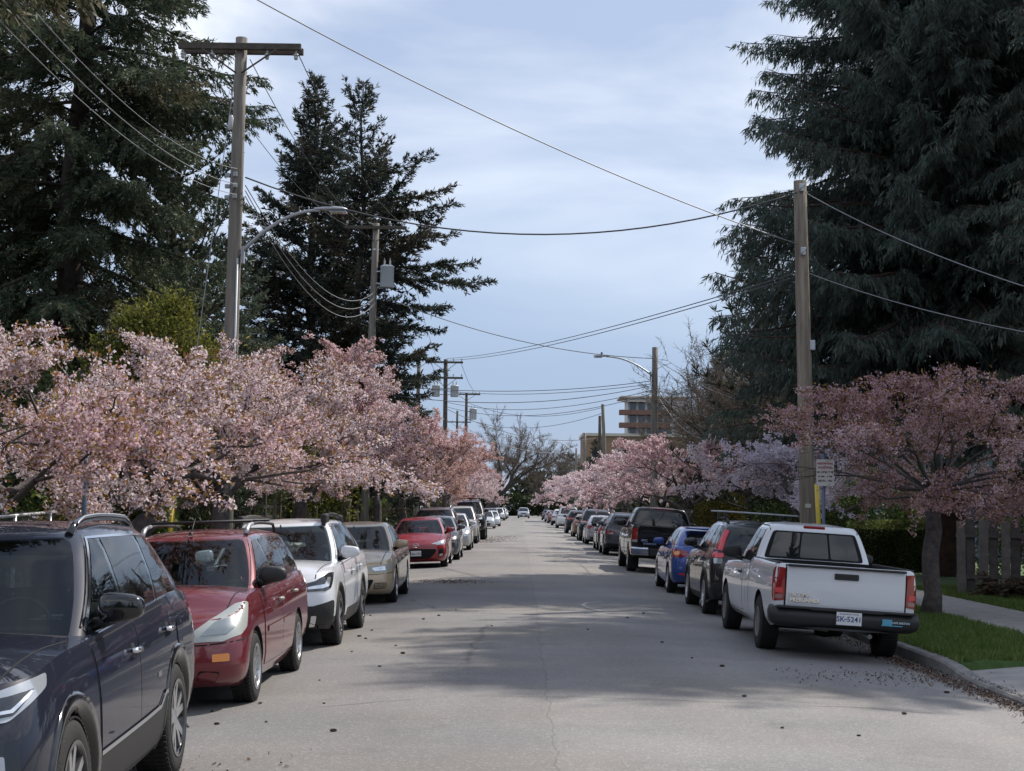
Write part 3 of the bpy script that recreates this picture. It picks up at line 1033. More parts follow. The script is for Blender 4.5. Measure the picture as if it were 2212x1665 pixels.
    def end_pane(front, t0, t1, k0, k1):
        ts = [t0 + (t1 - t0) * k / 6 for k in range(7)]
        af, nf = (C.gaf, C.gnf) if front else (C.gar, C.gnr)
        def pt(t, k):
            xf = float(G.xf(t)) if front else float(G.xr(t)); w = float(G.hw(t))
            dx = af * (1 - (1 - abs(k) ** nf) ** (1 / nf))
            xx = xf - dx if front else xf + dx
            return (xx, k * w, G.z(xx, t))
        kk = lambda t: k0 + (k1 - k0) * (t - t0) / (t1 - t0)
        bot = [pt(t0, kk(t0) * (q / 5 - 1)) for q in range(11)]
        L = [pt(t, kk(t)) for t in ts[1:-1]]
        top = [pt(t1, kk(t1) * (1 - q / 5)) for q in range(11)]
        Rr = [pt(t, -kk(t)) for t in reversed(ts[1:-1])]
        poly = bot + L + top + Rr
        nb = len(bot); rr = [0] * len(poly)
        for q in (0, nb - 1, nb + len(L), nb + len(L) + len(top) - 1): rr[q] = .06
        return rounded(poly, rr, 4)
    a = math.atan2(G.z(xw, 1) - G.z(xc, 0), xc - xw)
    fp = end_pane(True, .04, .94, .90, .90)
    patch(G.bvh, fp, .005, .006, .1, normal=(math.sin(a), 0, math.cos(a))).build('windscreen', GLS, root)
    cut.append((fp, (math.sin(a), 0, math.cos(a))))
    wr = g('rwin', (.22, .88, .80, .80))
    zr = G.z(xre, 1) - G.z(xrb, 0)
    a = math.atan2(zr, xre - xrb)
    C.rear_n = (-math.sin(a), 0, math.cos(a))
    rp = end_pane(False, *wr)
    if not g('norear'):
        patch(G.bvh, rp, .005, .006, .1, normal=C.rear_n).build('rear_window', GLS, root)
        cut.append((rp, C.rear_n))
    C.end_pane = end_pane
    if g('see'): open_cabin(C, gl, gb, gs, gt, cut, g)
    # wiper and cowl
    if g('near'):
        for k in (-1, .25):
            p0 = Vector((float(G.xf(.02)) + .01, k * .42, G.z(xc, .02) + .03))
            wgeo = Geo(); V = []
            for q in range(7):
                yy = p0.y - .5 * q / 6 + (.0 if k < 0 else 0)
                h = G.bvh.find_nearest(Vector((float(G.xf(.05)) - abs(yy) * .12, yy, G.z(xc, .06) + .02)))
                V.append(h[0] + Vector((.012, 0, .012)))
            wgeo.tube(V, .009, 5)
            wgeo.build('wiper', M_plas, root)
    # ---- doors with handles, and the gaps round them
    xA, xB, xD = g('doors', (C.af_ - Ra - .10, pil[0] + .03, C.ar_ + Ra * .55))
    sb, bt = g('door_t', (.14, .965))
    lw = C.low
    def lp(xx, t, s): return (xx, s * float(lw.hw(t)), lw.z(xx, t))
    dz = g('door_dz', 0)
    for s in (1, -1):
        D = [[lp(xA - .02, sb, s), lp(xA, .5, s), lp(xA + .04, bt, s), lp(xB, bt, s), lp(xB - .0, .5, s), lp(xB - .01, sb, s)]]
        if g('four', 1):
            xl = C.ar_ + Ra + .03
            D.append([lp(xB - .012, sb, s), lp(xB - .012, .5, s), lp(xB - .012, bt, s), lp(xD, bt, s), lp(xD - .01, .78, s),
                      (C.ar_ + (Ra + .03) * .72, s * hw, R + (Ra + .03) * .70), (xl - .01, s * hw, R + .10), lp(xl + .015, sb, s)])
        for d in D:
            gap = Geo(); ribbon(lw.bvh, d + [d[0]], .016, .0015, (0, s, 0), gap)
            gap.build('door_gap', M_gap, root)
            dg = patch(lw.bvh, rounded(d, .02, 2), .006, .007, g('dres', .055), normal=(0, s, 0), m=0)
            dm = g('doorpaint') or pm
            do = dg.build('door', dm, root)
            hx = min(q[0] for q in d) + .16 if not g('handle_front') else max(q[0] for q in d) - .2
            if d is not D[0]: hx = min(q[0] for q in d) + .12
            tz = g('handle_t', .80)
            hy = lw.bvh.ray_cast(Vector((hx, s * 1.6, lw.z(hx, tz))), Vector((0, -s, 0)))[0]
            if hy and not g('far'):
                hh = Geo()
                hh.tube([(hx - .095, hy.y + s * .012, hy.z), (hx - .08, hy.y + s * .034, hy.z), (hx + .06, hy.y + s * .036, hy.z + .004), (hx + .085, hy.y + s * .014, hy.z + .004)], [.013, .017, .017, .013], 8)
                hh.lathe([(.045, 0), (.04, .006), (.001, .007)], (hx, hy.y, hy.z), (0, s, 0), 14, 1)
                hh.build('handle', [g('handle', pm), M_gap], do)
        if clad or g('archlip'):
            for ax in (C.af_, C.ar_):
                ga = Geo(); V = []
                K = 26
                for k in range(K + 1):
                    th = R_(-16 + 212 * k / K)
                    for rr, off in ((Ra - .02, -.05), (Ra - .004, .010), (Ra + g('lipw', .055), .016), (Ra + g('lipw', .055) + .012, -.004)):
                        px, pz = ax + math.cos(th) * rr, R + math.sin(th) * rr
                        rr2 = max(rr, Ra + .02)
                        h = lw.bvh.ray_cast(Vector((ax + math.cos(th) * rr2, s * 2, R + math.sin(th) * rr2)), Vector((0, -s, 0)))[0]
                        yy = h.y if h else s * (hw - .03)
                        V.append((px, yy + s * off, pz))
                F = [(k * 4 + i, k * 4 + i + 1, k * 4 + 5 + i, k * 4 + 4 + i) for k in range(K) for i in range(3)]
                ga.add(V, F, 0, True)
                ga.build('wheel_arch_trim', g('archmat', M_plas), root)
        # mirrors
        mz = g('mirror', (front_line(tb) - .10, .16, 1.0))
        mx = mz[0]; zz = G.z(mx, mz[1]) + .06
        yy = s * (float(G.hw(.1)) + .02)
        mirror_geo(mx, yy, zz, s, mz[2]).build('wing_mirror', [g('mirpaint', pm), M_plas], root)
    # ---- wheels
    key = (R, S['rim'], S.get('tw', .215), S['wheel'], g('alloy', M_alloy).name, g('alloyback', M_alloyd).name)
    if key not in _wheel_cache:
        _wheel_cache[key] = wheel_parts(R, S['rim'], S.get('tw', .215), S['wheel'], g('alloy', M_alloy), g('alloyback', M_alloyd))
    tm, rm = _wheel_cache[key]
    for ax in (C.af_, C.ar_):
        for s in (1, -1):
            w = link('wheel', rm, root, (ax, s * (hw - S.get('tw', .215) / 2 - .012), R), (0, 0, 0 if s > 0 else math.pi))
            link('tyre', tm, w)
    # bonnet gap and boot gap lines
    if not g('far'):
        for s in (1, -1):
            gp = Geo()
            ribbon(lw.bvh, [(N - .22, s * (hw - .23), hn + .3), (xc + .3, s * (hw - .17), hc + .3), (xc + .02, s * (hw - .13), hc + .3)], .012, .0015, (0, 0, 1), gp)
            gp.build('bonnet_gap', M_gap, root)
    return C

def on(C, name, pts, m, off=.006, thick=.01, r=.015, normal=None, shell=None, sides=(1,), res=.07, parent=None):
    """panel(s) of a car; sides (1, -1) mirrors it"""
    sh = shell or C.low
    made = []
    for s in sides:
        P = pts if s == 1 else flip(pts)
        n = normal
        if n is not None and s == -1: n = (n[0], -n[1], n[2])
        g = patch(sh.bvh, rounded(P, r, 3) if r else P, off, thick, res, normal=n)
        made.append(g.build(name, m, parent or C.root))
    return made

def rails(C, z0, x0, x1, m, y=None, h=.07, rad=.018, ends=.10):
    y = y or C.hw - .36
    for s in (1, -1):
        g = Geo()
        P = []
        for k in range(13):
            t = k / 12; xx = x0 + (x1 - x0) * t
            hh = C.gh.bvh.ray_cast(Vector((xx, s * y, 3)), Vector((0, 0, -1)))[0]
            zz = (hh.z if hh else z0)
            e = min(t, 1 - t) / ends
            P.append((xx, s * y, zz + h * min(1, e) ** .6 - (.0 if e < 1 else 0)))
        g.tube(P, rad, 8)
        g.build('roof_rail', m, C.root)

def front_generic(C, lens=M_lens, grille=M_plas, plate=None, emblem=True, fog=True, hl=None):
    N, hw, S = C.N, C.hw, C.S
    hn = S['hn']; q = hl or {}
    zi, zo, zl = q.get('zi', hn - .13), q.get('zo', hn - .05), q.get('zl', hn - .22)
    yi, yo, xb = q.get('yi', hw * .5), q.get('yo', hw - .03), q.get('xb', N - .62)
    nrm = q.get('n', (1, .75, .15))
    hp = [(N - .06, yi, zi), (N - .10, yi + .02, zl), (N - .22, hw * .86, zl + .01), (xb + .04, yo, zo - .06), (xb, yo - .005, zo), (N - .25, hw * .82, zi + .035)]
    for o in on(C, 'headlight', hp, lens, .005, .02, .025, nrm, None, (1, -1)):
        pass
    ins = [(N - .08, yi + .07, zi - .02), (N - .12, yi + .08, zl + .03), (N - .22, hw * .82, zl + .035), (N - .24, hw * .82, zi)]
    on(C, 'lamp_reflector', ins, M_led, .008, .004, .02, nrm, None, (1, -1))
    gw = q.get('gw', yi - .05)
    on(C, 'grille', [(N, -gw, hn - .10), (N, gw, hn - .10), (N, gw - .05, hn - .24), (N, -gw + .05, hn - .24)], grille, .004, .01, .03, (1, 0, 0))
    on(C, 'air_intake', [(N, -hw * .62, .46), (N, hw * .62, .46), (N, hw * .5, .27), (N, -hw * .5, .27)], M_gap, .004, .01, .04, (1, 0, 0))
    if fog:
        on(C, 'fog_lamp', [(N - .06, hw * .70, .42), (N - .06, hw * .84, .42), (N - .06, hw * .84, .32), (N - .06, hw * .70, .32)], M_lens, .006, .01, .03, (1, .3, 0), None, (1, -1))
    if plate is not None:
        plate_part(C.root, plate, (N + .025, 0, q.get('pz', .45)), (0, 1, 0), (0, 0, 1))

def rear_generic(C, lamp=None, plate='', lm=M_red, strip=True):
    T, hw, S = C.T, C.hw, C.S
    q = lamp or {}
    z0, z1 = q.get('z', (.78, .98)); yi = q.get('yi', hw * .62); xb = q.get('xb', T + .34)
    on(C, 'tail_light', [(T, yi, z0), (T + .12, hw * .93, z0 - .01), (xb, hw, z0 + .05), (xb + .02, hw, z1), (T + .10, hw * .93, z1), (T, yi, z1 - .02)],
       lm, .006, .015, .02, (-1, .75, .1), None, (1, -1))
    on(C, 'reverse_lamp', [(T, yi + .03, z0 + .02), (T + .06, hw * .85, z0 + .01), (T + .06, hw * .85, z0 + .06), (T, yi + .03, z0 + .07)],
       M_lens, .009, .006, .01, (-1, .75, .1), None, (1, -1))
    if plate is not None:
        plate_part(C.root, plate, (T - .02, 0, q.get('pz', .80)), (0, -1, 0), (0, 0, 1))
    gp = Geo()
    ribbon(C.low.bvh, [(T, hw * .84, .92), (T, hw * .82, .60), (T, -hw * .82, .60), (T, -hw * .84, .92)], .014, .002, (-1, 0, 0), gp)
    gp.build('boot_gap', M_gap, C.root)
    on(C, 'bumper_insert', [(T, -hw * .8, .40), (T, hw * .8, .40), (T, hw * .74, .29), (T, -hw * .74, .29)], M_plas, .006, .012, .03, (-1, 0, 0))
# ------------------------------------------------------------------ the parked cars
SPEC = {}
def spec(base, **k):
    d = dict(SPEC[base]); d.update(k); return d
SPEC['suv'] = dict(wb=2.69, W=1.855, H=1.68, R=.362, foh=.92, roh=.985, clr=.21, hn=.94, hc=1.075, hb=1.17, xc=.98, xw=.16, xre=-1.83, xrb=-2.16,
                   rim=.245, tw=.235, wheel='twin5', clad=.17, pil=[-.16, -1.10], slant=.16, rdrop=.12, cpil=.30, cpil2=.10)
SPEC['wagon'] = dict(wb=2.615, W=1.70, H=1.47, R=.312, foh=.85, roh=1.05, clr=.17, hn=.70, hc=.925, hb=.985, xc=.98, xw=.16, xre=-2.02, xrb=-2.22,
                     rim=.20, tw=.195, wheel='ten', pil=[-.20, -1.08], slant=.10, rdrop=.08, cpil=.16)
SPEC['crossover'] = dict(wb=2.745, W=1.855, H=1.61, R=.352, foh=.94, roh=1.175, clr=.215, hn=.92, hc=1.035, hb=1.10, xc=1.02, xw=.22, xre=-1.85, xrb=-2.36,
                         rim=.232, tw=.225, wheel='five', clad=.20, pil=[-.16, -1.10], slant=.13, rdrop=.10, cpil=.34, cpil2=.1)
SPEC['sedan'] = dict(wb=2.72, W=1.795, H=1.49, R=.322, foh=.95, roh=1.13, clr=.16, hn=.76, hc=.945, hb=.985, hd=1.06, xc=1.02, xw=.20, xre=-1.02, xrb=-1.72,
                     rim=.205, tw=.205, wheel='seven', pil=[-.16], slant=.10, rdrop=.06, cpil=.44, cpil2=.06, rwin=(.10, .90, .84, .80))
SPEC['hatch'] = dict(wb=2.64, W=1.755, H=1.47, R=.318, foh=.93, roh=.90, clr=.16, hn=.76, hc=.965, hb=1.03, xc=1.02, xw=.18, xre=-1.50, xrb=-2.02,
                     rim=.215, tw=.205, wheel='ten', pil=[-.18], slant=.10, rdrop=.11, cpil=.46, cpil2=.12, rwin=(.22, .88, .80, .78))
SPEC['van'] = dict(wb=3.0, W=1.98, H=1.95, R=.345, foh=.95, roh=1.1, clr=.2, hn=.95, hc=1.18, hb=1.2, xc=1.42, xw=.72, xre=-2.42, xrb=-2.58,
                   rim=.21, tw=.225, wheel='steel', pil=[-.02, -1.2], slant=.02, rdrop=.05, cpil=.25)
SPEC['pickup'] = dict(wb=3.24, W=1.80, H=1.68, R=.345, foh=.86, roh=1.18, clr=.30, hn=.98, hc=1.08, hb=1.10, hd=1.15, xc=1.02, xw=.42, xre=-.56, xrb=-.66,
                      rim=.19, tw=.235, wheel='steel', bed=(-2.72, -.76), pil=[-.06], slant=.03, rdrop=.05, cpil=.16, cpil2=0, gar=.12, norear=1, arl=(.10, .10), nrl=4.0, bedz=1,
                      four=0, doors=(1.05, -.12, 0), gapR=.075)

def left(name, label, x, y, S, **k): return make_car(name, label, x, y, S, True, **k)
def right(name, label, x, y, S, **k): return make_car(name, label, x, y, S, False, **k)
GL = 'cars parked along the left kerb'
GR = 'cars parked along the right kerb'
P_ = paint
def text_on(C, name, s, size, pos, right, up, m, parent=None, bold=.001, ex=.003):
    me = text_mesh(name, s, size, m, ex, bold=bold); place_text(me, pos, right, up)
    return link(name, me, parent or C.root)
M_silver = mat('silver_trim', (.55, .56, .58), .3, .85)
# ================= left row, nearest first
S = spec('suv', paint=P_('navy', (.010, .012, .024), metal=.12, rough=.4), near=1, see=1, clad=.20, winchrome=1, mirpaint=M_gloss, handle=M_chrome, archmat=M_gloss, lipw=.065,
         alloy=M_silver, alloyback=M_gloss, roh=.94)
C = left('parked_car', 'dark blue-grey SUV with black cladding at the lower left corner', -3.08, 8.85, S, yaw=.039, group=GL)
front_generic(C, M_lens, M_gloss, None, hl=dict(zi=.90, zl=.79, zo=.985, yi=.50, xb=C.N - .56))
on(C, 'lamp_recess', [(C.N - .10, .60, .885), (C.N - .12, .60, .815), (C.N - .25, .82, .83), (C.N - .40, .88, .93), (C.N - .27, .80, .91)], M_lensd, .011, .004, .02, (1, .75, .15), None, (1, -1), res=.04)
on(C, 'running_lamp', [(C.N - .13, .62, .835), (C.N - .14, .62, .82), (C.N - .25, .81, .838), (C.N - .39, .875, .92), (C.N - .37, .87, .925), (C.N - .25, .80, .852)], M_led, .015, .003, .0, (1, .75, .15), None, (1, -1), res=.04)
on(C, 'fog_lamp', [(C.N - .16, .80, .66), (C.N - .14, .77, .66), (C.N - .12, .78, .44), (C.N - .15, .82, .42)], M_silver, .012, .01, .01, (1, .6, 0), None, (1, -1))
on(C, 'bumper_insert', [(C.N - .05, .60, .72), (C.N - .2, .86, .72), (C.N - .2, .88, .30), (C.N - .05, .60, .30)], M_gloss, .005, .01, .03, (1, .7, 0), None, (1, -1))
rails(C, 1.66, .06, -1.62, M_gloss, h=.045, rad=.024, ends=.16)
rails(C, 1.66, .03, -1.6, M_silver, y=C.hw - .345, h=.062, rad=.009, ends=.16)
for s in (1, -1):
    g = Geo(); lw = C.low
    ribbon(lw.bvh, [(.86, s, .475), (-.25, s, .50), (-.70, s, .515), (-.86, s, .585), (-.93, s, .585)], .024, .016, (0, s, 0), g)
    g.build('door_trim', M_silver, C.root)
    on(C, 'sill_panel', [(.88, s * .92, .47), (-.25, s * .92, .495), (-.70, s * .92, .51), (-.85, s * .92, .575), (-.90, s * .92, .40), (-.86, s * .9, .27), (.86, s * .9, .27)], M_plas, .010, .01, .02, (0, s, 0))
    on(C, 'badge', [(-.62, s, .735), (-.72, s, .735), (-.72, s, .70), (-.62, s, .70)], M_chrome, .012, .004, .0, (0, s, 0))
on(C, 'fuel_flap', [(-1.55, .9, 1.02), (-1.37, .9, 1.02), (-1.37, .9, .84), (-1.55, .9, .84)], S['paint'], .005, .006, .05, (0, 1, 0))
rear_generic(C, dict(z=(.95, 1.10), yi=.45), None)

S = spec('wagon', paint=P_('burgundy', (.155, .010, .016), metal=.25), near=1, see=1, H=1.545, hn=.78, hc=.995, hb=1.05, mirpaint=M_plas, handle=mat('handle_beige', (.35, .32, .28), .4), apil=.06)
C = left('parked_car', 'burgundy red station wagon behind the dark blue SUV', -3.19, 15.35, S, group=GL)
N, hw = C.N, C.hw
on(C, 'headlight', [(N - .02, .36, .60), (N - .16, .66, .59), (N - .34, .79, .63), (N - .46, .83, .70), (N - .70, .80, .90), (N - .58, .70, .895), (N - .30, .54, .775), (N - .10, .40, .67)],
   M_haze, .006, .03, .02, (1, .55, .45), None, (1, -1), res=.04)
on(C, 'lamp_reflector', [(N - .12, .46, .63), (N - .26, .66, .625), (N - .36, .72, .68), (N - .44, .70, .77), (N - .28, .56, .74)], mat('lamp_dim', (.26, .29, .30), .2, .5), .010, .004, .03, (1, .55, .45), None, (1, -1), res=.04)
on(C, 'marker_lamp', [(N - .05, .60, .495), (N - .13, .735, .495), (N - .13, .735, .43), (N - .05, .60, .43)], M_amber, .007, .008, .01, (1, .4, 0), None, (1, -1))
on(C, 'grille', [(N, -.32, .64), (N, .32, .64), (N, .28, .54), (N, -.28, .54)], M_plas, .005, .01, .06, (1, 0, 0))
on(C, 'air_intake', [(N, -.34, .36), (N, .34, .36), (N, .30, .24), (N, -.30, .24)], M_gap, .004, .01, .03, (1, 0, 0))
on(C, 'fog_recess', [(N - .04, .48, .36), (N - .09, .66, .34), (N - .08, .62, .25), (N - .04, .46, .27)], M_gap, .004, .01, .03, (1, .3, 0), None, (1, -1))
g = Geo()
for s in (1, -1):
    ribbon(C.low.bvh, [(N - .02, s * .1, .575), (N - .1, s * .5, .575), (N - .35, s * .84, .60), (C.af_ + C.Ra, s * .85, .63)], .012, .0015, (1, s * .8, 0), g)
    ribbon(C.low.bvh, [(N, s * .1, .40), (N - .1, s * .6, .40), (N - .3, s * .84, .41)], .022, .005, (1, s * .6, 0), g, 1)
    ribbon(C.low.bvh, [(N, s * .05, .225), (N - .1, s * .6, .225), (N - .3, s * .8, .235)], .014, .004, (1, s * .6, 0), g, 1)
g.build('bumper', [M_gap, S['paint']], C.root)
for s in (1, -1):
    g = Geo()
    ribbon(C.low.bvh, [(.72, s, .60), (-.14, s, .61)], .055, .016, (0, s, 0), g); ribbon(C.low.bvh, [(-.19, s, .61), (-.86, s, .62)], .055, .016, (0, s, 0), g)
    g.build('side_moulding', S['paint'], C.root)
    g = Geo(); ribbon(C.low.bvh, [(N - .28, s * .10, .9), (.95, s * .42, 1.1)], .02, .004, (0, 0, 1), g); g.build('bonnet_crease', S['paint'], C.root)
rails(C, 1.5, -.12, -1.85, M_plas, y=hw - .33, h=.085, rad=.016, ends=.08)
for s in (1, -1):
    g = Geo(); y_ = s * (hw - .33)
    h0 = C.gh.bvh.ray_cast(Vector((-.1, y_, 3)), Vector((0, 0, -1)))[0].z
    g.tube([(-.06, y_, h0 + .0), (-.10, y_, h0 + .05), (-.22, y_, h0 + .09), (-.42, y_, h0 + .105)], [.026, .026, .022, .018], 8); g.build('roof_rail', M_steel, C.root)
for xx in (-.45, -1.5):
    g = Geo(); g.tube([(xx, -(hw - .33), 1.615), (xx, hw - .33, 1.615)], .014, 8); g.build('cross_bar', M_plas, C.root)
g = Geo(); g.tube([(.10, 0, 1.50), (-.12, 0, 1.66)], [.008, .004], 6); g.lathe([(.025, 0), (.02, .03), (.001, .04)], (.10, 0, 1.49), (0, 0, 1), 10); g.build('aerial', M_plas, C.root)
rear_generic(C, None, None)

S = spec('crossover', paint=P_('pearl', (.70, .72, .75), metal=.0), near=1, see=1, clad=.20, lipw=.035, alloy=M_silver, alloyback=M_gloss, handle=None, pgap=.03)
S['handle'] = S['paint']
C = left('parked_car', 'white crossover wagon with black lower bumper and roof rails', -3.18, 21.15, S, group=GL)
N, hw = C.N, C.hw
on(C, 'headlight', [(N - .05, .50, .80), (N - .08, .50, .70), (N - .26, .80, .70), (N - .34, .87, .74), (N - .60, .90, .94), (N - .42, .84, .93), (N - .20, .70, .84)], M_lensd, .006, .03, .02, (1, .6, .3), None, (1, -1), res=.04)
on(C, 'lamp_reflector', [(N - .24, .76, .735), (N - .32, .84, .76), (N - .42, .86, .87), (N - .38, .82, .87), (N - .30, .78, .78), (N - .14, .60, .765), (N - .14, .60, .735)], M_led, .010, .004, .008, (1, .6, .3), None, (1, -1), res=.04)
on(C, 'grille', [(N, -.46, .84), (N, .46, .84), (N, .50, .72), (N, .42, .58), (N, -.42, .58), (N, -.50, .72)], M_gloss, .006, .012, .03, (1, 0, 0))
on(C, 'bumper', [(N, -.72, .54), (N, .72, .54), (N, .72, .22), (N, -.72, .22)], M_plas, .008, .012, .03, (1, 0, 0))
on(C, 'bumper', [(N - .05, .715, .54), (N - .30, .91, .60), (N - .37, .92, .58), (N - .34, .90, .24), (N - .05, .715, .22)], M_plas, .008, .012, .03, (1, .9, 0), None, (1, -1))
on(C, 'fog_lamp', [(N - .07, .66, .42), (N - .10, .72, .42), (N - .10, .72, .28), (N - .07, .66, .28)], M_led, .016, .006, .01, (1, .45, 0), None, (1, -1))
on(C, 'air_intake', [(N - .02, .42, .42), (N - .06, .62, .40), (N - .06, .62, .29), (N - .02, .42, .30)], M_gap, .012, .004, .02, (1, .2, 0), None, (1, -1))
rails(C, 1.6, .16, -1.7, M_plas, h=.075, rad=.028, ends=.14)
for s in (1, -1):
    for xx, n in ((.08, 3), (-1.62, 3)):
        g = Geo(); h0 = C.gh.bvh.ray_cast(Vector((xx - .1, s * (hw - .36), 3)), Vector((0, 0, -1)))[0].z
        g.box((xx - .1, s * (hw - .36), h0 + .05), (.34, .085, .13), 0, bevel=.03); g.build('rail_foot', M_plas, C.root)
for s in (1, -1):
    on(C, 'sill_panel', [(.62, s, .42), (-.62, s, .42), (-.78, s, .50), (-.82, s, .46), (-.86, s, .26), (.76, s, .26)], M_plas, .012, .012, .02, (0, s, 0))
rear_generic(C, None, None)

S = spec('sedan', paint=P_('beige', (.50, .395, .255), metal=.2), near=1, see=1)
S['handle'] = S['paint']
C = left('parked_car', 'beige sedan behind the white crossover wagon', -3.14, 29.9, S, group=GL)
N, hw = C.N, C.hw
front_generic(C, M_haze, M_plas, '', hl=dict(zi=.69, zl=.575, zo=.755, yi=.46, xb=N - .58), fog=False)
on(C, 'fog_recess', [(N - .06, .56, .40), (N - .16, .78, .40), (N - .16, .76, .29), (N - .06, .54, .28)], mat('bumper_shade', (.10, .09, .08), .5), .004, .01, .03, (1, .45, 0), None, (1, -1))
g = Geo()
for s in (1, -1):
    for z in (.315, .345, .375): ribbon(C.low.bvh, [(N - .06, s * .57, z), (N - .15, s * .76, z)], .012, .010, (1, s * .45, 0), g)
    ribbon(C.low.bvh, [(N, s * .05, .545), (N - .1, s * .6, .55), (N - .35, s * .88, .57), (C.af_ + C.Ra, s * .88, .60)], .010, .0015, (1, s * .8, 0), g, 1)
g.build('bumper', [S['paint'], M_gap], C.root)
rear_generic(C, None, None)

S = spec('hatch', paint=P_('cherry', (.27, .007, .014), metal=.15), near=1, see=1, alloy=M_silver)
S['handle'] = S['paint']
C = left('parked_car', 'bright red hatchback with winged badge beyond the driveway gap', -2.98, 46.7, S, group=GL)
N, hw = C.N, C.hw
on(C, 'headlight', [(N - .10, .44, .70), (N - .20, .66, .64), (N - .34, .82, .67), (N - .62, .85, .84), (N - .40, .76, .80), (N - .20, .60, .75)], M_lens, .006, .03, .02, (1, .55, .4), None, (1, -1), res=.05)
on(C, 'grille', [(N, -.56, .545), (N, 0, .56), (N, .56, .545), (N, .60, .50), (N, .46, .33), (N, .36, .27), (N, -.36, .27), (N, -.46, .33), (N, -.60, .50)], M_gap, .006, .012, .03, (1, 0, 0))
on(C, 'air_intake', [(N - .12, .64, .52), (N - .20, .80, .57), (N - .20, .79, .34), (N - .12, .62, .30)], M_gap, .006, .01, .03, (1, .45, 0), None, (1, -1))
on(C, 'fog_lamp', [(N - .14, .66, .40), (N - .18, .76, .41), (N - .18, .75, .35), (N - .14, .64, .33)], M_lens, .012, .006, .01, (1, .45, 0), None, (1, -1))
plate_part(C.root, '566-\u00b73C'.replace('\u00b7', '1'), (N + .02, 0, .43), (0, 1, 0), (0, 0, 1))
g = Geo()      # winged emblem in an oval ring
for k in range(24):
    a0, a1 = 2 * math.pi * k / 24, 2 * math.pi * (k + 1) / 24
    g.tube([(N - .015, .085 * math.cos(a0), .655 + .066 * math.sin(a0)), (N - .015, .085 * math.cos(a1), .655 + .066 * math.sin(a1))], .010, 5)
g.tube([(N - .01, -.075, .685), (N - .01, -.04, .672), (N - .01, 0, .628), (N - .01, .04, .672), (N - .01, .075, .685)], [.006, .012, .013, .012, .006], 6)
g.build('emblem', M_chrome, C.root)
rear_generic(C, None, None)

# ---- the left row further up
def far_left(label, x, y, base, col, plate='', head=None, **k):
    nm = k.pop('pname', label.split()[0] + '_' + label.split()[1])
    S = spec(base, paint=P_(nm, col, metal=.2), **k)
    C = left('parked_car' if base != 'pickup' else 'pickup_truck', label, x, y, S, group=GL, cat='car' if base != 'pickup' else 'pickup truck')
    front_generic(C, S.get('lens', M_lens), M_plas, plate, hl=head)
    return C
far_left('dark grey hatchback behind the red hatchback', -2.86, 52.6, 'hatch', (.060, .066, .080), lens=M_lensd, see=1)
C = far_left('tall dark maroon SUV with roof rails behind the dark grey hatchback', -3.15, 58.2, 'suv', (.05, .018, .02), H=1.76)
rails(C, 1.7, 0, -1.6, M_steel, h=.09, rad=.02)
far_left('pale silver compact car behind the dark maroon SUV', -2.85, 64.2, 'hatch', (.52, .53, .54), H=1.52)
C = far_left('champagne SUV with high bonnet before the lifted black pickup', -2.95, 75.5, 'suv', (.46, .43, .38), H=1.82, hn=1.02, hc=1.16, hb=1.24, clad=.16)
S = spec('pickup', paint=P_('lifted_black', (.012, .012, .014), metal=.2), wb=3.6, W=2.02, H=2.12, R=.44, hn=1.32, hc=1.42, hb=1.46, hd=1.50, clr=.48, foh=.95, roh=1.2,
         xc=1.05, xw=.42, xre=-1.2, xrb=-1.34, bed=(-2.9, -1.45), rim=.24, tw=.30, wheel='six', pil=[-.30], four=0, doors=(1.1, -.3, 0))
C = left('pickup_truck', 'lifted black pickup truck with a ladder on its rack', -2.85, 84.5, S, group=GL, cat='pickup truck')
front_generic(C, M_lensd, M_gloss, '', hl=dict(zi=1.26, zl=1.06, zo=1.28, yi=.62, xb=C.N - .35, pz=.72))
for s in (1, -1):
    g = Geo(); g.lathe([(.001, .03), (.06, .03), (.07, .01), (.07, -.02)], (C.N + .0, s * .72, .78), (1, 0, 0), 14); g.build('fog_lamp', M_led, C.root)
g = Geo()
for s in (1, -1):
    g.tube([(.35, s * .72, 2.08), (.30, s * .72, 2.22), (-2.6, s * .72, 2.26), (-2.7, s * .72, 1.45)], .03, 6)
for xx in (.28, -1.2, -2.6): g.tube([(xx, -.74, 2.24), (xx, .74, 2.24)], .03, 6)
g.build('ladder_rack', M_plas, C.root)
g = Geo()
for yy in (-.15, .27): g.box((0, yy, 0), (3.6, .035, .085))
for k in range(11): g.tube([(-1.65 + .33 * k, -.15, 0), (-1.65 + .33 * k, .27, 0)], .016, 6)
lad = g.build('ladder', mat('red_ladder', (.40, .06, .05), .5), None, (-2.95, 84.0, 2.25), (0, 0, R_(-90) + .10))
tag(lad, 'red ladder lying on the rack of the lifted black pickup', 'ladder')
far_left('silver sedan in front of a small white hatchback', -2.95, 127, 'sedan', (.50, .51, .53), far=1)
far_left('small white hatchback with black stripes far up the left kerb', -2.70, 141, 'hatch', (.70, .71, .72), H=1.44, wb=2.5, foh=.75, roh=.62, xre=-1.35, xrb=-1.75, far=1)
far_left('dark SUV behind the small white hatchback', -2.95, 152, 'suv', (.03, .032, .04), far=1)
far_left('white SUV fourth from last on the left', -2.95, 200, 'suv', (.66, .67, .68), far=1, pname='white_suv_far')
far_left('white sedan third from last on the left', -2.95, 212, 'sedan', (.66, .67, .68), far=1, pname='white_sedan_far')
far_left('silver SUV second from last on the left', -2.9, 228, 'suv', (.45, .46, .48), far=1)
far_left('last pale grey car on the left where the street ends', -2.85, 250, 'sedan', (.38, .40, .42), far=1)
S = spec('suv', paint=P_('moving_grey', (.30, .31, .33), metal=.2), far=1)
C = make_car('car', 'grey car with dark nose driving towards the camera at the street end', .45, 240, S, True)
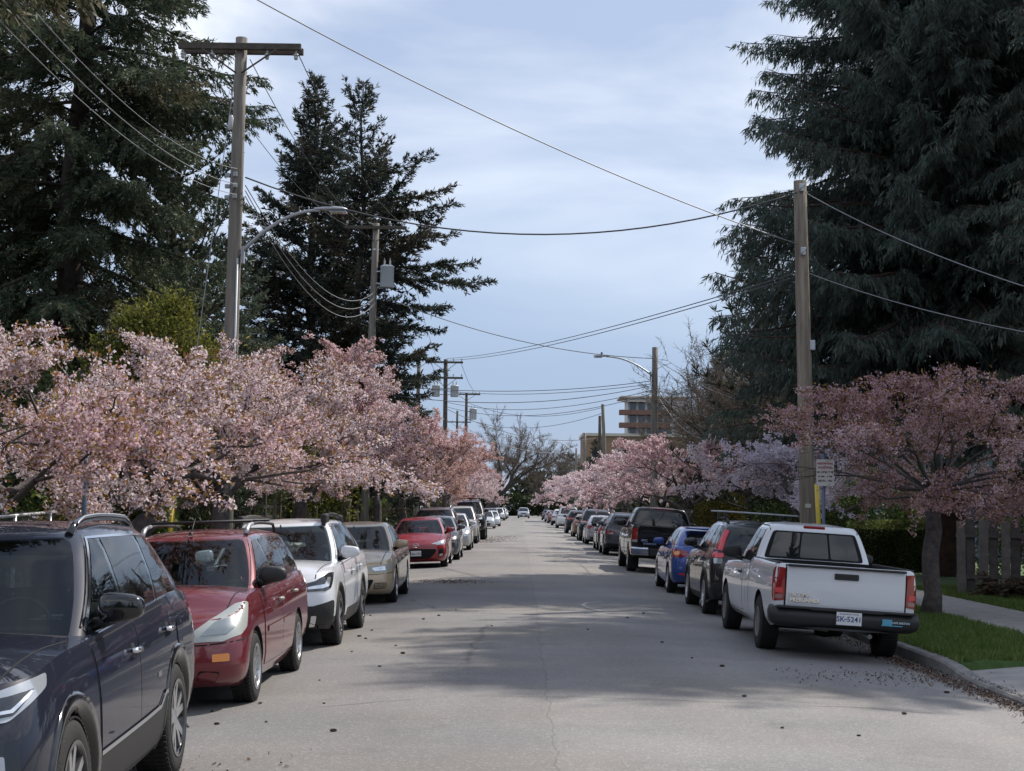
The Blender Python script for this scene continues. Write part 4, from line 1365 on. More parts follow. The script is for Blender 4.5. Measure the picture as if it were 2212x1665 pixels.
front_generic(C, M_lens, M_gloss, '')

# ================= right row, nearest first
S = spec('pickup', paint=P_('white', (.68, .70, .73), metal=.0, rough=.35), near=1, mirpaint=M_plas, handle=M_plas, mirror=(.60, .17, 1.12), alloy=mat('steel_wheel', (.20, .20, .20), .5, .4), wt=(.14, .88), hd=1.16)
C = right('pickup_truck', 'white pickup truck with black rear bumper at the right kerb', 4.0, 22.0, S, group=GR, cat='pickup truck')
T, hw = C.T, C.hw
# tailgate, its handle and badges
zt0, zt1 = .575, 1.135
tg = on(C, 'tailgate', [(T, -.735, zt0), (T, .735, zt0), (T, .735, zt1), (T, -.735, zt1)], S['paint'], .012, .02, .012, (-1, 0, 0), res=.2)[0]
g = Geo()
ribbon(C.low.bvh, [(T, -.745, zt0 - .01), (T, .745, zt0 - .01), (T, .745, zt1 + .0), (T, -.745, zt1 + .0), (T, -.745, zt0 - .01)], .022, .004, (-1, 0, 0), g); g.build('tailgate_gap', M_gap, C.root)
g = Geo(); ribbon(C.low.bvh, [(T, -.725, zt0 + .085), (T, .725, zt0 + .085)], .012, .0135, (-1, 0, 0), g); g.build('tailgate_crease', mat('crease', (.62, .64, .67), .35), tg)  # slightly darker strip paints in the shading along a crease
g = Geo(); g.box((T - .022, .0, 1.03), (.02, .30, .075), 0, bevel=.02); g.box((T - .028, .0, 1.045), (.02, .25, .02), 0); g.build('handle', M_plas, tg)
g = Geo(); g.box((T - .014, 0, 1.135), (.06, 1.46, .03), 0, bevel=.012); g.build('tailgate_cap', M_plas, tg)
text_on(C, 'badge', 'TACOMA', .062, (T - .014, .575, .775), (0, -1, 0), (0, 0, 1), M_chrome, tg, .002)
text_on(C, 'badge', 'PRERUNNER', .066, (T - .014, .505, .712), (0, -1, 0), (0, 0, 1), M_chrome, tg, .003)
for s in (1, -1):
    q = on(C, 'tail_light', [(T, s * .765, .70), (T, s * .765, 1.10), (T + .06, s * .88, 1.11), (T + .16, s * .90, 1.06), (T + .15, s * .90, .76), (T + .08, s * .89, .68)], M_red, .012, .02, .025, (-1, s * .75, 0))[0]
    on(C, 'brake_lens', [(T, s * .785, .79), (T, s * .785, .85), (T + .05, s * .86, .85), (T + .05, s * .86, .79)], M_redb, .016, .004, .005, (-1, s * .5, 0), parent=q)
    on(C, 'reverse_lamp', [(T, s * .785, .72), (T, s * .785, .77), (T + .05, s * .86, .765), (T + .05, s * .86, .715)], mat('dull_lens', (.30, .16, .15), .15, coat=1), .016, .004, .005, (-1, s * .5, 0), parent=q)
# wrapped black bumper
bl = [(0, 0, 0, 0)]
bs = Shell([(0, .0, -.22, .86), (.25, .0, -.30, .925), (.7, .0, -.315, .935), (1, .0, -.27, .915)], [(-.35, .36), (0, .40)], [(-.35, .60), (0, .64)], [(-.35, .61), (0, .65)], .05, (.17, .17), 3, 3.4, .0, 10, 3, K=(4, 6, 14), spine=.08)
bmsh = bpy.data.meshes.new('bumper'); bs.bm.to_mesh(bmsh); bs.bm.free()
bmsh.transform(Matrix.Translation((T + .20, 0, 0))); bmsh.materials.append(M_plas); bmsh.materials.append(M_plas)
bo = link('bumper', bmsh, C.root)
g = Geo(); g.box((T - .115, 0, .615), (.02, .9, .02)); g.box((T - .06, 0, .625), (.12, 1.7, .03), 0, bevel=.01); g.build('bumper_step', M_plas, bo)
plate_part(C.root, 'SK 5241', (T - .118, -.03, .53), (0, -1, 0), (0, 0, 1), .31, .165, 'Beautiful British Columbia')
g = Geo(); g.box((T - .125, 0.012, .518), (.004, .035, .018)); g.build('plate_mark', mat('plate_flag', (.20, .28, .45), .5), C.root)
# sticker
g = Geo(); g.box((T - .1205, -.56, .475), (.004, .26, .012)); g.box((T - .1205, -.50, .515), (.004, .12, .07)); st = g.build('sticker', mat('sticker_blue', (.10, .34, .48), .5), C.root)
text_on(C, 'sticker_lettering', 'CAPE BRETON', .034, (T - .123, -.665, .512), (0, -1, 0), (0, 0, 1), mat('sticker_pale', (.55, .65, .70), .5), st, .0008, .001)
g = Geo(); g.tube([(T + .05, .48, .40), (T - .02, .42, .385), (T - .03, .20, .365)], .022, 8); g.build('tow_bar', mat('rusty_steel', (.20, .17, .14), .7, .4), C.root)
g = Geo(); g.tube([(T + 1.2, -.35, .33), (T + .12, -.35, .31)], .03, 8); g.build('exhaust', M_steel, C.root)
g = Geo(); g.box((-1.62, 0, R_ and .34), (.12, 1.3, .12), 0, bevel=.03); g.lathe([(.001, -.16), (.13, -.12), (.15, 0), (.13, .12), (.001, .16)], (-1.62, .0, .34), (0, 1, 0), 14); g.build('axle', M_dark, C.root)
# back window: black frame, three panes, high brake lamp
bk = C.end_pane(False, .22, .86, .86, .86)
patch(C.gh.bvh, bk, .004, .006, .1, normal=C.rear_n).build('window_surround', M_gap, C.root)
inn = C.end_pane(False, .255, .83, .82, .82)
ymax = max(p[1] for p in inn)
xm_ = sum(p[0] for p in inn) / len(inn)
G = C.gh
def bpane(y0, y1):
    z0, z1 = G.z(-.66, .255), G.z(-.60, .83)
    f0, f1 = y0 / ymax, y1 / ymax
    yt = float(G.hw(.83)) * .82
    return [(xm_, y0, z0), (xm_, y1, z0), (xm_, f1 * yt, z1), (xm_, f0 * yt, z1)]
for y0, y1 in ((-ymax + .02, -.23), (-.20, .20), (.23, ymax - .02)):
    patch(G.bvh, rounded(bpane(y0, y1), .03), .009, .004, .1, normal=C.rear_n).build('rear_window', M_glass, C.root)
hb_ = G.bvh.ray_cast(Vector((-3, 0, S['H'] - .065)), Vector((1, 0, 0)))[0]
if hb_:
    g = Geo(); g.box((hb_.x - .005, 0, S['H'] - .07), (.03, .30, .045), 0, bevel=.012); g.build('brake_lamp', M_red, C.root)
g = Geo()
for s in (1, -1):
    P = []
    for k in range(12):
        xx = .30 - (.30 + .60) * k / 11
        h = G.bvh.ray_cast(Vector((xx, s * .60, 3)), Vector((0, 0, -1)))[0]
        if h: P.append((xx, s * .60, h.z + .001))
    g.tube(P, .009, 4)
g.build('drip_channel', M_plas, C.root)
g = Geo()
for s in (1, -1):
    ribbon(C.low.bvh, [(-.70, s, 1.14), (-.70, s, .42)], .018, .003, (0, s, 0), g)
    ribbon(C.low.bvh, [(-.42, s, 1.08), (-.42, s, .42)], .010, .002, (0, s, 0), g)
g.build('cab_gap', M_gap, C.root)
for s in (1, -1):
    g = Geo(); g.box(((-2.72 - .76) / 2, s * (hw - .085), 1.158), (2.02, .07, .022), 0, bevel=.008); g.build('bed_rail_cap', M_plas, C.root)
front_generic(C, plate='')

S = spec('suv', paint=P_('glossblack', (.010, .010, .012), metal=.1), near=1, clad=.19, W=1.82, wb=2.62, foh=.9, roh=1.0, H=1.66, R=.345, hb=1.15, hn=.95, rim=.225, alloy=M_silver, winchrome=1, mirpaint=M_gloss, cpil=.42, wheel='five')
C = right('parked_car', 'black SUV with tall red tail lights and a silver roof bar', 4.08, 28.3, S, group=GR)
T, hw = C.T, C.hw
G = C.gh
for s in (1, -1):     # tall lamps climbing the rear pillars
    P = []
    for t, k in ((.02, .99), (.3, .985), (.6, .98), (.86, .97)):
        xr = float(G.xr(t)); P.append((xr + .13 - .03 * t, s * float(G.hw(t)) * k, G.z(xr + .1, t)))
    Q = [(p[0] - .10, p[1] - s * (.10 - .06 * i / 3), p[2]) for i, p in enumerate(P)]
    q = patch(G.bvh, rounded(P + Q[::-1], .015, 3), .012, .02, .05, normal=(-.8, s * .75, .25)).build('tail_light', M_redb, C.root)
    on(C, 'tail_light', [(T + .06, s * .74, 1.0), (T + .06, s * .76, 1.13), (T + .20, s * .86, 1.16), (T + .28, s * .90, 1.12), (T + .22, s * .90, 1.0)], M_redb, .008, .02, .02, (-1, s * .8, 0))
    on(C, 'reverse_lamp', [(T + .04, s * .74, .90), (T + .05, s * .74, .99), (T + .16, s * .88, .99), (T + .13, s * .87, .90)], M_lens, .008, .02, .02, (-1, s * .6, 0))
plate_part(C.root, '', (T - .02, 0, .92), (0, -1, 0), (0, 0, 1))
on(C, 'bumper', [(T, -.86, .58), (T, .86, .58), (T, .84, .28), (T, -.84, .28)], M_plas, .008, .015, .04, (-1, 0, 0))
for xx, hh in ((-.25, 0), (-1.15, 1)):
    g = Geo(); z_ = S['H'] + .13
    g.box((xx, 0, z_), (.07, 1.42, .03), 0, bevel=.01)
    rb_ = g.build('roof_bar', M_steel, C.root)
    g = Geo()
    for s in (1, -1): g.box((xx, s * .56, z_ - .085), (.10, .06, .16), 0, bevel=.015)
    g.build('bar_foot', M_plas, rb_)
rails(C, 1.6, -.05, -1.55, M_plas, h=.05, rad=.018)
g = Geo(); g.tube([(-1.45, 0, 1.60), (-1.62, 0, 1.86)], [.007, .003], 5); g.build('aerial', M_plas, C.root)
front_generic(C, plate='')

S = spec('hatch', paint=P_('blue', (.018, .060, .27), metal=.35), near=1, alloy=M_silver)
S['handle'] = S['paint']
C = right('parked_car', 'bright blue hatchback between the black SUV and black pickup', 4.05, 34.9, S, group=GR)
T = C.T; hw = C.hw
for s in (1, -1):
    for (a, b, m) in ((.62, .86, M_red), (.74, .86, M_amber)):
        pass
    q = on(C, 'tail_light', [(T + .06, s * .56, .80), (T + .05, s * .56, .93), (T + .16, s * .80, .97), (T + .36, s * .87, .93), (T + .30, s * .87, .80), (T + .14, s * .80, .78)], M_red, .008, .02, .04, (-1, s * .9, .1))[0]
    on(C, 'brake_lens', [(T + .12, s * .70, .83), (T + .12, s * .70, .92), (T + .2, s * .80, .92), (T + .2, s * .80, .83)], M_amber, .013, .004, .04, (-1, s * .9, .1), parent=q)
on(C, 'reflector', [(T, .55, .46), (T + .05, .72, .46), (T + .05, .72, .42), (T, .55, .42)], M_redb, .008, .005, .01, (-1, .4, 0), None, (1, -1))
plate_part(C.root, '', (T - .015, 0, .78), (0, -1, 0), (0, 0, 1))
g = Geo(); gx = C.gh
g.box((S['xre'] - .02, 0, S['H'] - .055), (.26, 1.12, .035), 0, bevel=.015); g.build('spoiler', S['paint'], C.root)
front_generic(C, plate='')

S = spec('pickup', paint=P_('truckblack', (.009, .009, .010), metal=.1), near=1, wb=3.65, W=2.0, H=1.90, R=.39, hn=1.12, hc=1.24, hb=1.28, hd=1.34, clr=.36, foh=.95, roh=1.15, xc=1.15, xw=.5, xre=-1.05, xrb=-1.18,
         bed=(-2.88, -1.28), rim=.22, tw=.26, wheel='six', pil=[-.20], four=0, doors=(1.15, -.2, 0), wt=(.14, .88), mirror=(.70, .17, 1.35), mirpaint=M_gloss)
C = right('pickup_truck', 'big black pickup truck with chrome bumper corners', 4.08, 46.7, S, group=GR, cat='pickup truck')
T, hw = C.T, C.hw
tg = on(C, 'tailgate', [(T, -.78, .72), (T, .78, .72), (T, .78, 1.32), (T, -.78, 1.32)], S['paint'], .012, .02, .015, (-1, 0, 0), res=.2)[0]
g = Geo(); g.box((T - .02, 0, 1.12), (.02, .26, .07), 0, bevel=.02); g.build('handle', M_gloss, tg)
text_on(C, 'badge', 'GMC', .085, (T - .014, .62, .92), (0, -1, 0), (0, 0, 1), M_chrome, tg, .003)
text_on(C, 'badge', 'DURAMAX', .075, (T - .014, .46, .83), (0, -1, 0), (0, 0, 1), M_chrome, tg, .003)
for s in (1, -1):
    q = on(C, 'tail_light', [(T, s * .815, .86), (T, s * .815, 1.26), (T + .08, s * .96, 1.26), (T + .08, s * .96, .86)], M_red, .012, .02, .015, (-1, s * .5, 0))[0]
    on(C, 'reverse_lamp', [(T, s * .82, .86), (T, s * .82, .93), (T + .06, s * .94, .93), (T + .06, s * .94, .86)], M_lens, .016, .004, .005, (-1, s * .5, 0), parent=q)
g = Geo()
g.box((T - .05, 0, .60), (.20, .94, .22), 0, bevel=.03); bo = g.build('bumper', M_plas, C.root)
for s in (1, -1):
    g = Geo(); g.box((T - .05, s * .735, .61), (.22, .52, .23), 0, bevel=.04); g.build('bumper_corner', M_chrome, bo)
plate_part(C.root, 'EP', (T - .16, -.18, .62), (0, -1, 0), (0, 0, 1))
bk = C.end_pane(False, .20, .86, .86, .86)
patch(C.gh.bvh, bk, .006, .006, .1, normal=C.rear_n).build('rear_window', M_glass, C.root)
hb_ = C.gh.bvh.ray_cast(Vector((-4, 0, S['H'] - .06)), Vector((1, 0, 0)))[0]
if hb_:
    g = Geo(); g.box((hb_.x - .005, 0, S['H'] - .06), (.03, .55, .04), 0, bevel=.012); g.build('brake_lamp', M_red, C.root)
g = Geo(); g.tube([(T + .1, 0, .50), (T - .15, 0, .50), (T - .15, 0, .42)], .03, 6); g.build('tow_bar', M_dark, C.root)
g = Geo()
for s in (1, -1): g.box((-1.84 - .46, s * .84, .30), (.02, .30, .42))
g.build('mud_flap', M_dark, C.root)
front_generic(C, plate='')

def far_right(label, x, y, base, col, lamp=None, lm=M_red, **k):
    nm = k.pop('pname', label.split()[0] + '_' + label.split()[1])
    S = spec(base, paint=P_(nm, col, metal=.2), **k)
    C = right('parked_car', label, x, y, S, group=GR)
    rear_generic(C, lamp, '', lm)
    return C
C = far_right('dark grey SUV with roof rack just beyond the black pickup', 4.12, 61.5, 'suv', (.085, .090, .10), dict(z=(.82, .96), yi=.56), H=1.69, clad=.12)
rails(C, 1.7, 0, -1.6, M_steel, h=.08, rad=.02)
for xx in (-.4, -1.2):
    g = Geo(); g.tube([(xx, -.62, 1.80), (xx, .62, 1.80)], .022, 6); g.build('cross_bar', M_plas, C.root)
far_right('black hatchback with pale roof ahead of the dark grey SUV', 4.15, 68.3, 'hatch', (.012, .012, .014), dict(z=(.74, 1.0), yi=.6), M_redb)
far_right('silver sedan ahead of the black hatchback', 4.12, 79, 'sedan', (.46, .48, .50))
C = far_right('black SUV with wide red lamps and rails ahead of the silver sedan', 4.15, 86.5, 'suv', (.012, .012, .015), dict(z=(1.0, 1.16), yi=.4), M_redb, H=1.80, W=1.92, wb=2.8)
rails(C, 1.7, 0, -1.6, M_steel, h=.08, rad=.02)
far_right('bronze brown car between two black SUVs on the right', 4.1, 98, 'hatch', (.20, .125, .07))
far_right('dark SUV with red lamps in front of the white van', 4.1, 111, 'suv', (.022, .022, .026), dict(z=(1.0, 1.16), yi=.4), M_redb, pname='dark_suv_right')
C = far_right('white delivery van on the right kerb', 4.1, 137, 'van', (.70, .71, .72), dict(z=(1.1, 1.45), yi=.82), far=1)
far_right('white car ahead of the white van', 4.0, 157, 'suv', (.68, .69, .70), far=1, pname='white_car_right')
far_right('dull red car near the end of the right row', 3.95, 178, 'sedan', (.26, .05, .04), far=1)
far_right('silver car near the end of the right row', 3.9, 196, 'hatch', (.5, .5, .52), far=1, pname='silver_car_right')
far_right('dark car last in the right row', 3.8, 216, 'sedan', (.03, .03, .035), far=1, pname='dark_car_right')
# ------------------------------------------------------------------ trees and plants
M_bark = mat('bark', (.055, .045, .038), .95, var=.4, scale=7, bump=1.0, bscale=22)
M_barkc = mat('cherry_bark', (.072, .058, .054), .8, var=.6, scale=9, bump=1.0, bscale=26)
M_barkg = mat('grey_bark', (.16, .145, .13), .9, var=.35, scale=8, bump=.9, bscale=20)
M_barkr = mat('red_bark', (.085, .048, .036), .95, var=.4, scale=5, bump=1.0, bscale=14)
M_twig = mat('twig', (.075, .055, .045), .9)
M_ndl = [leaf_mat('needles_%s' % n, a, b, .22, .5, c) for n, a, b, c in (
    ('deep', (.055, .080, .055), (.10, .135, .080), (.17, .17, .095)),
    ('grey', (.060, .086, .066), (.105, .140, .095), (.18, .185, .11)),
    ('black', (.026, .038, .032), (.056, .074, .054), (.12, .11, .08)))]
M_cedar = leaf_mat('cedar_spray', (.072, .104, .092), (.115, .150, .125), .45, .5, (.15, .17, .13))
M_bl_pale = leaf_mat('blossom_pale', (.60, .46, .49), (.82, .71, .74), .48, .8, (.92, .88, .91))
M_bl_pink = leaf_mat('blossom_pink', (.52, .34, .37), (.76, .57, .60), .48, .8, (.88, .75, .78))
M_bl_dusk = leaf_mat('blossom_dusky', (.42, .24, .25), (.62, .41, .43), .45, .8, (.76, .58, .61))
M_bl_lilac = leaf_mat('blossom_lilac', (.64, .55, .65), (.84, .77, .85), .46, .8, (.90, .86, .91))
M_bronze = leaf_mat('bronze_leaf', (.17, .075, .035), (.34, .19, .06), .45, .6, (.38, .32, .09))
M_lime = leaf_mat('lime_leaf', (.055, .070, .015), (.19, .19, .036), .4, .6, (.33, .32, .08))
M_leaf = leaf_mat('hedge_leaf', (.035, .060, .018), (.105, .145, .038), .35, .4, (.24, .26, .08))
M_olive = leaf_mat('olive_leaf', (.05, .045, .010), (.16, .13, .02), .35, .5, (.26, .20, .03))
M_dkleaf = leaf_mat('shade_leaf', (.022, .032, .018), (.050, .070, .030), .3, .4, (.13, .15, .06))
M_twigs = leaf_mat('bare_twig', (.10, .080, .066), (.21, .175, .145), .05, .7)
M_fern = leaf_mat('dead_frond', (.05, .033, .022), (.12, .085, .055), .2, .7)

TINT = {m.name: [m, t] for m, t in (  # second, paler tint given to some boughs at random
    (M_ndl[0], leaf_mat('needles_brown', (.075, .082, .050), (.15, .135, .085), .3, .5, (.21, .18, .11))),
    (M_ndl[1], leaf_mat('needles_pale', (.090, .105, .070), (.16, .175, .11), .3, .5, (.22, .22, .14))),
    (M_ndl[2], leaf_mat('needles_rust', (.050, .048, .036), (.095, .085, .060), .25, .5, (.17, .13, .09))),
    (M_cedar, leaf_mat('cedar_pale', (.10, .125, .105), (.15, .18, .145), .42, .5, (.19, .20, .15))))}

def unit(v): return v / (np.linalg.norm(v, axis=-1, keepdims=True) + 1e-9)

def leaves(g, c, d, length, width, m=0, rs=None, twist=None, fold=0.0):
    """one diamond leaf per row: c base point, d direction"""
    n = len(c)
    if n == 0: return
    rs = rs or np.random.default_rng(1)
    d = unit(d)
    r = rs.normal(0, 1, (n, 3)) if twist is None else twist
    s = unit(np.cross(d, r))
    L = (np.broadcast_to(np.asarray(length), (n,)))[:, None]; W = (np.broadcast_to(np.asarray(width), (n,)))[:, None]
    V = np.stack([c, c + d * L * .45 + s * W * .5, c + d * L, c + d * L * .45 - s * W * .5], 1).reshape(-1, 3)
    g.add(V, np.arange(4 * n).reshape(-1, 4), m)

def sticks(g, a, b, ra, rb, m=0, sides=3):
    """many thin tapered sticks at once"""
    a = np.asarray(a); b = np.asarray(b); n = len(a)
    if n == 0: return
    d = unit(b - a)
    ref = np.where(np.abs(d[:, 2:3]) > .9, np.array([[1.0, 0, 0]]), np.array([[0, 0, 1.0]]))
    u = unit(np.cross(d, ref)); w = np.cross(d, u)
    ra = np.broadcast_to(np.asarray(ra, float), (n,))[:, None]; rb = np.broadcast_to(np.asarray(rb, float), (n,))[:, None]
    V = []
    for P, r in ((a, ra), (b, rb)):
        for k in range(sides):
            t = 2 * math.pi * k / sides
            V.append(P + r * (math.cos(t) * u + math.sin(t) * w))
    V = np.stack(V, 1).reshape(-1, 3)
    base = (np.arange(n) * 2 * sides)[:, None]
    F = np.concatenate([base + np.array([[k, (k + 1) % sides, sides + (k + 1) % sides, sides + k]]) for k in range(sides)])
    g.add(V, F, m, True)

def conifer(seed, H, z0, prof, nbr, trunk_r, style='spruce', fine=1.0, lean=(0, 0), dens=1.0, extra=(), mats=None, side=None):
    """trunk and needle crown. prof: (relative height, branch length). returns (trunk mesh Geo, crown Geo)"""
    rs = np.random.default_rng(seed); rd = random.Random(seed)
    L = pw(prof)
    T, Cn = Geo(), Geo()
    K = 14
    tp = [(lean[0] * (k / K) ** 1.5 + .10 * math.sin(k * 1.1 + seed), lean[1] * (k / K) ** 1.5 + .10 * math.cos(k * .9 + seed), H * k / K) for k in range(K + 1)]
    tp[0] = (0, 0, -.15)
    T.tube(tp, [trunk_r * (1 - .93 * (k / K) ** .9) * (1.25 if k == 0 else 1) for k in range(K + 1)], 10, 0)
    tpa = np.array(tp)
    def trunk_at(h): return np.array([np.interp(h, tpa[:, 2], tpa[:, i]) for i in (0, 1)] + [h])
    A0, B0, R0, R1 = [], [], [], []
    lc, ld, ll, lw, lm = [], [], [], [], []
    brs = []
    for i in range(nbr):
        f = (i + rd.random()) / nbr
        h = z0 + (H - z0) * (1 - (1 - f) ** 1.0) * .995
        az = i * 2.39996 + rd.uniform(-.5, .5)
        brs.append((h, az, float(L(h / H)) * (rd.uniform(.82, 1.04) if style == 'cedar' else rd.uniform(.45, 1.2) if style == 'fir' else rd.uniform(.62, 1.12)), None))
    brs += [(h, az, l, e) for h, az, l, e in extra]
    for h, az, l, e0 in brs:
        if side and rd.random() < side(az, h / H): continue
        f = (h - z0) / max(.01, H - z0)
        tint = 1 if rd.random() < (.26 if style != 'cedar' else .35) else 0
        n0 = len(lc)
        if e0 is None:
            e0 = {'spruce': R_(-14 + 52 * f + rd.uniform(-9, 9)), 'fir': R_(4 + 50 * f ** 1.3 + rd.uniform(-15, 17)), 'pine': R_(12 + 35 * f + rd.uniform(-12, 14)),
                  'cedar': R_(8 + 42 * f + rd.uniform(-16, 16))}[style]
        K = max(5, int(l * 2.2))
        p = trunk_at(h); pts = [p.copy()]
        for k in range(K):
            t = (k + 1) / K
            ee = e0 + {'spruce': (-.35 * math.sin(t * 2.2) + .55 * max(0, t - .6)), 'fir': .3 * (t - .5), 'pine': .5 * (t - .4), 'cedar': -.75 * t + 1.5 * max(0, t - .62)}[style]
            az += rd.uniform(-.09, .09)
            p = p + np.array([math.cos(az) * math.cos(ee), math.sin(az) * math.cos(ee), math.sin(ee)]) * l / K
            pts.append(p.copy())
        P = np.array(pts)
        br = .010 + .010 * l
        T.tube(P, [br * (1 - .85 * k / K) for k in range(K + 1)], 5, 0, caps=False)
        # secondary twigs
        sp = .15 / fine * (1.15 if style == 'pine' else 1)
        ns = max(4, int(l * .86 / sp))
        t = .12 + .88 * (np.arange(ns) + rs.uniform(0, 1, ns)) / ns
        seg = np.clip((t * K).astype(int), 0, K - 1); fr = t * K - seg
        base = P[seg] * (1 - fr[:, None]) + P[seg + 1] * fr[:, None]
        dr = unit(P[seg + 1] - P[seg])
        lat = unit(np.cross(dr, np.array([[0, 0, 1.0]])))
        sd = np.where(np.arange(ns) % 2 == 0, 1, -1)[:, None] * rs.uniform(.6, 1.1, (ns, 1))
        ll2 = (.16 + .34 * l * (1 - t) ** .8 * rs.uniform(.5, 1.15, ns)) * (1.0 if style != 'pine' else .7)
        ll2 = np.clip(ll2, .42 if style == 'cedar' else .1, 1.45)
        droop = {'spruce': -.35, 'fir': -.12, 'pine': .35, 'cedar': -.30}[style]
        d2 = unit(dr * .62 + lat * sd * .8 + np.array([[0, 0, 1.0]]) * (droop + rs.normal(0, .22, (ns, 1))))
        sticks(T, base, base + d2 * ll2[:, None], .006, .003, 0)
        # tufts along twigs and the branch tip
        st = {'spruce': .046, 'fir': .046, 'pine': .10, 'cedar': .066}[style] / (fine * dens)
        nt = np.maximum(2, (ll2 / st).astype(int))
        idx = np.repeat(np.arange(ns), nt)
        u = rs.uniform(.05, 1.05, len(idx))
        cc = base[idx] + d2[idx] * (ll2[idx] * u)[:, None]
        cc[:, 2] -= (u ** 2) * ll2[idx] * {'spruce': .18, 'fir': .05, 'pine': -.12, 'cedar': .30}[style]
        lm.append(tint)
        if style == 'pine':
            rep = 7
            cc = np.repeat(cc, rep, 0); dd = np.repeat(d2[idx], rep, 0) + rs.normal(0, .75, (len(cc), 3)) + np.array([0, 0, .35])
            lc.append(cc); ld.append(dd); ll.append(rs.uniform(.14, .28, len(cc)) / fine); lw.append(rs.uniform(.035, .07, len(cc)))
        elif style == 'cedar':
            rep = 3
            cc = np.repeat(cc, rep, 0)
            dd = np.repeat(d2[idx], rep, 0) * .5 + rs.normal(0, .30, (len(cc), 3)) + np.array([0, 0, -.75])
            lc.append(cc + rs.normal(0, .04, cc.shape)); ld.append(dd); ll.append(rs.uniform(.20, .46, len(cc)) / fine); lw.append(rs.uniform(.036, .070, len(cc)) / fine)
        else:
            rep = 3
            cc = np.repeat(cc, rep, 0)
            dd = np.repeat(d2[idx], rep, 0) * .9 + rs.normal(0, .42, (len(cc), 3)) + np.array([0, 0, -.10 if style == 'spruce' else .08])
            lc.append(cc + rs.normal(0, .03, cc.shape)); ld.append(dd); ll.append(rs.uniform(.15, .34, len(cc)) / fine); lw.append(rs.uniform(.040, .078, len(cc)) / fine)
    lm = np.concatenate([np.where(np.random.default_rng(i).random(len(q)) < .88, t, 1 - t) for i, (q, t) in enumerate(zip(lc, lm))])
    lc, ld, ll, lw = map(np.concatenate, (lc, ld, ll, lw))
    leaves(Cn, lc, ld, ll, lw, lm, rs)
    return T, Cn

def put_tree(name, T, C, tm, cm, loc, label, cat='tree', group=None, rot=0.0):
    root = empty(name, loc, (0, 0, rot))
    tag(root, label, cat, group)
    if T is not None: T.build('trunk', tm, root)
    if C is not None: C.build('crown', TINT.get(cm.name, cm), root)
    return root

def grow(rs, p, d, l, r, depth, out, spread=.6, up=.0, shrink=.72, kids=(2, 3), wob=.16, sag=0.0, minr=.004):
    """recursive limbs; out collects (points, radii, depth)"""
    K = max(3, int(l / .22))
    pts = [p.copy()]; d = d / np.linalg.norm(d)
    for k in range(K):
        d = d + rs.normal(0, wob, 3) * .5 + np.array([0, 0, up - sag * (k / K)]) * .5
        d /= np.linalg.norm(d)
        p = p + d * l / K
        pts.append(p.copy())
    r2 = max(minr, r * .62)
    out.append((np.array(pts), np.linspace(r, r2, K + 1), depth))
    if depth <= 0: return
    n = rs.integers(kids[0], kids[1] + 1)
    for i in range(n):
        s = pts[-1] if i < 2 else pts[rs.integers(K // 2, K)]
        ax = rs.normal(0, 1, 3); ax -= d * ax.dot(d); ax /= np.linalg.norm(ax) + 1e-9
        a = spread * rs.uniform(.6, 1.25)
        nd = d * math.cos(a) + ax * math.sin(a)
        grow(rs, s.copy(), nd, l * shrink * rs.uniform(.75, 1.2), r2 * (.85 if i < 1 else .7), depth - 1, out, spread, up, shrink, kids, wob, sag, minr)
    # side shoots along the limb
    if depth <= 3:
        for k in range(1, K):
            if rs.random() < .55:
                ax = rs.normal(0, 1, 3); ax -= d * ax.dot(d); ax /= np.linalg.norm(ax) + 1e-9
                nd = d * .55 + ax * .8
                grow(rs, pts[k].copy(), nd, l * .5 * rs.uniform(.6, 1.1), max(minr, r2 * .4), max(0, depth - 2), out, spread, up, shrink, kids, wob, sag, minr)

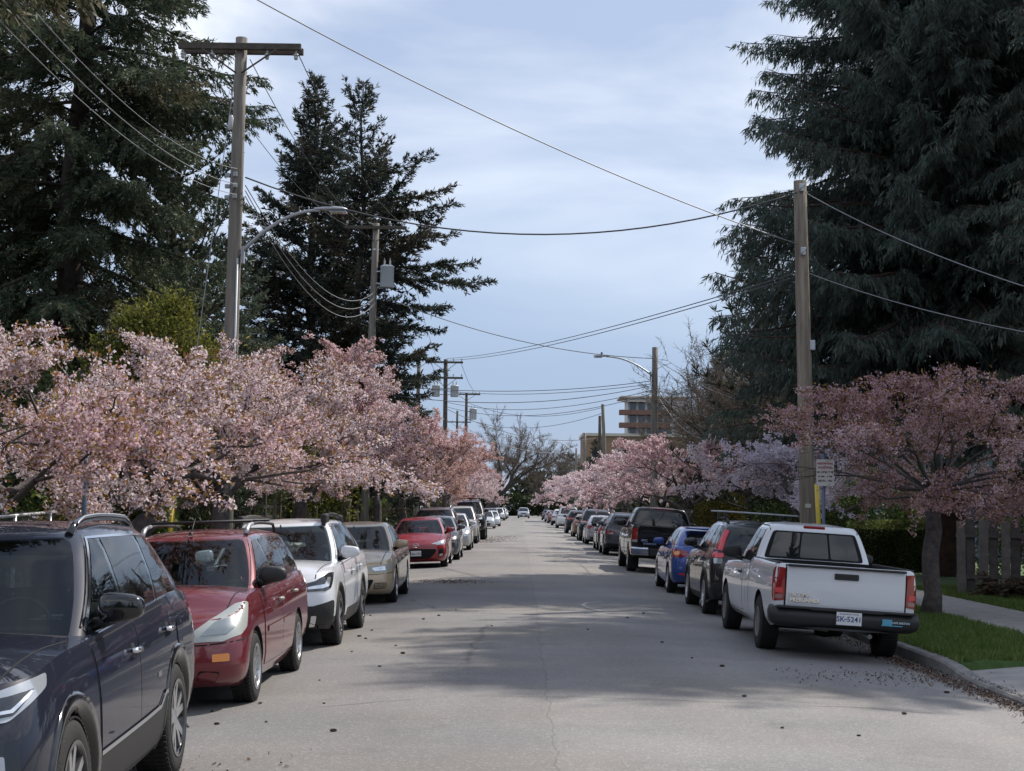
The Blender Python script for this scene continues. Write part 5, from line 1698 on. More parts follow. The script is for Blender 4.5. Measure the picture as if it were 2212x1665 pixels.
def cherry(seed, H=4.4, span=3.3, trunk_h=1.5, trunk_r=.15, lean=(0, 0), cl=1.0, bronze=.2, clear=1.95, sizes=(.035, .06), flat=1.0, limbs=6, lw=.40, prune=None, low=0):
    """spreading blossom tree; crown uses slots 0 main, 1 second tint, 2 bronze leaf"""
    rs = np.random.default_rng(seed)
    T, C = Geo(), Geo()
    K = 6
    tp = [np.array([lean[0] * (k / K) ** 1.3 + .04 * math.sin(k * 2 + seed), lean[1] * (k / K) ** 1.3 + .04 * math.cos(k * 1.7 + seed), trunk_h * k / K]) for k in range(K + 1)]
    tp[0][2] = -.1
    T.tube(tp, [trunk_r * (1.5 if k == 0 else 1.12 - .16 * k / K) for k in range(K + 1)], 12, 0)
    out = []
    for i in range(limbs):
        az = 2 * math.pi * (i + rs.uniform(-.25, .25)) / limbs
        el = R_(rs.uniform(22, 52)) if i % 3 else R_(rs.uniform(52, 75))
        d = np.array([math.cos(az) * math.cos(el), math.sin(az) * math.cos(el), math.sin(el)])
        grow(rs, tp[-1] - np.array([0, 0, rs.uniform(0, .25)]), d, span * .42, trunk_r * lw, 4, out, .52, .02, .74, (2, 3), .22, .10)
    zmax = max(o[0][:, 2].max() for o in out)
    for i in range(low):
        az = i * 2.4 + rs.uniform(-.4, .4); el = R_(rs.uniform(-4, 14))
        grow(rs, tp[-1] - np.array([0, 0, rs.uniform(.02, .30)]), np.array([math.cos(az) * math.cos(el), math.sin(az) * math.cos(el), math.sin(el)]), span * .26, trunk_r * .22, 3, out, .6, .0, .74, (2, 3), .22, .12)
    rmax = np.percentile(np.concatenate([np.linalg.norm(o[0][:, :2] - tp[-1][:2], axis=1) for o in out]), 98)
    fz = (H - trunk_h) / max(.1, zmax - trunk_h); fr = span / rmax
    cs, csd = [], []
    for P, R, dep in out:
        P = P.copy()
        P[:, :2] = tp[-1][:2] + (P[:, :2] - tp[-1][:2]) * fr
        rr = np.linalg.norm(P[:, :2] - tp[-1][:2], axis=1) / span
        up = P[:, 2] - trunk_h
        uu = np.clip(up * fz / (H - trunk_h), 0, 1); P[:, 2] = trunk_h + np.where(up > 0, (H - trunk_h) * (1 - (1 - uu) ** 1.45), up * .5) - .55 * flat * np.clip(rr - .55, 0, 1) ** 2 * 1.2
        az_ = np.arctan2(P[:, 1], P[:, 0]); P[:, 2] = np.maximum(P[:, 2], clear - .1 + .38 * np.sin(az_ * 3 + seed) * np.sin(rr * 5 + az_ * 2) + .22 * rs.normal())
        T.tube(P, R, 6 if R[0] > .03 else (4 if R[0] > .01 else 3), 0, caps=False)
        if dep <= 2:
            k = len(P) - 1
            ln = np.linalg.norm(P[-1] - P[0])
            n = max(3, int(ln * (13 if dep < 2 else 6) * cl))
            u = rs.uniform(0.05 if dep < 2 else .4, 1.04, n) * k
            s = np.clip(u.astype(int), 0, k - 1); f = (u - s)[:, None]
            cs.append(P[s] * (1 - f) + P[s + 1] * f); csd.append(P[s + 1] - P[s])
    c = np.concatenate(cs)
    cd = unit(np.concatenate(csd))
    c = c + rs.normal(0, .035, c.shape)
    if prune:
        ok = ~((c[:, 0] < prune[0]) & (c[:, 2] < prune[1] - .25 * rs.random(len(c))))
        c, cd = c[ok], cd[ok]
    n = len(c)
    # a patchy mix: tint by a slow field through the crown
    fld = np.sin(c[:, 0] * 1.9 + seed) + np.sin(c[:, 1] * 1.7 + 2 * seed) + np.sin(c[:, 2] * 3.1) + rs.normal(0, .7, n)
    two_ = fld > .85
    keep = rs.random(n) < np.clip(.80 + .28 * np.sin(c[:, 0] * 2.3 + 1.1 * c[:, 2]) * np.sin(c[:, 1] * 2.9 + seed), .3, 1)
    for m, sel in ((0, keep & ~two_), (1, keep & two_)):
        q = np.repeat(c[sel], 11, 0); ps = np.repeat(rs.uniform(.55, 1.35, sel.sum()), 11)[:, None]
        o = rs.normal(0, 1, q.shape); o[:, 2] -= .25
        o = unit(o)
        q = q + o * rs.uniform(.018, .058, (len(q), 1)) * ps
        leaves(C, q, o + rs.normal(0, .5, q.shape), rs.uniform(sizes[0], sizes[1], len(q)) * .82, rs.uniform(sizes[0], sizes[1], len(q)) * .74, m, rs)
    nb = rs.random(n) < bronze * 1.7
    q = np.repeat(c[nb], 3, 0); dd = np.repeat(cd[nb], 3, 0)
    leaves(C, q + rs.normal(0, .03, q.shape), dd * .8 + rs.normal(0, .6, q.shape) + np.array([0, 0, .25]), rs.uniform(.05, .10, len(q)), rs.uniform(.018, .034, len(q)), 2, rs)
    return T, C

def bush_geo(seed, dims, n, size, m=0, g=None, ctr=(0, 0, 0), lumps=5, box=False, inside=.35):
    """leafy mass: leaves on and in an uneven ellipsoid or a clipped box"""
    rs = np.random.default_rng(seed); g = g or Geo()
    d = np.array(dims) / 2
    v = unit(rs.normal(0, 1, (n, 3)))
    if box:
        k = np.max(np.abs(v), axis=1, keepdims=True)
        p = v / k
        p = p * (1 - inside * rs.random((n, 1)) ** 2 * .5)
        nrm = np.sign(p) * (np.abs(p) > .93)
        p = p * d + np.stack([.05 * np.sin(p[:, 2] * 7 + p[:, 1] * 9), .05 * np.sin(p[:, 0] * 11), .035 * np.sin(p[:, 0] * 13 + p[:, 1] * 7)], 1)
    else:
        ph = rs.uniform(0, 6.28, (lumps, 3)); fr = rs.uniform(1.5, 4.5, (lumps, 3))
        bump = sum(np.sin(v[:, 0] * fr[i, 0] + ph[i, 0]) * np.sin(v[:, 1] * fr[i, 1] + ph[i, 1]) * np.sin(v[:, 2] * fr[i, 2] + ph[i, 2]) for i in range(lumps))
        rad = (1 + .20 * bump) * (1 - inside * rs.random(n) ** 1.5)
        p = v * rad[:, None] * d
        nrm = v
    p = p + np.array(ctr) + (0 if box else rs.normal(0, .035 * min(dims), (n, 3)))
    leaves(g, p, nrm * .8 + rs.normal(0, .8, (n, 3)), rs.uniform(size * .7, size * 1.4, n), rs.uniform(size * .35, size * .7, n), m, rs)
    return g

def shrub(name, seed, loc, dims, n, size, cm, label, cat='shrub', group=None, stems=5, box=False, zc=None, inside=.35):
    g = bush_geo(seed, dims, n, size, 0, None, (0, 0, dims[2] / 2 if zc is None else zc), box=box, inside=inside)
    rs = np.random.default_rng(seed + 5)
    T = Geo()
    for k in range(stems):
        a = rs.uniform(0, 6.28); x, y = math.cos(a) * dims[0] * .22, math.sin(a) * dims[1] * .22
        T.tube([(x * .3, y * .3, -.1), (x * .7, y * .7, dims[2] * .35), (x, y, dims[2] * .75)], [.045, .03, .012], 5)
    root = empty(name, loc); tag(root, label, cat, group)
    T.build('stem', M_bark, root); g.build('foliage', cm, root)
    return root
# ------------------------------------------------------------------ planting
GCON = 'tall conifers'
# big spruce at the left edge of the picture
T, C = conifer(11, 21, 3.2, [(0, 4.2), (.3, 4.7), (.6, 4.3), (.85, 2.2), (1, .3)], 125, .46, 'spruce', 1.7,
               extra=[(11.6, -.25, 4.6, R_(6)), (12.0, -.75, 4.4, R_(2)), (10.9, -.55, 4.9, R_(-4)), (10.2, .15, 4.2, R_(-6)), (9.5, -.5, 4.2, R_(-8)), (12.6, .1, 4.4, R_(4))])
put_tree('spruce_tree', T, C, M_bark, M_ndl[0], (-10.7, 36, 0), 'huge dark spruce at left edge with long boughs reaching the pole top', group=GCON)
T, C = conifer(12, 17.5, 2.0, [(0, 4.0), (.35, 4.2), (.7, 2.8), (1, .3)], 120, .34, 'spruce', 1.35)
put_tree('spruce_tree', T, C, M_bark, M_ndl[0], (-14.2, 38, 0), 'dense dark spruce at far left behind the huge spruce', group=GCON)
T, C = conifer(15, 19, 8.3, [(0, 3.6), (.4, 4.2), (.6, 4.2), (.85, 2.4), (1, .3)], 90, .36, 'spruce', 1.3,
               extra=[(9.0 + .4 * k, -1.75 + .17 * k, 5.8, R_(5)) for k in range(12)])  # long boughs added out of view, aimed to mirror in the windscreens
put_tree('spruce_tree', T, C, M_bark, M_ndl[0], (-8.7, 16.8, 0), 'dark spruce overhanging the parked cars from outside the left edge', group=GCON)
T, C = conifer(13, 13.2, 1.6, [(0, 3.2), (.4, 3.1), (.75, 2.2), (1, .4)], 100, .26, 'pine', 1.3)
put_tree('pine_tree', T, C, M_bark, M_ndl[1], (-9.4, 41, 0), 'grey-green bushy pine behind the nearest left pole', group=GCON)
T, C = conifer(14, 10.5, 1.2, [(0, 3.0), (.5, 2.6), (1, .4)], 75, .22, 'pine', 1.1)
put_tree('pine_tree', T, C, M_bark, M_ndl[1], (-9.9, 52, 0), 'smaller grey-green pine between the bushy pine and twin firs', group=GCON)
# the pair of firs against the sky
T, C = conifer(21, 20.3, 2.0, [(0, 4.6), (.3, 4.9), (.55, 4.0), (.75, 2.6), (.9, 1.25), (1, .3)], 190, .38, 'fir', 1.15)
put_tree('fir_tree', T, C, M_bark, M_ndl[2], (-9.2, 66, 0), 'dense black-green fir with pointed top, left one of the twin firs', group=GCON)
T, C = conifer(22, 18.9, 2.0, [(0, 3.6), (.35, 4.2), (.55, 3.9), (.72, 2.9), (.85, 1.5), (.93, 1.5), (1, .35)], 100, .30, 'fir', 1.15,
               extra=[(11.2, -.10, 5.6, R_(-3)), (11.6, .25, 4.9, R_(2)), (13.6, -.05, 4.0, R_(6)), (14.2, .3, 3.9, R_(12)), (15.2, -.3, 3.3, R_(14)), (9.2, -.2, 3.7, R_(-6)),
                      (8.2, .15, 3.3, R_(-8)), (12.6, -.5, 4.2, R_(0)), (10.2, -.35, 4.4, R_(-8)), (7.2, 0, 3.2, R_(-6)), (6.4, -.3, 3.0, R_(-4))],
               side=lambda az, f: .25 if math.cos(az) < 0 else 0)
put_tree('fir_tree', T, C, M_bark, M_ndl[2], (-6.75, 62.5, 0), 'ragged black-green fir with long bough over the street, right one of the twin firs', group=GCON)
T, C = conifer(23, 8.6, .8, [(0, 2.6), (.4, 2.4), (.8, 1.2), (1, .2)], 55, .2, 'fir', .7)
fir_small = put_tree('fir_tree', T, C, M_bark, M_ndl[2], (-7.6, 84, 0), 'low dark fir below the double-pole crossarm on the left', group=GCON)
for i, (x, y, s, lab) in enumerate(((-13.5, 58, 1.5, 'dark fir half hidden behind the twin firs'), (-15, 46, 1.35, 'dark fir half hidden behind the bushy pine'),
                                    (8.2, 118, .80, 'small round dark fir before the low brick building'),
                                    (-10, 110, .95, 'dark fir far down the left side behind red blossom'),
                                    (6.9, 142, .92, 'dark fir hiding the left end of the low brick building'))):
    f = dup(fir_small); f.location = (x, y, 0); f.scale = (s, s, s); f.rotation_euler = (0, 0, i * 1.9 + .6)
    f['label'] = lab
# cedars on the right
T, C = conifer(31, 26, 4.2, [(0, 5.5), (.2, 6.5), (.3, 6.8), (.37, 6.2), (.6, 5.9), (.8, 4.5), (1, .4)], 430, .52, 'cedar', 1.5, dens=.85)
put_tree('cedar_tree', T, C, M_barkr, M_cedar, (11.9, 43, 0), 'towering dark cedar with drooping sprays behind the right utility pole', group=GCON)
T, C = conifer(32, 27, 4.4, [(0, 5.2), (.2, 6.2), (.5, 6.2), (.8, 4.6), (1, .3)], 290, .45, 'cedar', 1.45, dens=.9)
put_tree('cedar_tree', T, C, M_barkr, M_cedar, (17.4, 34.5, 0), 'dark drooping cedar at the right edge nearer than the towering one', group=GCON)
cd = dup(COL.objects['cedar_tree.001']); cd.location = (16.4, 31.0, 0); cd.rotation_euler = (0, 0, 2.0); cd.scale = (.86, .86, .96)
cd['label'] = 'dark drooping cedar just outside the right edge shading the lawn'
T, C = conifer(33, 11.5, 1.5, [(0, 3.2), (.5, 3.0), (.8, 1.8), (1, .3)], 58, .24, 'pine', .62, mats=None)
put_tree('pine_tree', T, C, M_bark, M_ndl[2], (8.6, 57, 0), 'black-green pine with tufted arms left of the towering cedar', group=GCON)

# ---- lime shrub-tree, yellow bush
lt = shrub('small_tree', 41, (-7.6, 31.6, 0), (1.9, 1.9, 1.7), 5200, .09, M_lime, 'yellow-green leafing round tree behind the blossom and left pole', 'tree', stems=7, zc=5.1, inside=.75)
g = Geo()
for k, (x, y, z, d, n) in enumerate(((-.85, .1, 4.5, 1.5, 3400), (.75, -.1, 4.6, 1.35, 3000), (-.2, -.4, 4.2, 1.5, 3200), (-1.25, -.2, 3.9, 1.2, 2200), (1.15, .2, 4.0, 1.1, 2000), (.3, .3, 5.75, .8, 900), (-.5, .2, 5.5, .8, 900))):
    bush_geo(141 + k, (d, d, d * .8), n, .085, 0, g, (x, y, z), inside=.8)
g.build('foliage', M_lime, lt)
shrub('small_tree', 42, (-6.0, 45, 0), (2.6, 2.6, 3.6), 5000, .12, M_lime, 'thin yellow-green young tree between pink cherries on the left', 'tree', stems=4, zc=2.9, inside=.7)
shrub('flowering_shrub', 43, (8.1, 60, 0), (3.2, 2.4, 2.3), 7000, .10, M_olive, 'olive-yellow shrub under the pink cherry on the right', stems=8, inside=.5)

# ---- cherries
ML = [M_bl_pale, M_bl_pink, M_bronze]
MP = [M_bl_pink, M_bl_pale, M_bronze]
MD = [M_bl_dusk, M_bl_pink, M_bronze]
MV = [M_bl_lilac, M_bl_pale, M_bronze]
GCH = 'blossoming cherry trees along the kerbs'
def cherry_tree(TC, loc, mats, label, rot=0, s=1.0):
    T, C = TC
    root = empty('cherry_tree', loc, (0, 0, rot)); root.scale = (s, s, s)
    tag(root, label, 'tree', GCH)
    T.build('trunk', M_barkc, root); C.build('crown', mats, root)
    return root
cherry_tree(cherry(1, 3.75, 3.7, 1.55, .15, (.3, .2), 1.7, .44, 2.05, (.032, .054), limbs=9, lw=.36), (-5.9, 17.4, 0), ML, 'pale pink cherry tree nearest the camera at the left edge', 2.1)
cherry_tree(cherry(2, 4.15, 3.6, 1.5, .17, (.9, -.2), 1.7, .42, 2.15, (.034, .058), limbs=9, lw=.40), (-6.3, 22.6, 0), ML, 'pale pink cherry tree with leaning trunk above the burgundy wagon', .0)
cherry_tree(cherry(3, 4.5, 3.7, 1.6, .16, (.25, .1), 1.6, .42, 2.25, (.036, .062), limbs=9, lw=.38), (-5.6, 28.2, 0), ML, 'pale pink cherry tree behind the nearest left utility pole', 1.0)
c4 = cherry_tree(cherry(4, 5.8, 3.7, 1.85, .16, (.15, 0), 1.35, .45, 2.3, (.043, .076), limbs=8, lw=.34), (-5.5, 37.5, 0), MP, 'rosy cherry tree with bronze leaves right of the nearest left pole', .4)
c5 = cherry_tree(cherry(5, 5.3, 3.5, 1.9, .15, (-.1, .1), 1.2, .30, 2.4, (.05, .092), limbs=8, lw=.34), (-5.5, 49, 0), MP, 'rosy cherry tree above the beige sedan and red hatchback', 2.0)
def again(src, loc, label, rot, s, mats=None):
    o = dup(src); o.location = loc; o.rotation_euler = (0, 0, rot); o.scale = (s, s, s * 1.0)
    o['label'] = label
    if mats:
        for ch in o.children:
            if ch.name.startswith('crown'):
                for i, m in enumerate(mats):
                    ch.material_slots[i].link = 'OBJECT'; ch.material_slots[i].material = m
    return o
MR = [leaf_mat('blossom_rose', (.48, .29, .28), (.70, .50, .48), .46, .8, (.82, .66, .64)), M_bl_pink, M_bronze]
ordl = ['sixth', 'seventh', 'eighth', 'ninth', 'tenth', 'eleventh', 'twelfth', 'thirteenth', 'fourteenth']
for i, (x, y, s, mm) in enumerate(((-5.5, 60, 1.08, MR), (-5.5, 72, 1.12, MR), (-5.4, 84, 1.1, MR), (-5.4, 98, 1.1, MP), (-5.3, 114, 1.0, ML), (-5.2, 134, 1.0, ML), (-5.2, 160, 1.05, ML), (-5.0, 190, 1.1, ML))):
    col = 'deep rose' if mm is MR else ('pink' if mm is MP else 'pale pink')
    again((c5, c4)[i % 2], (x, y, 0), '%s cherry tree, %s in the left row counting from the camera' % (col, ordl[i]), 1.3 * i + .5, s, mm)
# right side
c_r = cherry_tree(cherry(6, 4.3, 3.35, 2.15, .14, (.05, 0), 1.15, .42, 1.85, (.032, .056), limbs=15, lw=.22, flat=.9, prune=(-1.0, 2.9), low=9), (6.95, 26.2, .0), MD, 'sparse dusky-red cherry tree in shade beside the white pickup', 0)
cherry_tree(cherry(7, 3.9, 3.5, 1.35, .15, (.0, .1), 1.25, .08, 1.6, (.05, .085), flat=.6), (7.4, 39, 0), MV, 'lilac-white blossom tree behind the right utility pole', 0)
c8 = cherry_tree(cherry(8, 4.6, 3.6, 1.7, .19, (-.1, .1), 1.0, .14, 1.9, (.06, .10)), (6.3, 57, 0), MP, 'full pink cherry tree beyond the black pickup on the right', .3)
for i, (x, y, s, mm) in enumerate(((6.3, 68, .98, ML), (6.2, 80, 1.0, MP), (6.2, 93, 1.05, ML), (6.1, 108, 1.08, ML), (6.1, 126, 1.1, ML), (6.0, 148, 1.12, ML), (5.9, 176, 1.15, ML))):
    col = 'pink' if mm is MP else 'whitish pink'
    again(c8, (x, y, 0), '%s cherry tree, %s in the right row counting from the camera' % (col, (['fourth', 'fifth'] + ordl)[i]), 1.1 * i + .9, s, mm)

# ---- hedge, fence planting and shade shrubs at the right
g = bush_geo(51, (3.3, 1.1, 1.42), 16000, .075, 0, None, (0, 0, .74), box=True)
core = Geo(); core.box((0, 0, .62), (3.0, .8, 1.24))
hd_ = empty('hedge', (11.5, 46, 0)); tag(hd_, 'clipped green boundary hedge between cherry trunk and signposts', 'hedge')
g.build('foliage', leaf_mat('hedge_leaf_lit', (.07, .10, .030), (.17, .20, .060), .4, .4, (.30, .30, .11)), hd_); core.build('stem', M_dkleaf, hd_)  # leaf colour lightened to stand in for sunlight on the hedge
shrub('shrub', 52, (11.6, 50, 0), (4.2, 3, 3.4), 9000, .13, M_leaf, 'loose green shrub rising behind the clipped hedge', inside=.6)
shrub('shrub', 53, (7.9, 43.5, 0), (2.4, 2.0, 2.2), 5000, .11, M_leaf, 'green shrub at the foot of the right utility pole', inside=.6)
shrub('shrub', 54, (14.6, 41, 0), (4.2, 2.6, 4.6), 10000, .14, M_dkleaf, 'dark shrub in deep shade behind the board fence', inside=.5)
shrub('shrub', 55, (11.7, 36.8, 0), (1.5, 1.3, 3.0), 2600, .08, M_bl_dusk, 'small reddish shrub behind the weathered board fence', inside=.9, zc=1.7)
shrub('shrub', 57, (12.8, 35.2, 0), (4.6, .9, 1.62), 9000, .075, M_leaf, 'low hedge topping the weathered board fence', inside=.5, box=True, zc=.82)
# brown ferns below the fence
def fern(seed, loc, n, L, label, m=M_fern):
    rs = np.random.default_rng(seed); g = Geo()
    for k in range(n):
        a = rs.uniform(0, 6.28); l = L * rs.uniform(.6, 1.1); e = rs.uniform(.5, 1.2)
        t = np.linspace(0, 1, 14)
        r = l * (t * math.cos(e)); z = l * (t * math.sin(e) - .75 * t ** 2 * rs.uniform(.5, 1.0))
        P = np.stack([np.cos(a) * r, np.sin(a) * r, np.maximum(z, .02)], 1)
        g.tube(P, .006, 3, caps=False)
        s = np.array([-math.sin(a), math.cos(a), 0])
        for sg in (-1, 1):
            c = np.repeat(P[2:], 2, 0) + rs.normal(0, .01, (24, 3))
            d = s * sg + rs.normal(0, .15, (24, 3)) + np.array([math.cos(a), math.sin(a), -.3]) * .5
            leaves(g, c, d, .15 * L * np.repeat(np.sin(np.linspace(.35, 3.0, 12)), 2) + .02, .035, 0, rs)
    root = empty('fern', loc); tag(root, label, 'fern', 'brown ferns below the board fence')
    g.build('frond', m, root)
fern(61, (9.95, 31.9, .02), 46, 1.05, 'brown drooping fern at the left foot of the board fence')
fern(62, (10.9, 31.6, .02), 50, 1.15, 'brown drooping fern at the right foot of the board fence')
fern(63, (11.9, 31.8, .02), 46, 1.1, 'brown drooping fern at the picture\'s right edge below the fence')

# ---- shade planting behind the left kerb
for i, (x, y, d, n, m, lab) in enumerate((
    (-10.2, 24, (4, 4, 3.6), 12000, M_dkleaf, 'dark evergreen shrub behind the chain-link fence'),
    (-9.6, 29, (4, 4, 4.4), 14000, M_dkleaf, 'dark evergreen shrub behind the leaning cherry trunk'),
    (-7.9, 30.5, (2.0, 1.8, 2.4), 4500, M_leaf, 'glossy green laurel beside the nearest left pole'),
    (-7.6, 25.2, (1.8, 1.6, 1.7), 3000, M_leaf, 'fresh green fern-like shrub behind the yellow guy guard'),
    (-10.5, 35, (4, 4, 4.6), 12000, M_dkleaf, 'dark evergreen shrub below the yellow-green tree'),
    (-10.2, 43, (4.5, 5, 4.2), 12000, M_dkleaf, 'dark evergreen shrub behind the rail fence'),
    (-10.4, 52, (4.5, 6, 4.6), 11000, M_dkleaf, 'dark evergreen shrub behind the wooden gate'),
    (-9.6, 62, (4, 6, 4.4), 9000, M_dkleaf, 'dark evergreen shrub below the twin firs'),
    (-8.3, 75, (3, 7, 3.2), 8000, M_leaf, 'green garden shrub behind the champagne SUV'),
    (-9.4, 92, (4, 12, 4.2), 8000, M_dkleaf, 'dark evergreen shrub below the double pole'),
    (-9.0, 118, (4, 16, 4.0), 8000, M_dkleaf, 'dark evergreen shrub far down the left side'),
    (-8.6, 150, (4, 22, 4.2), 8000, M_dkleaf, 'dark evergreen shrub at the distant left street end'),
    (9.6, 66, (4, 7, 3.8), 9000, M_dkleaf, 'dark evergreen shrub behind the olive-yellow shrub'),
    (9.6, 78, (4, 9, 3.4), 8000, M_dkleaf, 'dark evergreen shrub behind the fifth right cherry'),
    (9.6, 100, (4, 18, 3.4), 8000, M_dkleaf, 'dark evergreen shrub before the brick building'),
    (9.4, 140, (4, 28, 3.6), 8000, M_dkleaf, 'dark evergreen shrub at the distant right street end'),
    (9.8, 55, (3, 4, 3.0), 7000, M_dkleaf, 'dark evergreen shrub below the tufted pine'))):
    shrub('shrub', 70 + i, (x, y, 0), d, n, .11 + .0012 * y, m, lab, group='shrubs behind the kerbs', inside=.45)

# ---- bare deciduous trees
def bare_tree(seed, H, r, lean, name_label, loc, rot=0, spread=.5, depth=4, tr=.3, th=2.5, thick=1.0):
    rs = np.random.default_rng(seed); T = Geo(); out = []
    tp = [np.array([lean[0] * (k / 5) ** 1.2, lean[1] * (k / 5), th * k / 5]) for k in range(6)]
    tp[0][2] = -.2
    T.tube(tp, [tr * (1.3 - .06 * k) for k in range(6)], 9, 0)
    base = unit(np.array([lean[0] * 1.2 + 1e-6, lean[1], th]))
    for i in range(5):
        a = i * 1.26 + rs.uniform(-.3, .3)
        d = base + .55 * np.array([math.cos(a), math.sin(a), .1])
        grow(rs, tp[-1 - (i % 2)], d, (H - th) * .34, tr * .62, depth, out, spread, .05, .76, (2, 3), .16, 0.0, .012)
    zmax = max(o[0][:, 2].max() for o in out); f = (H - th) / (zmax - th)
    tw = Geo()
    for P, R, dep in out:
        P = P.copy(); P[:, 2] = th + (P[:, 2] - th) * f
        if dep >= 2: T.tube(P, np.maximum(R, .012 * thick), 5, 0, caps=False)
        else:
            sticks(tw, P[:-1], P[1:], .008 * thick, .005 * thick, 0)
            if dep == 0:
                q = np.repeat(P[1:], 3, 0); d = rs.normal(0, 1, q.shape) + unit(P[-1] - P[0]) + np.array([0, 0, .3])
                sticks(tw, q, q + unit(d) * rs.uniform(.2, .6, (len(q), 1)) * H / 14, .0055 * thick, .003 * thick, 0)
    root = empty('bare_tree', loc, (0, 0, rot)); tag(root, name_label, 'tree', 'bare deciduous trees')
    T.build('trunk', M_bark, root); tw.build('crown', M_twigs, root)
    return root
p = at(1046, 1020, 215)
bare_tree(81, 15.5, 6, (2.0, 0), 'tall leafless tree leaning right at the far end of the street', (p.x, 215, 0), 0, .36, 4, .5, 3.2, 2.6)
b2 = bare_tree(82, 11, 5, (.3, 0), 'leafless brown tree right of the leaning tree far down the street', (4.2, 262, 0), 0, .55, 4, .4, 2.5, 3.2)
for i, (x, y, s, lab) in enumerate(((9.5, 270, 1.0, 'leafless brown tree left of the low brick building'), (-4.5, 300, .9, 'leafless brown tree behind the leaning tree'),
                                    (13, 250, .95, 'leafless brown tree hiding the brick building edge'))):
    o = dup(b2); o.location = (x, y, 0); o.scale = (s, s, s); o.rotation_euler = (0, 0, 1.3 * i + .8); o['label'] = lab
b3 = bare_tree(83, 9.2, 4, (.2, 0), 'twiggy leafless tree beside the right streetlight pole', (9.9, 70, 0), 0, .55, 5, .2, 1.8, 1.25)
for i, (x, y, s, lab) in enumerate(((11.6, 75, 1.1, 'twiggy leafless tree behind the right streetlight wires'), (9.6, 62, 1.0, 'twiggy leafless tree beside the tufted pine'),
                                    (12.4, 66, 1.25, 'twiggy leafless tree deep behind the right wires'), (13.6, 82, 1.1, 'twiggy leafless tree right of the apartment tower'))):
    o = dup(b3); o.location = (x, y, 0); o.scale = (s, s, s); o.rotation_euler = (0, 0, 1.7 * i + .8); o['label'] = lab
T, C = conifer(85, 8.2, .6, [(0, 3.2), (.5, 2.9), (1, .6)], 60, .2, 'pine', .5)
dk = put_tree('pine_tree', T, C, M_bark, M_ndl[2], (11.5, 72, 0), 'round dark pine behind the twiggy trees on the right', group=GCON)
for i, (x, y, s, lab) in enumerate(((14, 84, 1.1, 'round dark pine right of the apartment tower'), (2.5, 330, .75, 'round dark pine closing the street end, right one'), (-6, 345, .8, 'round dark pine closing the street end, left one'),
                                    (10, 320, 1.5, 'round dark pine at the far right of the street end'), (-14, 310, 1.4, 'round dark pine at the far left of the street end'), (10.8, 84, .92, 'tall dark pine directly right of the streetlight pole'))):
    o = dup(dk); o.location = (x, y, 0); o.scale = (s * 1.2, s * 1.2, s) if y > 90 or x > 12 else (s, s, s * 1.25); o.rotation_euler = (0, 0, i * 1.1); o['label'] = lab
# far wood closing the horizon
g = Geo()
rs = np.random.default_rng(5)
for k in range(46):
    x = -230 + k * 10 + rs.uniform(-4, 4)
    w, h = rs.uniform(9, 15), rs.uniform(6, 11)
    bush_geo(200 + k, (w, 8, h), 1500, 1.5, 0, g, (x, 430 + rs.uniform(-20, 20), h * .45))
tag(g.build('far_wood', M_dkleaf), kind='stuff')

g = Geo()  # unseen leafy row added behind the camera to darken car reflections
for k in range(22):
    x = -75 + k * 7 + rs.uniform(-2, 2); h = rs.uniform(7, 12)
    bush_geo(300 + k, (9, 6, h), 1100, .9, 0, g, (x, -46 + rs.uniform(-4, 4), h * .45))
tag(g.build('far_wood', M_dkleaf), kind='stuff')
# unseen shrubs and firs added behind the camera to show in glass and paint
for i, (x, y, s, lab) in enumerate(((-9, -16, 1.3, 'unseen green shrub added behind the camera on the left'), (9, -18, 1.4, 'unseen green shrub added behind the camera on the right'), (1, -30, 1.6, 'unseen green shrub added behind the camera in the middle'))):
    o = dup(COL.objects['shrub.004']); o.location = (x, y, 0); o.scale = (s * 2.2, s, s * 1.2); o['label'] = lab
for i, (x, y, s, lab) in enumerate(((9, -15, .72, 'unseen dark fir added behind the camera on the right'), (3, -27, .8, 'unseen dark fir added behind the camera in the middle'), (-7, -20, .75, 'unseen dark fir added behind the camera on the left'))):
    o = dup(COL.objects['fir_tree']); o.location = (x, y, 0); o.scale = (s, s, s); o.rotation_euler = (0, 0, i * 2.0); o['label'] = lab

for i, (x, y, d, lab) in enumerate(((-1.5, 306, (9, 5, 4.2), 'dark evergreen shrub closing the end of the roadway'), (6.5, 308, (9, 5, 5.0), 'dark evergreen shrub right of the roadway end'), (-9, 307, (9, 5, 4.6), 'dark evergreen shrub left of the roadway end'))):
    shrub('shrub', 110 + i, (x, y, -.1), d, 5000, .5, M_dkleaf, lab, group='shrubs behind the kerbs', inside=.4)
# ------------------------------------------------------------------ poles, wires, signs
M_pole = mat('pole_wood', (.20, .18, .155), .9, var=.5, scale=9, bump=.8, bscale=30, grain=(1, 1, .07))
M_poled = mat('dark_pole_wood', (.085, .072, .06), .9, var=.35, scale=5, bump=.5, bscale=25)
M_steel = mat('galvanised', (.42, .44, .46), .42, .6, var=.12, scale=4)
M_lamp = mat('lamp_grey', (.40, .42, .44), .4, .3)
M_tank = mat('transformer_grey', (.46, .50, .53), .45, .1, var=.08, scale=3)
M_por = mat('porcelain', (.42, .43, .42), .25, coat=.5)
M_wire = mat('wire', (.06, .06, .065), .6)
M_wirel = mat('bright_wire', (.24, .25, .26), .55, .2)
M_yel = mat('yellow_guard', (.62, .46, .03), .5, coat=.3, var=.12, scale=8)
M_bluep = mat('sign_post', (.115, .155, .215), .5, .3)
GP = 'wooden utility poles'

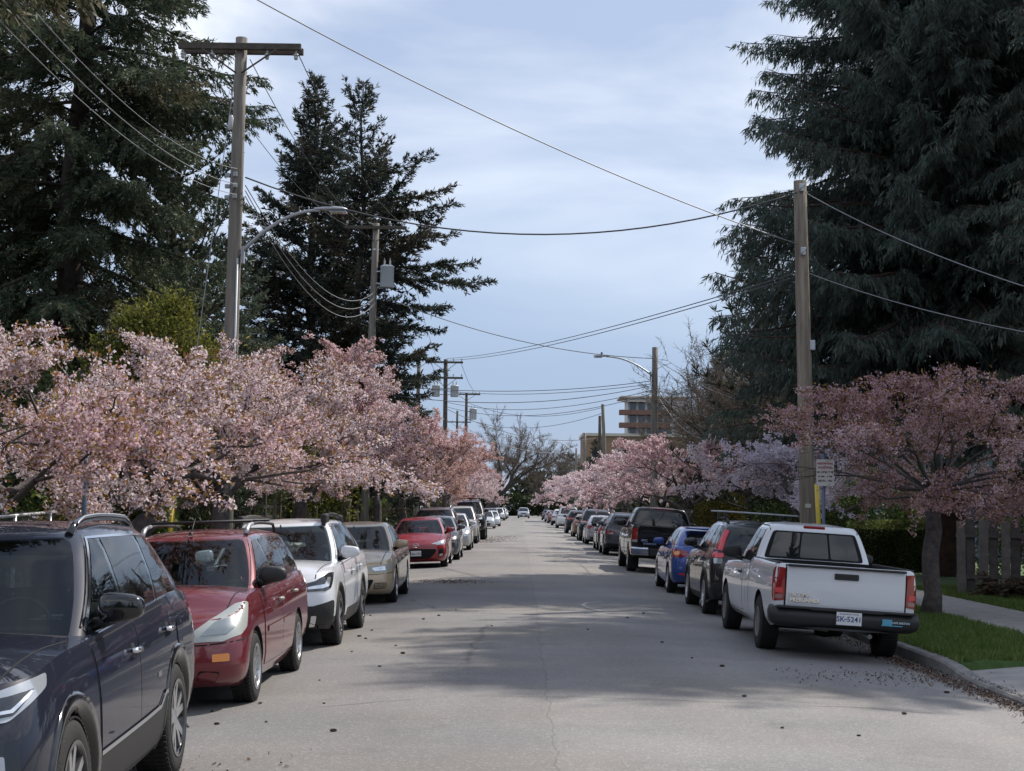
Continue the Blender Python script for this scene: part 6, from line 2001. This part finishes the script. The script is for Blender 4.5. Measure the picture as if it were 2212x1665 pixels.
def pole(label, base, top, r0, r1, m=M_pole, plates=(), lamp=None, arms=(), tanks=(), extra=None):
    b, t = Vector(base), Vector(top)
    root = empty('utility_pole', b); tag(root, label, 'utility pole', GP)
    g = Geo(); d = t - b
    pts = [d * k / 6 for k in range(7)]; pts[0] = Vector((0, 0, -.2))
    g.tube(pts, [r0 + (r1 - r0) * k / 6 for k in range(7)], 18, 0)
    po = g.build('shaft', m, root)
    def on_pole(z): return d * (z / d.z)
    for z, half, off in arms:       # crossarms: (height, half lengths, x offset)
        c = on_pole(z); hl, hr = half if isinstance(half, tuple) else (half, half)
        ga = Geo()
        for yy in ((-.16, .16) if off else (-.16,)):
            ga.box((c.x + (hr - hl) / 2, c.y + yy, c.z), (hl + hr, .10, .13), 0, bevel=.012)
        ar = ga.build('crossarm', M_poled, root)
        gb = Geo()
        for s in (-1, 1):
            h = hl if s < 0 else hr
            gb.tube([(c.x + s * min(.75, h * .62), c.y - .22, c.z - .06), (c.x + s * .05, c.y - .2, c.z - .55)], .018, 6)
        gb.build('brace', M_poled, root)
        for s in (-.92, -.45, .45, .92):
            h = hl if s < 0 else hr
            gi = Geo()
            gi.lathe([(.001, -.02), (.02, -.02), (.02, .05), (.05, .06), (.055, .09), (.035, .10), (.045, .12), (.03, .17), (.001, .18)], (c.x + s * h, c.y - .16, c.z + (-.085 if off else .085)), (0, 0, -1 if off else 1), 10)
            gi.build('insulator', M_por, root)
    for z, dx, w, h in tanks:
        c = on_pole(z)
        gt = Geo()
        gt.lathe([(.001, 0), (w * .94, 0), (w, .03), (w, h - .06), (w * 1.04, h - .05), (w * 1.04, h - .01), (w * .8, h + .03), (.001, h + .05)], (c.x + dx, c.y - .05, c.z), (0, 0, 1), 22)
        to = gt.build('transformer', M_tank, root)
        gt2 = Geo()
        for q in (-.4, .4):
            gt2.lathe([(.035, 0), (.05, .04), (.03, .06), (.045, .10), (.03, .13), (.04, .17), (.015, .2), (.01, .28), (.001, .3)], (c.x + dx + q * w, c.y - .05, c.z + h + .03), (0, 0, 1), 10)
        gt2.build('bushing', M_por, to)
        gt3 = Geo()
        for q in (.2, .75):
            gt3.box((c.x + dx * .5, c.y - .05, c.z + h * q), (abs(dx), .10, .05))
        gt3.build('bracket', M_steel, to)
    if lamp:
        z, reach, rise = lamp
        c = on_pole(z); s = -1 if reach < 0 else 1
        gl = Geo(); L = abs(reach)
        P = [(c.x + s * (.10 + L * .92 * t), c.y - .05, c.z + rise * (1 - (1 - t) ** 2.0)) for t in [k / 12 for k in range(13)]]
        gl.tube(P, [.040 - .010 * k / 12 for k in range(13)], 8)
        gl.box((c.x + s * (r0 + .02), c.y - .05, c.z), (.06, .12, .34), 0, bevel=.01)
        lo = gl.build('lamp_arm', M_steel, root)
        gh = Geo()
        x0 = P[-1][0]; zz = P[-1][2]
        V = []
        prof = [(-.12, .032, .032), (.0, .06, .045), (.13, .10, .058), (.30, .13, .062), (.45, .115, .05), (.53, .06, .026), (.55, .004, .004)]
        for px, w, h in prof:
            for k in range(12):
                a = 2 * math.pi * k / 12
                V.append((x0 + s * px, c.y - .05 + math.cos(a) * w, zz + .02 + math.sin(a) * h * (1.0 if math.sin(a) > 0 else .55)))
        F = [(j * 12 + k, j * 12 + (k + 1) % 12, j * 12 + 12 + (k + 1) % 12, j * 12 + 12 + k) for j in range(len(prof) - 1) for k in range(12)]
        gh.add(V, F, 0, True)
        gh.lathe([(.04, 0), (.04, .09), (.03, .10), (.001, .10)], (x0 + s * .2, c.y - .05, zz + .085), (0, 0, 1), 10, 1)
        gh.box((x0 + s * .36, c.y - .05, zz - .035), (.34, .2, .03), 2, bevel=.01)
        gh.build('lamp_head', [M_lamp, M_plas, M_lens], root)
    if extra: extra(root, on_pole)
    return root

def bolts(*zs):
    def f(root, on_pole):
        for z, kind in zs:
            c = on_pole(z); g = Geo()
            if kind == 'cleat':
                g.box((c.x + .0, c.y - .15, c.z), (.10, .07, .16), 0, bevel=.015)
                g.tube([(c.x - .05, c.y - .19, c.z - .06), (c.x + .05, c.y - .19, c.z + .06)], .02, 6)
                g.build('cleat', M_steel, root)
            elif kind == 'box':
                g.box((c.x + .15, c.y - .07, c.z), (.11, .10, .20), 0, bevel=.015); g.build('junction_box', M_steel, root)
            elif kind == 'tag':
                g.box((c.x - .02, c.y - .155, c.z), (.11, .008, .075), 0, rz=.0); g.build('number_plate', mat('pole_tag', (.55, .56, .5), .5), root)
            elif kind == 'conduit':
                g.tube([(c.x + .10, c.y - .13, .2), (c.x + .09, c.y - .12, c.z)], .022, 6); g.build('conduit', M_tank, root)
            elif kind == 'bracket':
                for dz in (0, -.22, -.44):
                    g.box((c.x, c.y - .14, c.z + dz), (.08, .10, .09), 0, bevel=.01)
                    g.box((c.x - .17, c.y - .05, c.z + dz), (.10, .07, .08), 0, bevel=.01)
                g.build('wire_bracket', M_steel, root)
    return f

def zt(xv, yv, Y): return at(xv, yv, Y)
p = at(522, 82, 30); b = at(497, 800, 30)
k = (p - b).normalized(); b = p - k * (p.z / k.z)
pole('tall grey wooden pole with crossarm and streetlight, nearest on the left', (b.x, 30, 0), p, .165, .115, M_pole,
     lamp=(at(515, 552, 30).z, 1.72, .92), arms=[(p.z - .22, 1.22, 1)],
     extra=bolts((at(515, 380, 30).z, 'bracket'), (at(515, 560, 30).z, 'conduit')))
p = at(813, 482, 60); b = at(796, 900, 60); k = (p - b).normalized(); b = p - k * (p.z / k.z)
pole('grey wooden pole with one big transformer before the twin firs', (b.x, 60, 0), p, .17, .125, M_pole, arms=[(p.z - .2, 1.22, 0)],
     tanks=[(at(835, 622, 60).z, .52, .27, .86)], extra=bolts((at(835, 540, 60).z, 'tag')))
pz = at(905, 772, 100)
pole('plain pole carrying the left half of the far double crossarm', (pz.x, 100, 0), pz, .17, .12, M_pole, arms=[(pz.z - .15, (1.3, 1.1), 0)])
pz = at(963, 776, 98)
pole('dark pole with two crossarms and twin transformers', (pz.x + .1, 98, 0), pz, .17, .13, M_poled, arms=[(pz.z - .2, (1.3, 1.12), 0), (pz.z - 1.2, 1.12, 0)],
     tanks=[(at(963, 857, 98).z, -.62, .26, .72), (at(963, 857, 98).z, .58, .26, .72)])
pz = at(1008, 848, 135)
pole('pole with one crossarm and a single transformer, third group on the left', (pz.x, 135, 0), pz, .17, .12, M_poled, arms=[(pz.z - .15, 1.22, 0)], tanks=[(at(1018, 906, 135).z, .6, .32, .95)])
pz = at(988, 887, 175); pole('thin distant pole between the left transformers', (pz.x, 175, 0), pz, .16, .12, M_poled, arms=[(pz.z - 1.3, (1.2, 1.6), 0)])
pz = at(1036, 980, 240); pole('farthest short pole with a crossarm on the left', (pz.x, 240, 0), pz, .17, .13, M_poled, arms=[(pz.z - .2, 1.4, 0)])
# right side
p = at(1728, 391, 30)
pole('stout bare wooden pole before the cedar, nearest on the right', (5.62, 30, 0), p, .165, .125, mat('brown_pole', (.225, .19, .15), .9, var=.5, scale=9, bump=.8, bscale=26, grain=(1, 1, .07)),
     extra=bolts((at(1728, 408, 30).z, 'cleat'), (at(1728, 545, 30).z, 'cleat'), (at(1728, 746, 30).z, 'box'), (at(1728, 1092, 30).z, 'tag')))
p = at(1415, 750, 64)
pole('wooden pole with streetlight over the right kerb beyond the black pickup', (p.x, 64, 0), p, .16, .12, M_pole, lamp=(at(1410, 812, 64).z, -2.1, .78))
p = at(1302, 873, 104); b = at(1309, 1065, 104)
pole('leaning wooden pole beside the low brick building', (b.x + .1, 104, 0), p, .15, .11, M_pole)
p = at(1296, 898, 112); pole('greenish pole just behind the leaning pole', (p.x, 112, 0), p, .15, .11, M_poled)
p = at(1263, 935, 135); pole('short pale pole left of the leaning pole', (p.x, 135, 0), p, .17, .13, M_pole)
p = at(1245, 968, 165); pole('distant pole with small streetlight on the right', (p.x, 165, 0), p, .15, .11, M_pole, lamp=(at(1245, 982, 165).z, -2.2, 1.3))

# ---- wires: each span one thing
GW = 'overhead wires'
def wire(label, a, b, sag=.3, r=.012, m=M_wire, n=22, group=GW):
    a, b = Vector(a), Vector(b)
    P = [a.lerp(b, k / n) - Vector((0, 0, 4 * sag * (k / n) * (1 - k / n))) for k in range(n + 1)]
    g = Geo(); g.tube(P, r, 5)
    return tag(g.build('overhead_wire', m), label, 'wire', group)
A = at
wire('thick pale cable slanting from top left to the right pole', A(470, -48, 24), A(1722, 527, 29.86), .28, .012, M_wirel)
wire('dark twisted cable sagging across the street between nearest poles', A(530, 383, 29.9), A(1722, 416, 29.86), .98, .016)
wire('wire from right pole top to the right edge, upper one', A(1740, 416, 29.9), A(2300, 645, 22), .15, .009, M_wirel)
wire('wire from right pole to the right edge, lower one', A(1742, 588, 29.9), A(2300, 732, 22), .12, .008, M_wirel)
wire('bright wire from upper left corner to pole, lowest of three', A(-60, -20, 16), A(510, 420, 29.85), .42, .007, M_wirel)
wire('bright wire from upper left corner to pole, middle of three', A(-20, -30, 16), A(512, 398, 29.85), .40, .007, M_wirel)
wire('bright wire from upper left corner to pole, highest of three', A(30, -28, 16), A(512, 364, 29.85), .40, .006, M_wirel)
for i, (y0, y1, nm) in enumerate(((400, 628, 'upper'), (412, 640, 'middle'), (424, 652, 'lower'))):
    wire('slack service wire between first and second left poles, %s one' % nm, A(530, y0, 29.85), A(812, y1, 59.8), 1.15 + .1 * i, .010, M_wirel)
wire('high-voltage wire from left crossarm end to transformer pole, left', A(434, 122, 29.8), A(752, 487, 59.8), .55, .009)
wire('high-voltage wire from left crossarm to transformer pole, centre', A(540, 128, 29.8), A(790, 484, 59.8), .55, .009)
wire('high-voltage wire from left crossarm to transformer pole, right', A(645, 118, 29.8), A(872, 484, 59.8), .55, .009)
wire('dark cable from the transformer pole to the right streetlight pole', A(812, 634, 59.8), A(1411, 774, 63.8), .55, .016)
wire('paired line rising from far double crossarm to right pole, upper', A(965, 774, 97.8), A(1720, 590, 30.1), .35, .013)
wire('paired line rising from far double crossarm to right pole, lower', A(965, 778, 97.8), A(1720, 598, 30.1), .38, .013)
for i, (x0, y0, D, y1, nm) in enumerate(((812, 830, 60, 822, 'topmost'), (900, 836, 100, 829, 'second'), (812, 848, 60, 832, 'third'), (963, 868, 98, 842, 'fourth'), (963, 878, 98, 850, 'lowest'))):
    wire('long wire from left poles to streetlight pole, %s' % nm, A(x0, y0, D), A(1411, y1, 63.9), .35 + .1 * i, .014)
for i, (y0, x1, y1, Y1, nm) in enumerate(((776, 1680, 885, 55, 'first'), (778, 1640, 930, 60, 'second'), (838, 1620, 905, 60, 'third'), (842, 1600, 930, 60, 'fourth'), (850, 1560, 945, 60, 'fifth'))):
    wire('service wire fanning right from streetlight pole, %s from the top' % nm, A(1418, y0, 63.9), A(x1, y1, Y1), .3 + .1 * i, .013, M_wirel)
wire('service wire rising right from streetlight pole to nearest right pole', A(1418, 840, 63.9), A(1724, 560, 30.2), 1.1, .014)
for i, (x0, y0, D, x1, y1, D1, nm) in enumerate(((870, 486, 60, 945, 774, 99.7, 'right'), (790, 486, 60, 905, 770, 99.7, 'centre'), (752, 488, 60, 872, 774, 99.7, 'left'))):
    wire('high-voltage wire from transformer pole to far crossarm, %s' % nm, A(x0, y0, D), A(x1, y1, D1), .6, .011)
for i, (x0, y0, x1, y1) in enumerate(((928, 777, 980, 851), (995, 780, 1034, 851))):
    wire('high-voltage wire from double crossarm to next left pole, %s' % ('left', 'right')[i], A(x0, y0, 98), A(x1, y1, 134.8), .5, .014)
for i, (x0, y0, D0, x1, y1, D1, nm) in enumerate(((963, 882, 98, 1296, 945, 112, 'lowest'), (1008, 905, 135, 1302, 892, 104, 'middle'), (1008, 868, 135, 1302, 880, 104, 'highest'))):
    wire('far crossing wire between left group and leaning pole, %s' % nm, A(x0, y0, D0), A(x1, y1, D1), .9, .018)
wire('far wire from the third left pole to the small streetlight pole', A(1008, 925, 135), A(1245, 972, 165), 1.0, .018, M_wirel)
wire('steel guy wire with insulator beside the nearest left pole', A(508, 160, 29.8), A(372, 1132, 28.2), .0, .009, M_wirel)
wire('dark service drop from the nearest left pole to the left garden', A(508, 404, 29.8), A(230, 820, 36), .9, .014)
g = Geo(); c = A(498, 265, 29.6)
g.lathe([(.02, -.16), (.05, -.12), (.05, .12), (.02, .16)], c, (A(508, 160, 29.8) - A(372, 1132, 28.2)), 8)
tag(g.build('strain_insulator', M_por), 'strain insulator on the guy wire beside the nearest left pole', 'insulator')

# ---- guy guards and signs
def guard(label, a, b, r=.045):
    g = Geo(); g.tube([a, Vector(a).lerp(Vector(b), .5), b], r, 10)
    return tag(g.build('guy_guard', M_yel), label, 'guy guard', 'yellow guy guards')
b0 = A(1770, 1150, 29); b0.z = 0
guard('yellow guy guard tube beside the parking sign on the right', (b0.x + .06, 29, 0), A(1764, 1045, 29.1))
b0 = A(362, 1150, 27.6)
guard('yellow slanting guy guard under the pale cherry on the left', (b0.x - .03, 27.6, 0), A(376, 1072, 28))

p0 = A(1779, 1040, 26.3)
root = empty('parking_sign', (p0.x, 26.3, 0)); tag(root, 'white residential parking sign on blue-grey post beside right pole', 'street sign')
g = Geo(); g.tube([(0, 0, -.1), (0, 0, 2.72)], .03, 10); g.build('post', M_bluep, root)
zc = A(1780, 1021, 26.3).z
g = Geo(); g.box((0.02, -.045, zc), (.30, .006, .45), 0, bevel=.0)
sb = g.build('sign_board', mat('sign_white', (.62, .60, .58), .45), root)
M_sred = mat('sign_red', (.30, .03, .04), .5)
M_sdk = mat('sign_dark', (.10, .03, .035), .5)
for t, dz, sz in (('RESIDENTIAL', .155, .046), ('PARKING', .085, .058), ('ONLY', .010, .062), ('8 AM - 6 PM', -.065, .046), ('MON - FRI', -.14, .052)):
    me = text_mesh('sign_lettering', t, sz, M_sred if dz > .05 else M_sdk, .001, bold=.0016)
    place_text(me, (0.02, -.0495, zc + dz), (1, 0, 0), (0, 0, 1)); link('sign_lettering', me, sb)
g = Geo()
for s in (-1, 1):
    x = .02 + s * .115
    V = [(x + s * .03, -.0495, zc + .01), (x, -.0495, zc + .032), (x, -.0495, zc + .018), (x - s * .025, -.0495, zc + .018), (x - s * .025, -.0495, zc + .002), (x, -.0495, zc + .002), (x, -.0495, zc - .012)]
    g.add(V if s < 0 else V, [tuple(range(7)) if s < 0 else tuple(range(6, -1, -1))])
g.build('sign_arrow', M_sdk, sb)
p0 = A(184, 1050, 18.6)
root = empty('street_sign', (p0.x, 18.6, 0)); tag(root, 'blue-grey signpost seen from behind among the left blossom', 'street sign')
zt_ = A(190, 865, 18.6).z
g = Geo(); g.tube([(0, 0, -.1), (0, 0, zt_)], .032, 10); g.build('post', M_bluep, root)
g = Geo(); g.box((.02, -.05, A(190, 905, 18.6).z), (.20, .006, .40)); g.build('sign_board', mat('sign_back', (.04, .045, .055), .6), root)
# ------------------------------------------------------------------ fences, gate, buildings
M_oldwood = mat('weathered_board', (.115, .098, .090), .9, var=.35, scale=5, bump=.6, bscale=30)
M_oldwood2 = mat('dark_board', (.070, .058, .053), .9, var=.35, scale=5, bump=.6, bscale=30)
M_railw = mat('grey_rail', (.20, .185, .165), .9, var=.3, scale=6)
root = empty('board_fence', (0, 0, 0)); tag(root, 'weathered grey board fence with staggered boards behind brown ferns', 'fence')
x = 9.30; i = 0
rd = random.Random(4)
while x < 15:
    w = .19 + rd.uniform(-.01, .02)
    g = Geo(); h = 1.60 + rd.uniform(-.02, .02)
    g.box((x + w / 2, 33.0 + (.045 if i % 2 else -.045), h / 2), (w, .022, h), 0, ry=rd.uniform(-.012, .012), bevel=.004)
    g.build('board', M_oldwood if i % 2 == 0 else M_oldwood2, root)
    x += w + .045; i += 1
for z in (.40, 1.28):
    g = Geo(); g.box((12.2, 33.0, z), (5.8, .06, .09)); g.build('rail', M_oldwood2, root)

def rail_fence(label, a, b, n, zs, h, m, board=None, pw_=.09):
    a, b = Vector(a), Vector(b)
    root = empty('rail_fence', a); tag(root, label, 'fence')
    d = b - a
    for k in range(n + 1):
        p = d * k / n; g = Geo(); g.box((p.x, p.y, h / 2), (pw_, pw_, h), 0, rz=math.atan2(d.y, d.x), bevel=.01); g.build('post', m, root)
    for z in zs:
        g = Geo(); g.box((d.x / 2, d.y / 2, z), (d.length, .04, .09), 0, rz=math.atan2(d.y, d.x)); g.build('rail', m, root)
    if board:
        g = Geo(); k = int(d.length / .16)
        for q in range(k):
            p = d * (q + .5) / k; g.box((p.x, p.y, board[0] / 2 + .05), (.12, .02, board[0]), 0, rz=math.atan2(d.y, d.x))
        tag(g.build('pickets', board[1], root), kind='stuff')
    return root
rail_fence('grey split-rail garden fence behind the white crossover', (-9.4, 43.5, 0), (-7.6, 47.5, 0), 3, (1.25, 1.62), 1.85, M_railw)
rail_fence('low picket fence with rail behind the lilac blossom', (8.6, 47.6, 0), (11.0, 50.6, 0), 3, (1.25, 1.5), 1.65, M_oldwood2, (1.15, M_oldwood2))
rail_fence('tall trellis frame of grey posts behind the left cherries', (-9.2, 46.5, 0), (-7.9, 50.5, 0), 4, (1.3, 2.1, 2.9), 3.2, M_oldwood2)
# covered gate
root = empty('garden_gate', (-7.7, 55, 0), (0, 0, 1.15)); tag(root, 'wooden garden gate under a small shingled roof on the left', 'gate')
g = Geo(); g.box((0, 0, .8), (1.1, .05, 1.5), 0, bevel=.01)
for k in range(5): g.box((-.44 + .22 * k, -.035, .8), (.19, .02, 1.46))
g.build('gate_leaf', mat('gate_wood', (.16, .12, .085), .85, var=.3, scale=6), root)
for s in (-1, 1):
    g = Geo(); g.box((s * .68, 0, 1.15), (.14, .14, 2.3)); g.build('post', M_oldwood2, root)
g = Geo(); g.add([(-1.1, -.7, 2.25), (1.1, -.7, 2.25), (1.1, 0, 2.7), (-1.1, 0, 2.7), (1.1, .7, 2.25), (-1.1, .7, 2.25),
                  (-1.1, -.7, 2.19), (1.1, -.7, 2.19), (1.1, .7, 2.19), (-1.1, .7, 2.19)],
                 [(0, 1, 2, 3), (3, 2, 4, 5), (6, 9, 8, 7), (0, 6, 7, 1), (4, 8, 9, 5), (1, 7, 8, 4, 2), (0, 3, 5, 9, 6)])
g.build('roof', mat('shingle', (.05, .042, .038), .95, var=.3, scale=9), root)
# chain-link fence at the far left
root = empty('chain_link_fence', (0, 0, 0)); tag(root, 'chain-link fence with pale top rail at the left edge', 'fence')
a, b = A(-60, 1122, 20), A(172, 1101, 26.5)
g = Geo(); g.tube([a, b], .024, 8); g.build('top_rail', mat('pale_rail', (.55, .56, .57), .4, .3), root)
for k in range(4):
    p = a.lerp(b, k / 3); g = Geo(); g.tube([(p.x, p.y, -.1), (p.x, p.y, p.z)], .028, 8); g.build('post', M_steel, root)
g = Geo(); n = 90
aa, bb = [], []
for k in range(-14, n):
    for s in (0, 1):
        z0, z1 = .05, 1.55
        t0, t1 = k / n, (k + 14) / n
        if s: t0, t1 = t1, t0
        if min(t0, t1) < 0 or max(t0, t1) > 1: continue
        P, Q = a.lerp(b, t0), a.lerp(b, t1)
        aa.append((P.x, P.y, z0)); bb.append((Q.x, Q.y, z1))
sticks(g, aa, bb, .003, .003)
tag(g.build('wire_mesh', M_wire, root), kind='stuff')

# ---- buildings
M_brick = mat('tan_brick', (.27, .175, .115), .9, var=.14, scale=1.2)
M_brickd = mat('brown_balcony', (.20, .12, .09), .9, var=.1, scale=1)
M_stucco = mat('white_stucco', (.62, .62, .60), .8)
M_winb = mat('building_glass', (.05, .075, .10), .08, spec=.8)
M_concw = mat('pale_band', (.52, .48, .42), .85)
D = 190
a = A(1262, 938, D); e = A(1425, 938, D)
root = empty('brick_building', (a.x, D, 0)); tag(root, 'low tan brick building with pale bands before the tower', 'building')
w, h = e.x - a.x + 6, a.z
g = Geo(); g.box((w / 2, 6, h / 2), (w, 12, h)); g.build('wall', M_brick, root)
g = Geo()
for z in (h, h * .55): g.box((w / 2, 5.9, z), (w + .4, 12.4, .35))
g.build('cornice', M_concw, root)
for i in range(4):
    for z in (h * .77, h * .32):
        g = Geo(); g.box((1.6 + i * 3.0, -.03, z), (1.2, .12, 1.4)); wo = g.build('window', M_winb, root)
        g = Geo()
        for dx, dz, sx, sz in ((0, .72, 1.36, .08), (0, -.72, 1.36, .08), (-.64, 0, .08, 1.36), (.64, 0, .08, 1.36), (0, 0, .06, 1.36)):
            g.box((1.6 + i * 3.0 + dx, -.06, z + dz), (sx, .16, sz))
        g.build('frame', M_stucco, wo)
D = 365
a = A(1350, 858, D)
root = empty('apartment_tower', (a.x, D, 0)); tag(root, 'tall apartment tower with stacked brown balconies on the right', 'building')
h = a.z
w = 14
g = Geo(); g.box((w / 2 + .8, 7, h / 2), (w, 12, h)); g.build('wall', M_stucco, root)
g = Geo(); g.box((w / 2 + .2, 6.4, h + .15), (w + 2.6, 14, .35)); g.box((2.2, -.4, h - 1.0), (6, 3, .25)); g.build('roof', M_concw, root)
for k in range(7):
    z = h - 3.6 - k * 3.05
    g = Geo(); g.box((.2, .2, z), (3.0, 3.0, 1.15)); g.build('balcony', M_brickd, root)
    g = Geo(); g.box((6.0, -.1, z), (9.4, 2.6, 1.15)); g.build('balcony', M_brickd, root)
    for q in range(5):
        g = Geo(); g.box((2.0 + q * 2.1, .95, z + 1.65), (1.5, .12, 1.75)); g.build('window', M_winb, root)
# a house glimpsed behind the right-hand planting
root = empty('house', (17, 58, 0)); tag(root, 'grey-blue house glimpsed behind the clipped hedge', 'house')
g = Geo(); g.box((0, 4, 2.2), (9, 8, 4.4)); g.build('wall', mat('grey_siding', (.20, .26, .32), .8, var=.08, scale=2), root)
g = Geo(); g.add([(-5, -.6, 4.3), (5, -.6, 4.3), (5, 4, 6.6), (-5, 4, 6.6), (5, 8.6, 4.3), (-5, 8.6, 4.3)], [(0, 1, 2, 3), (3, 2, 4, 5), (0, 3, 5), (1, 4, 2), (0, 5, 4, 1)])
g.build('roof', mat('shingle_grey', (.07, .07, .075), .95, var=.3, scale=9), root)
for k in (-2.6, .2, 2.8):
    g = Geo(); g.box((k, -.03, 2.0), (1.4, .12, 1.4)); wo = g.build('window', M_winb, root)
    g = Geo(); g.box((k, -.06, 1.25), (1.6, .16, .1)); g.build('sill', M_stucco, wo)
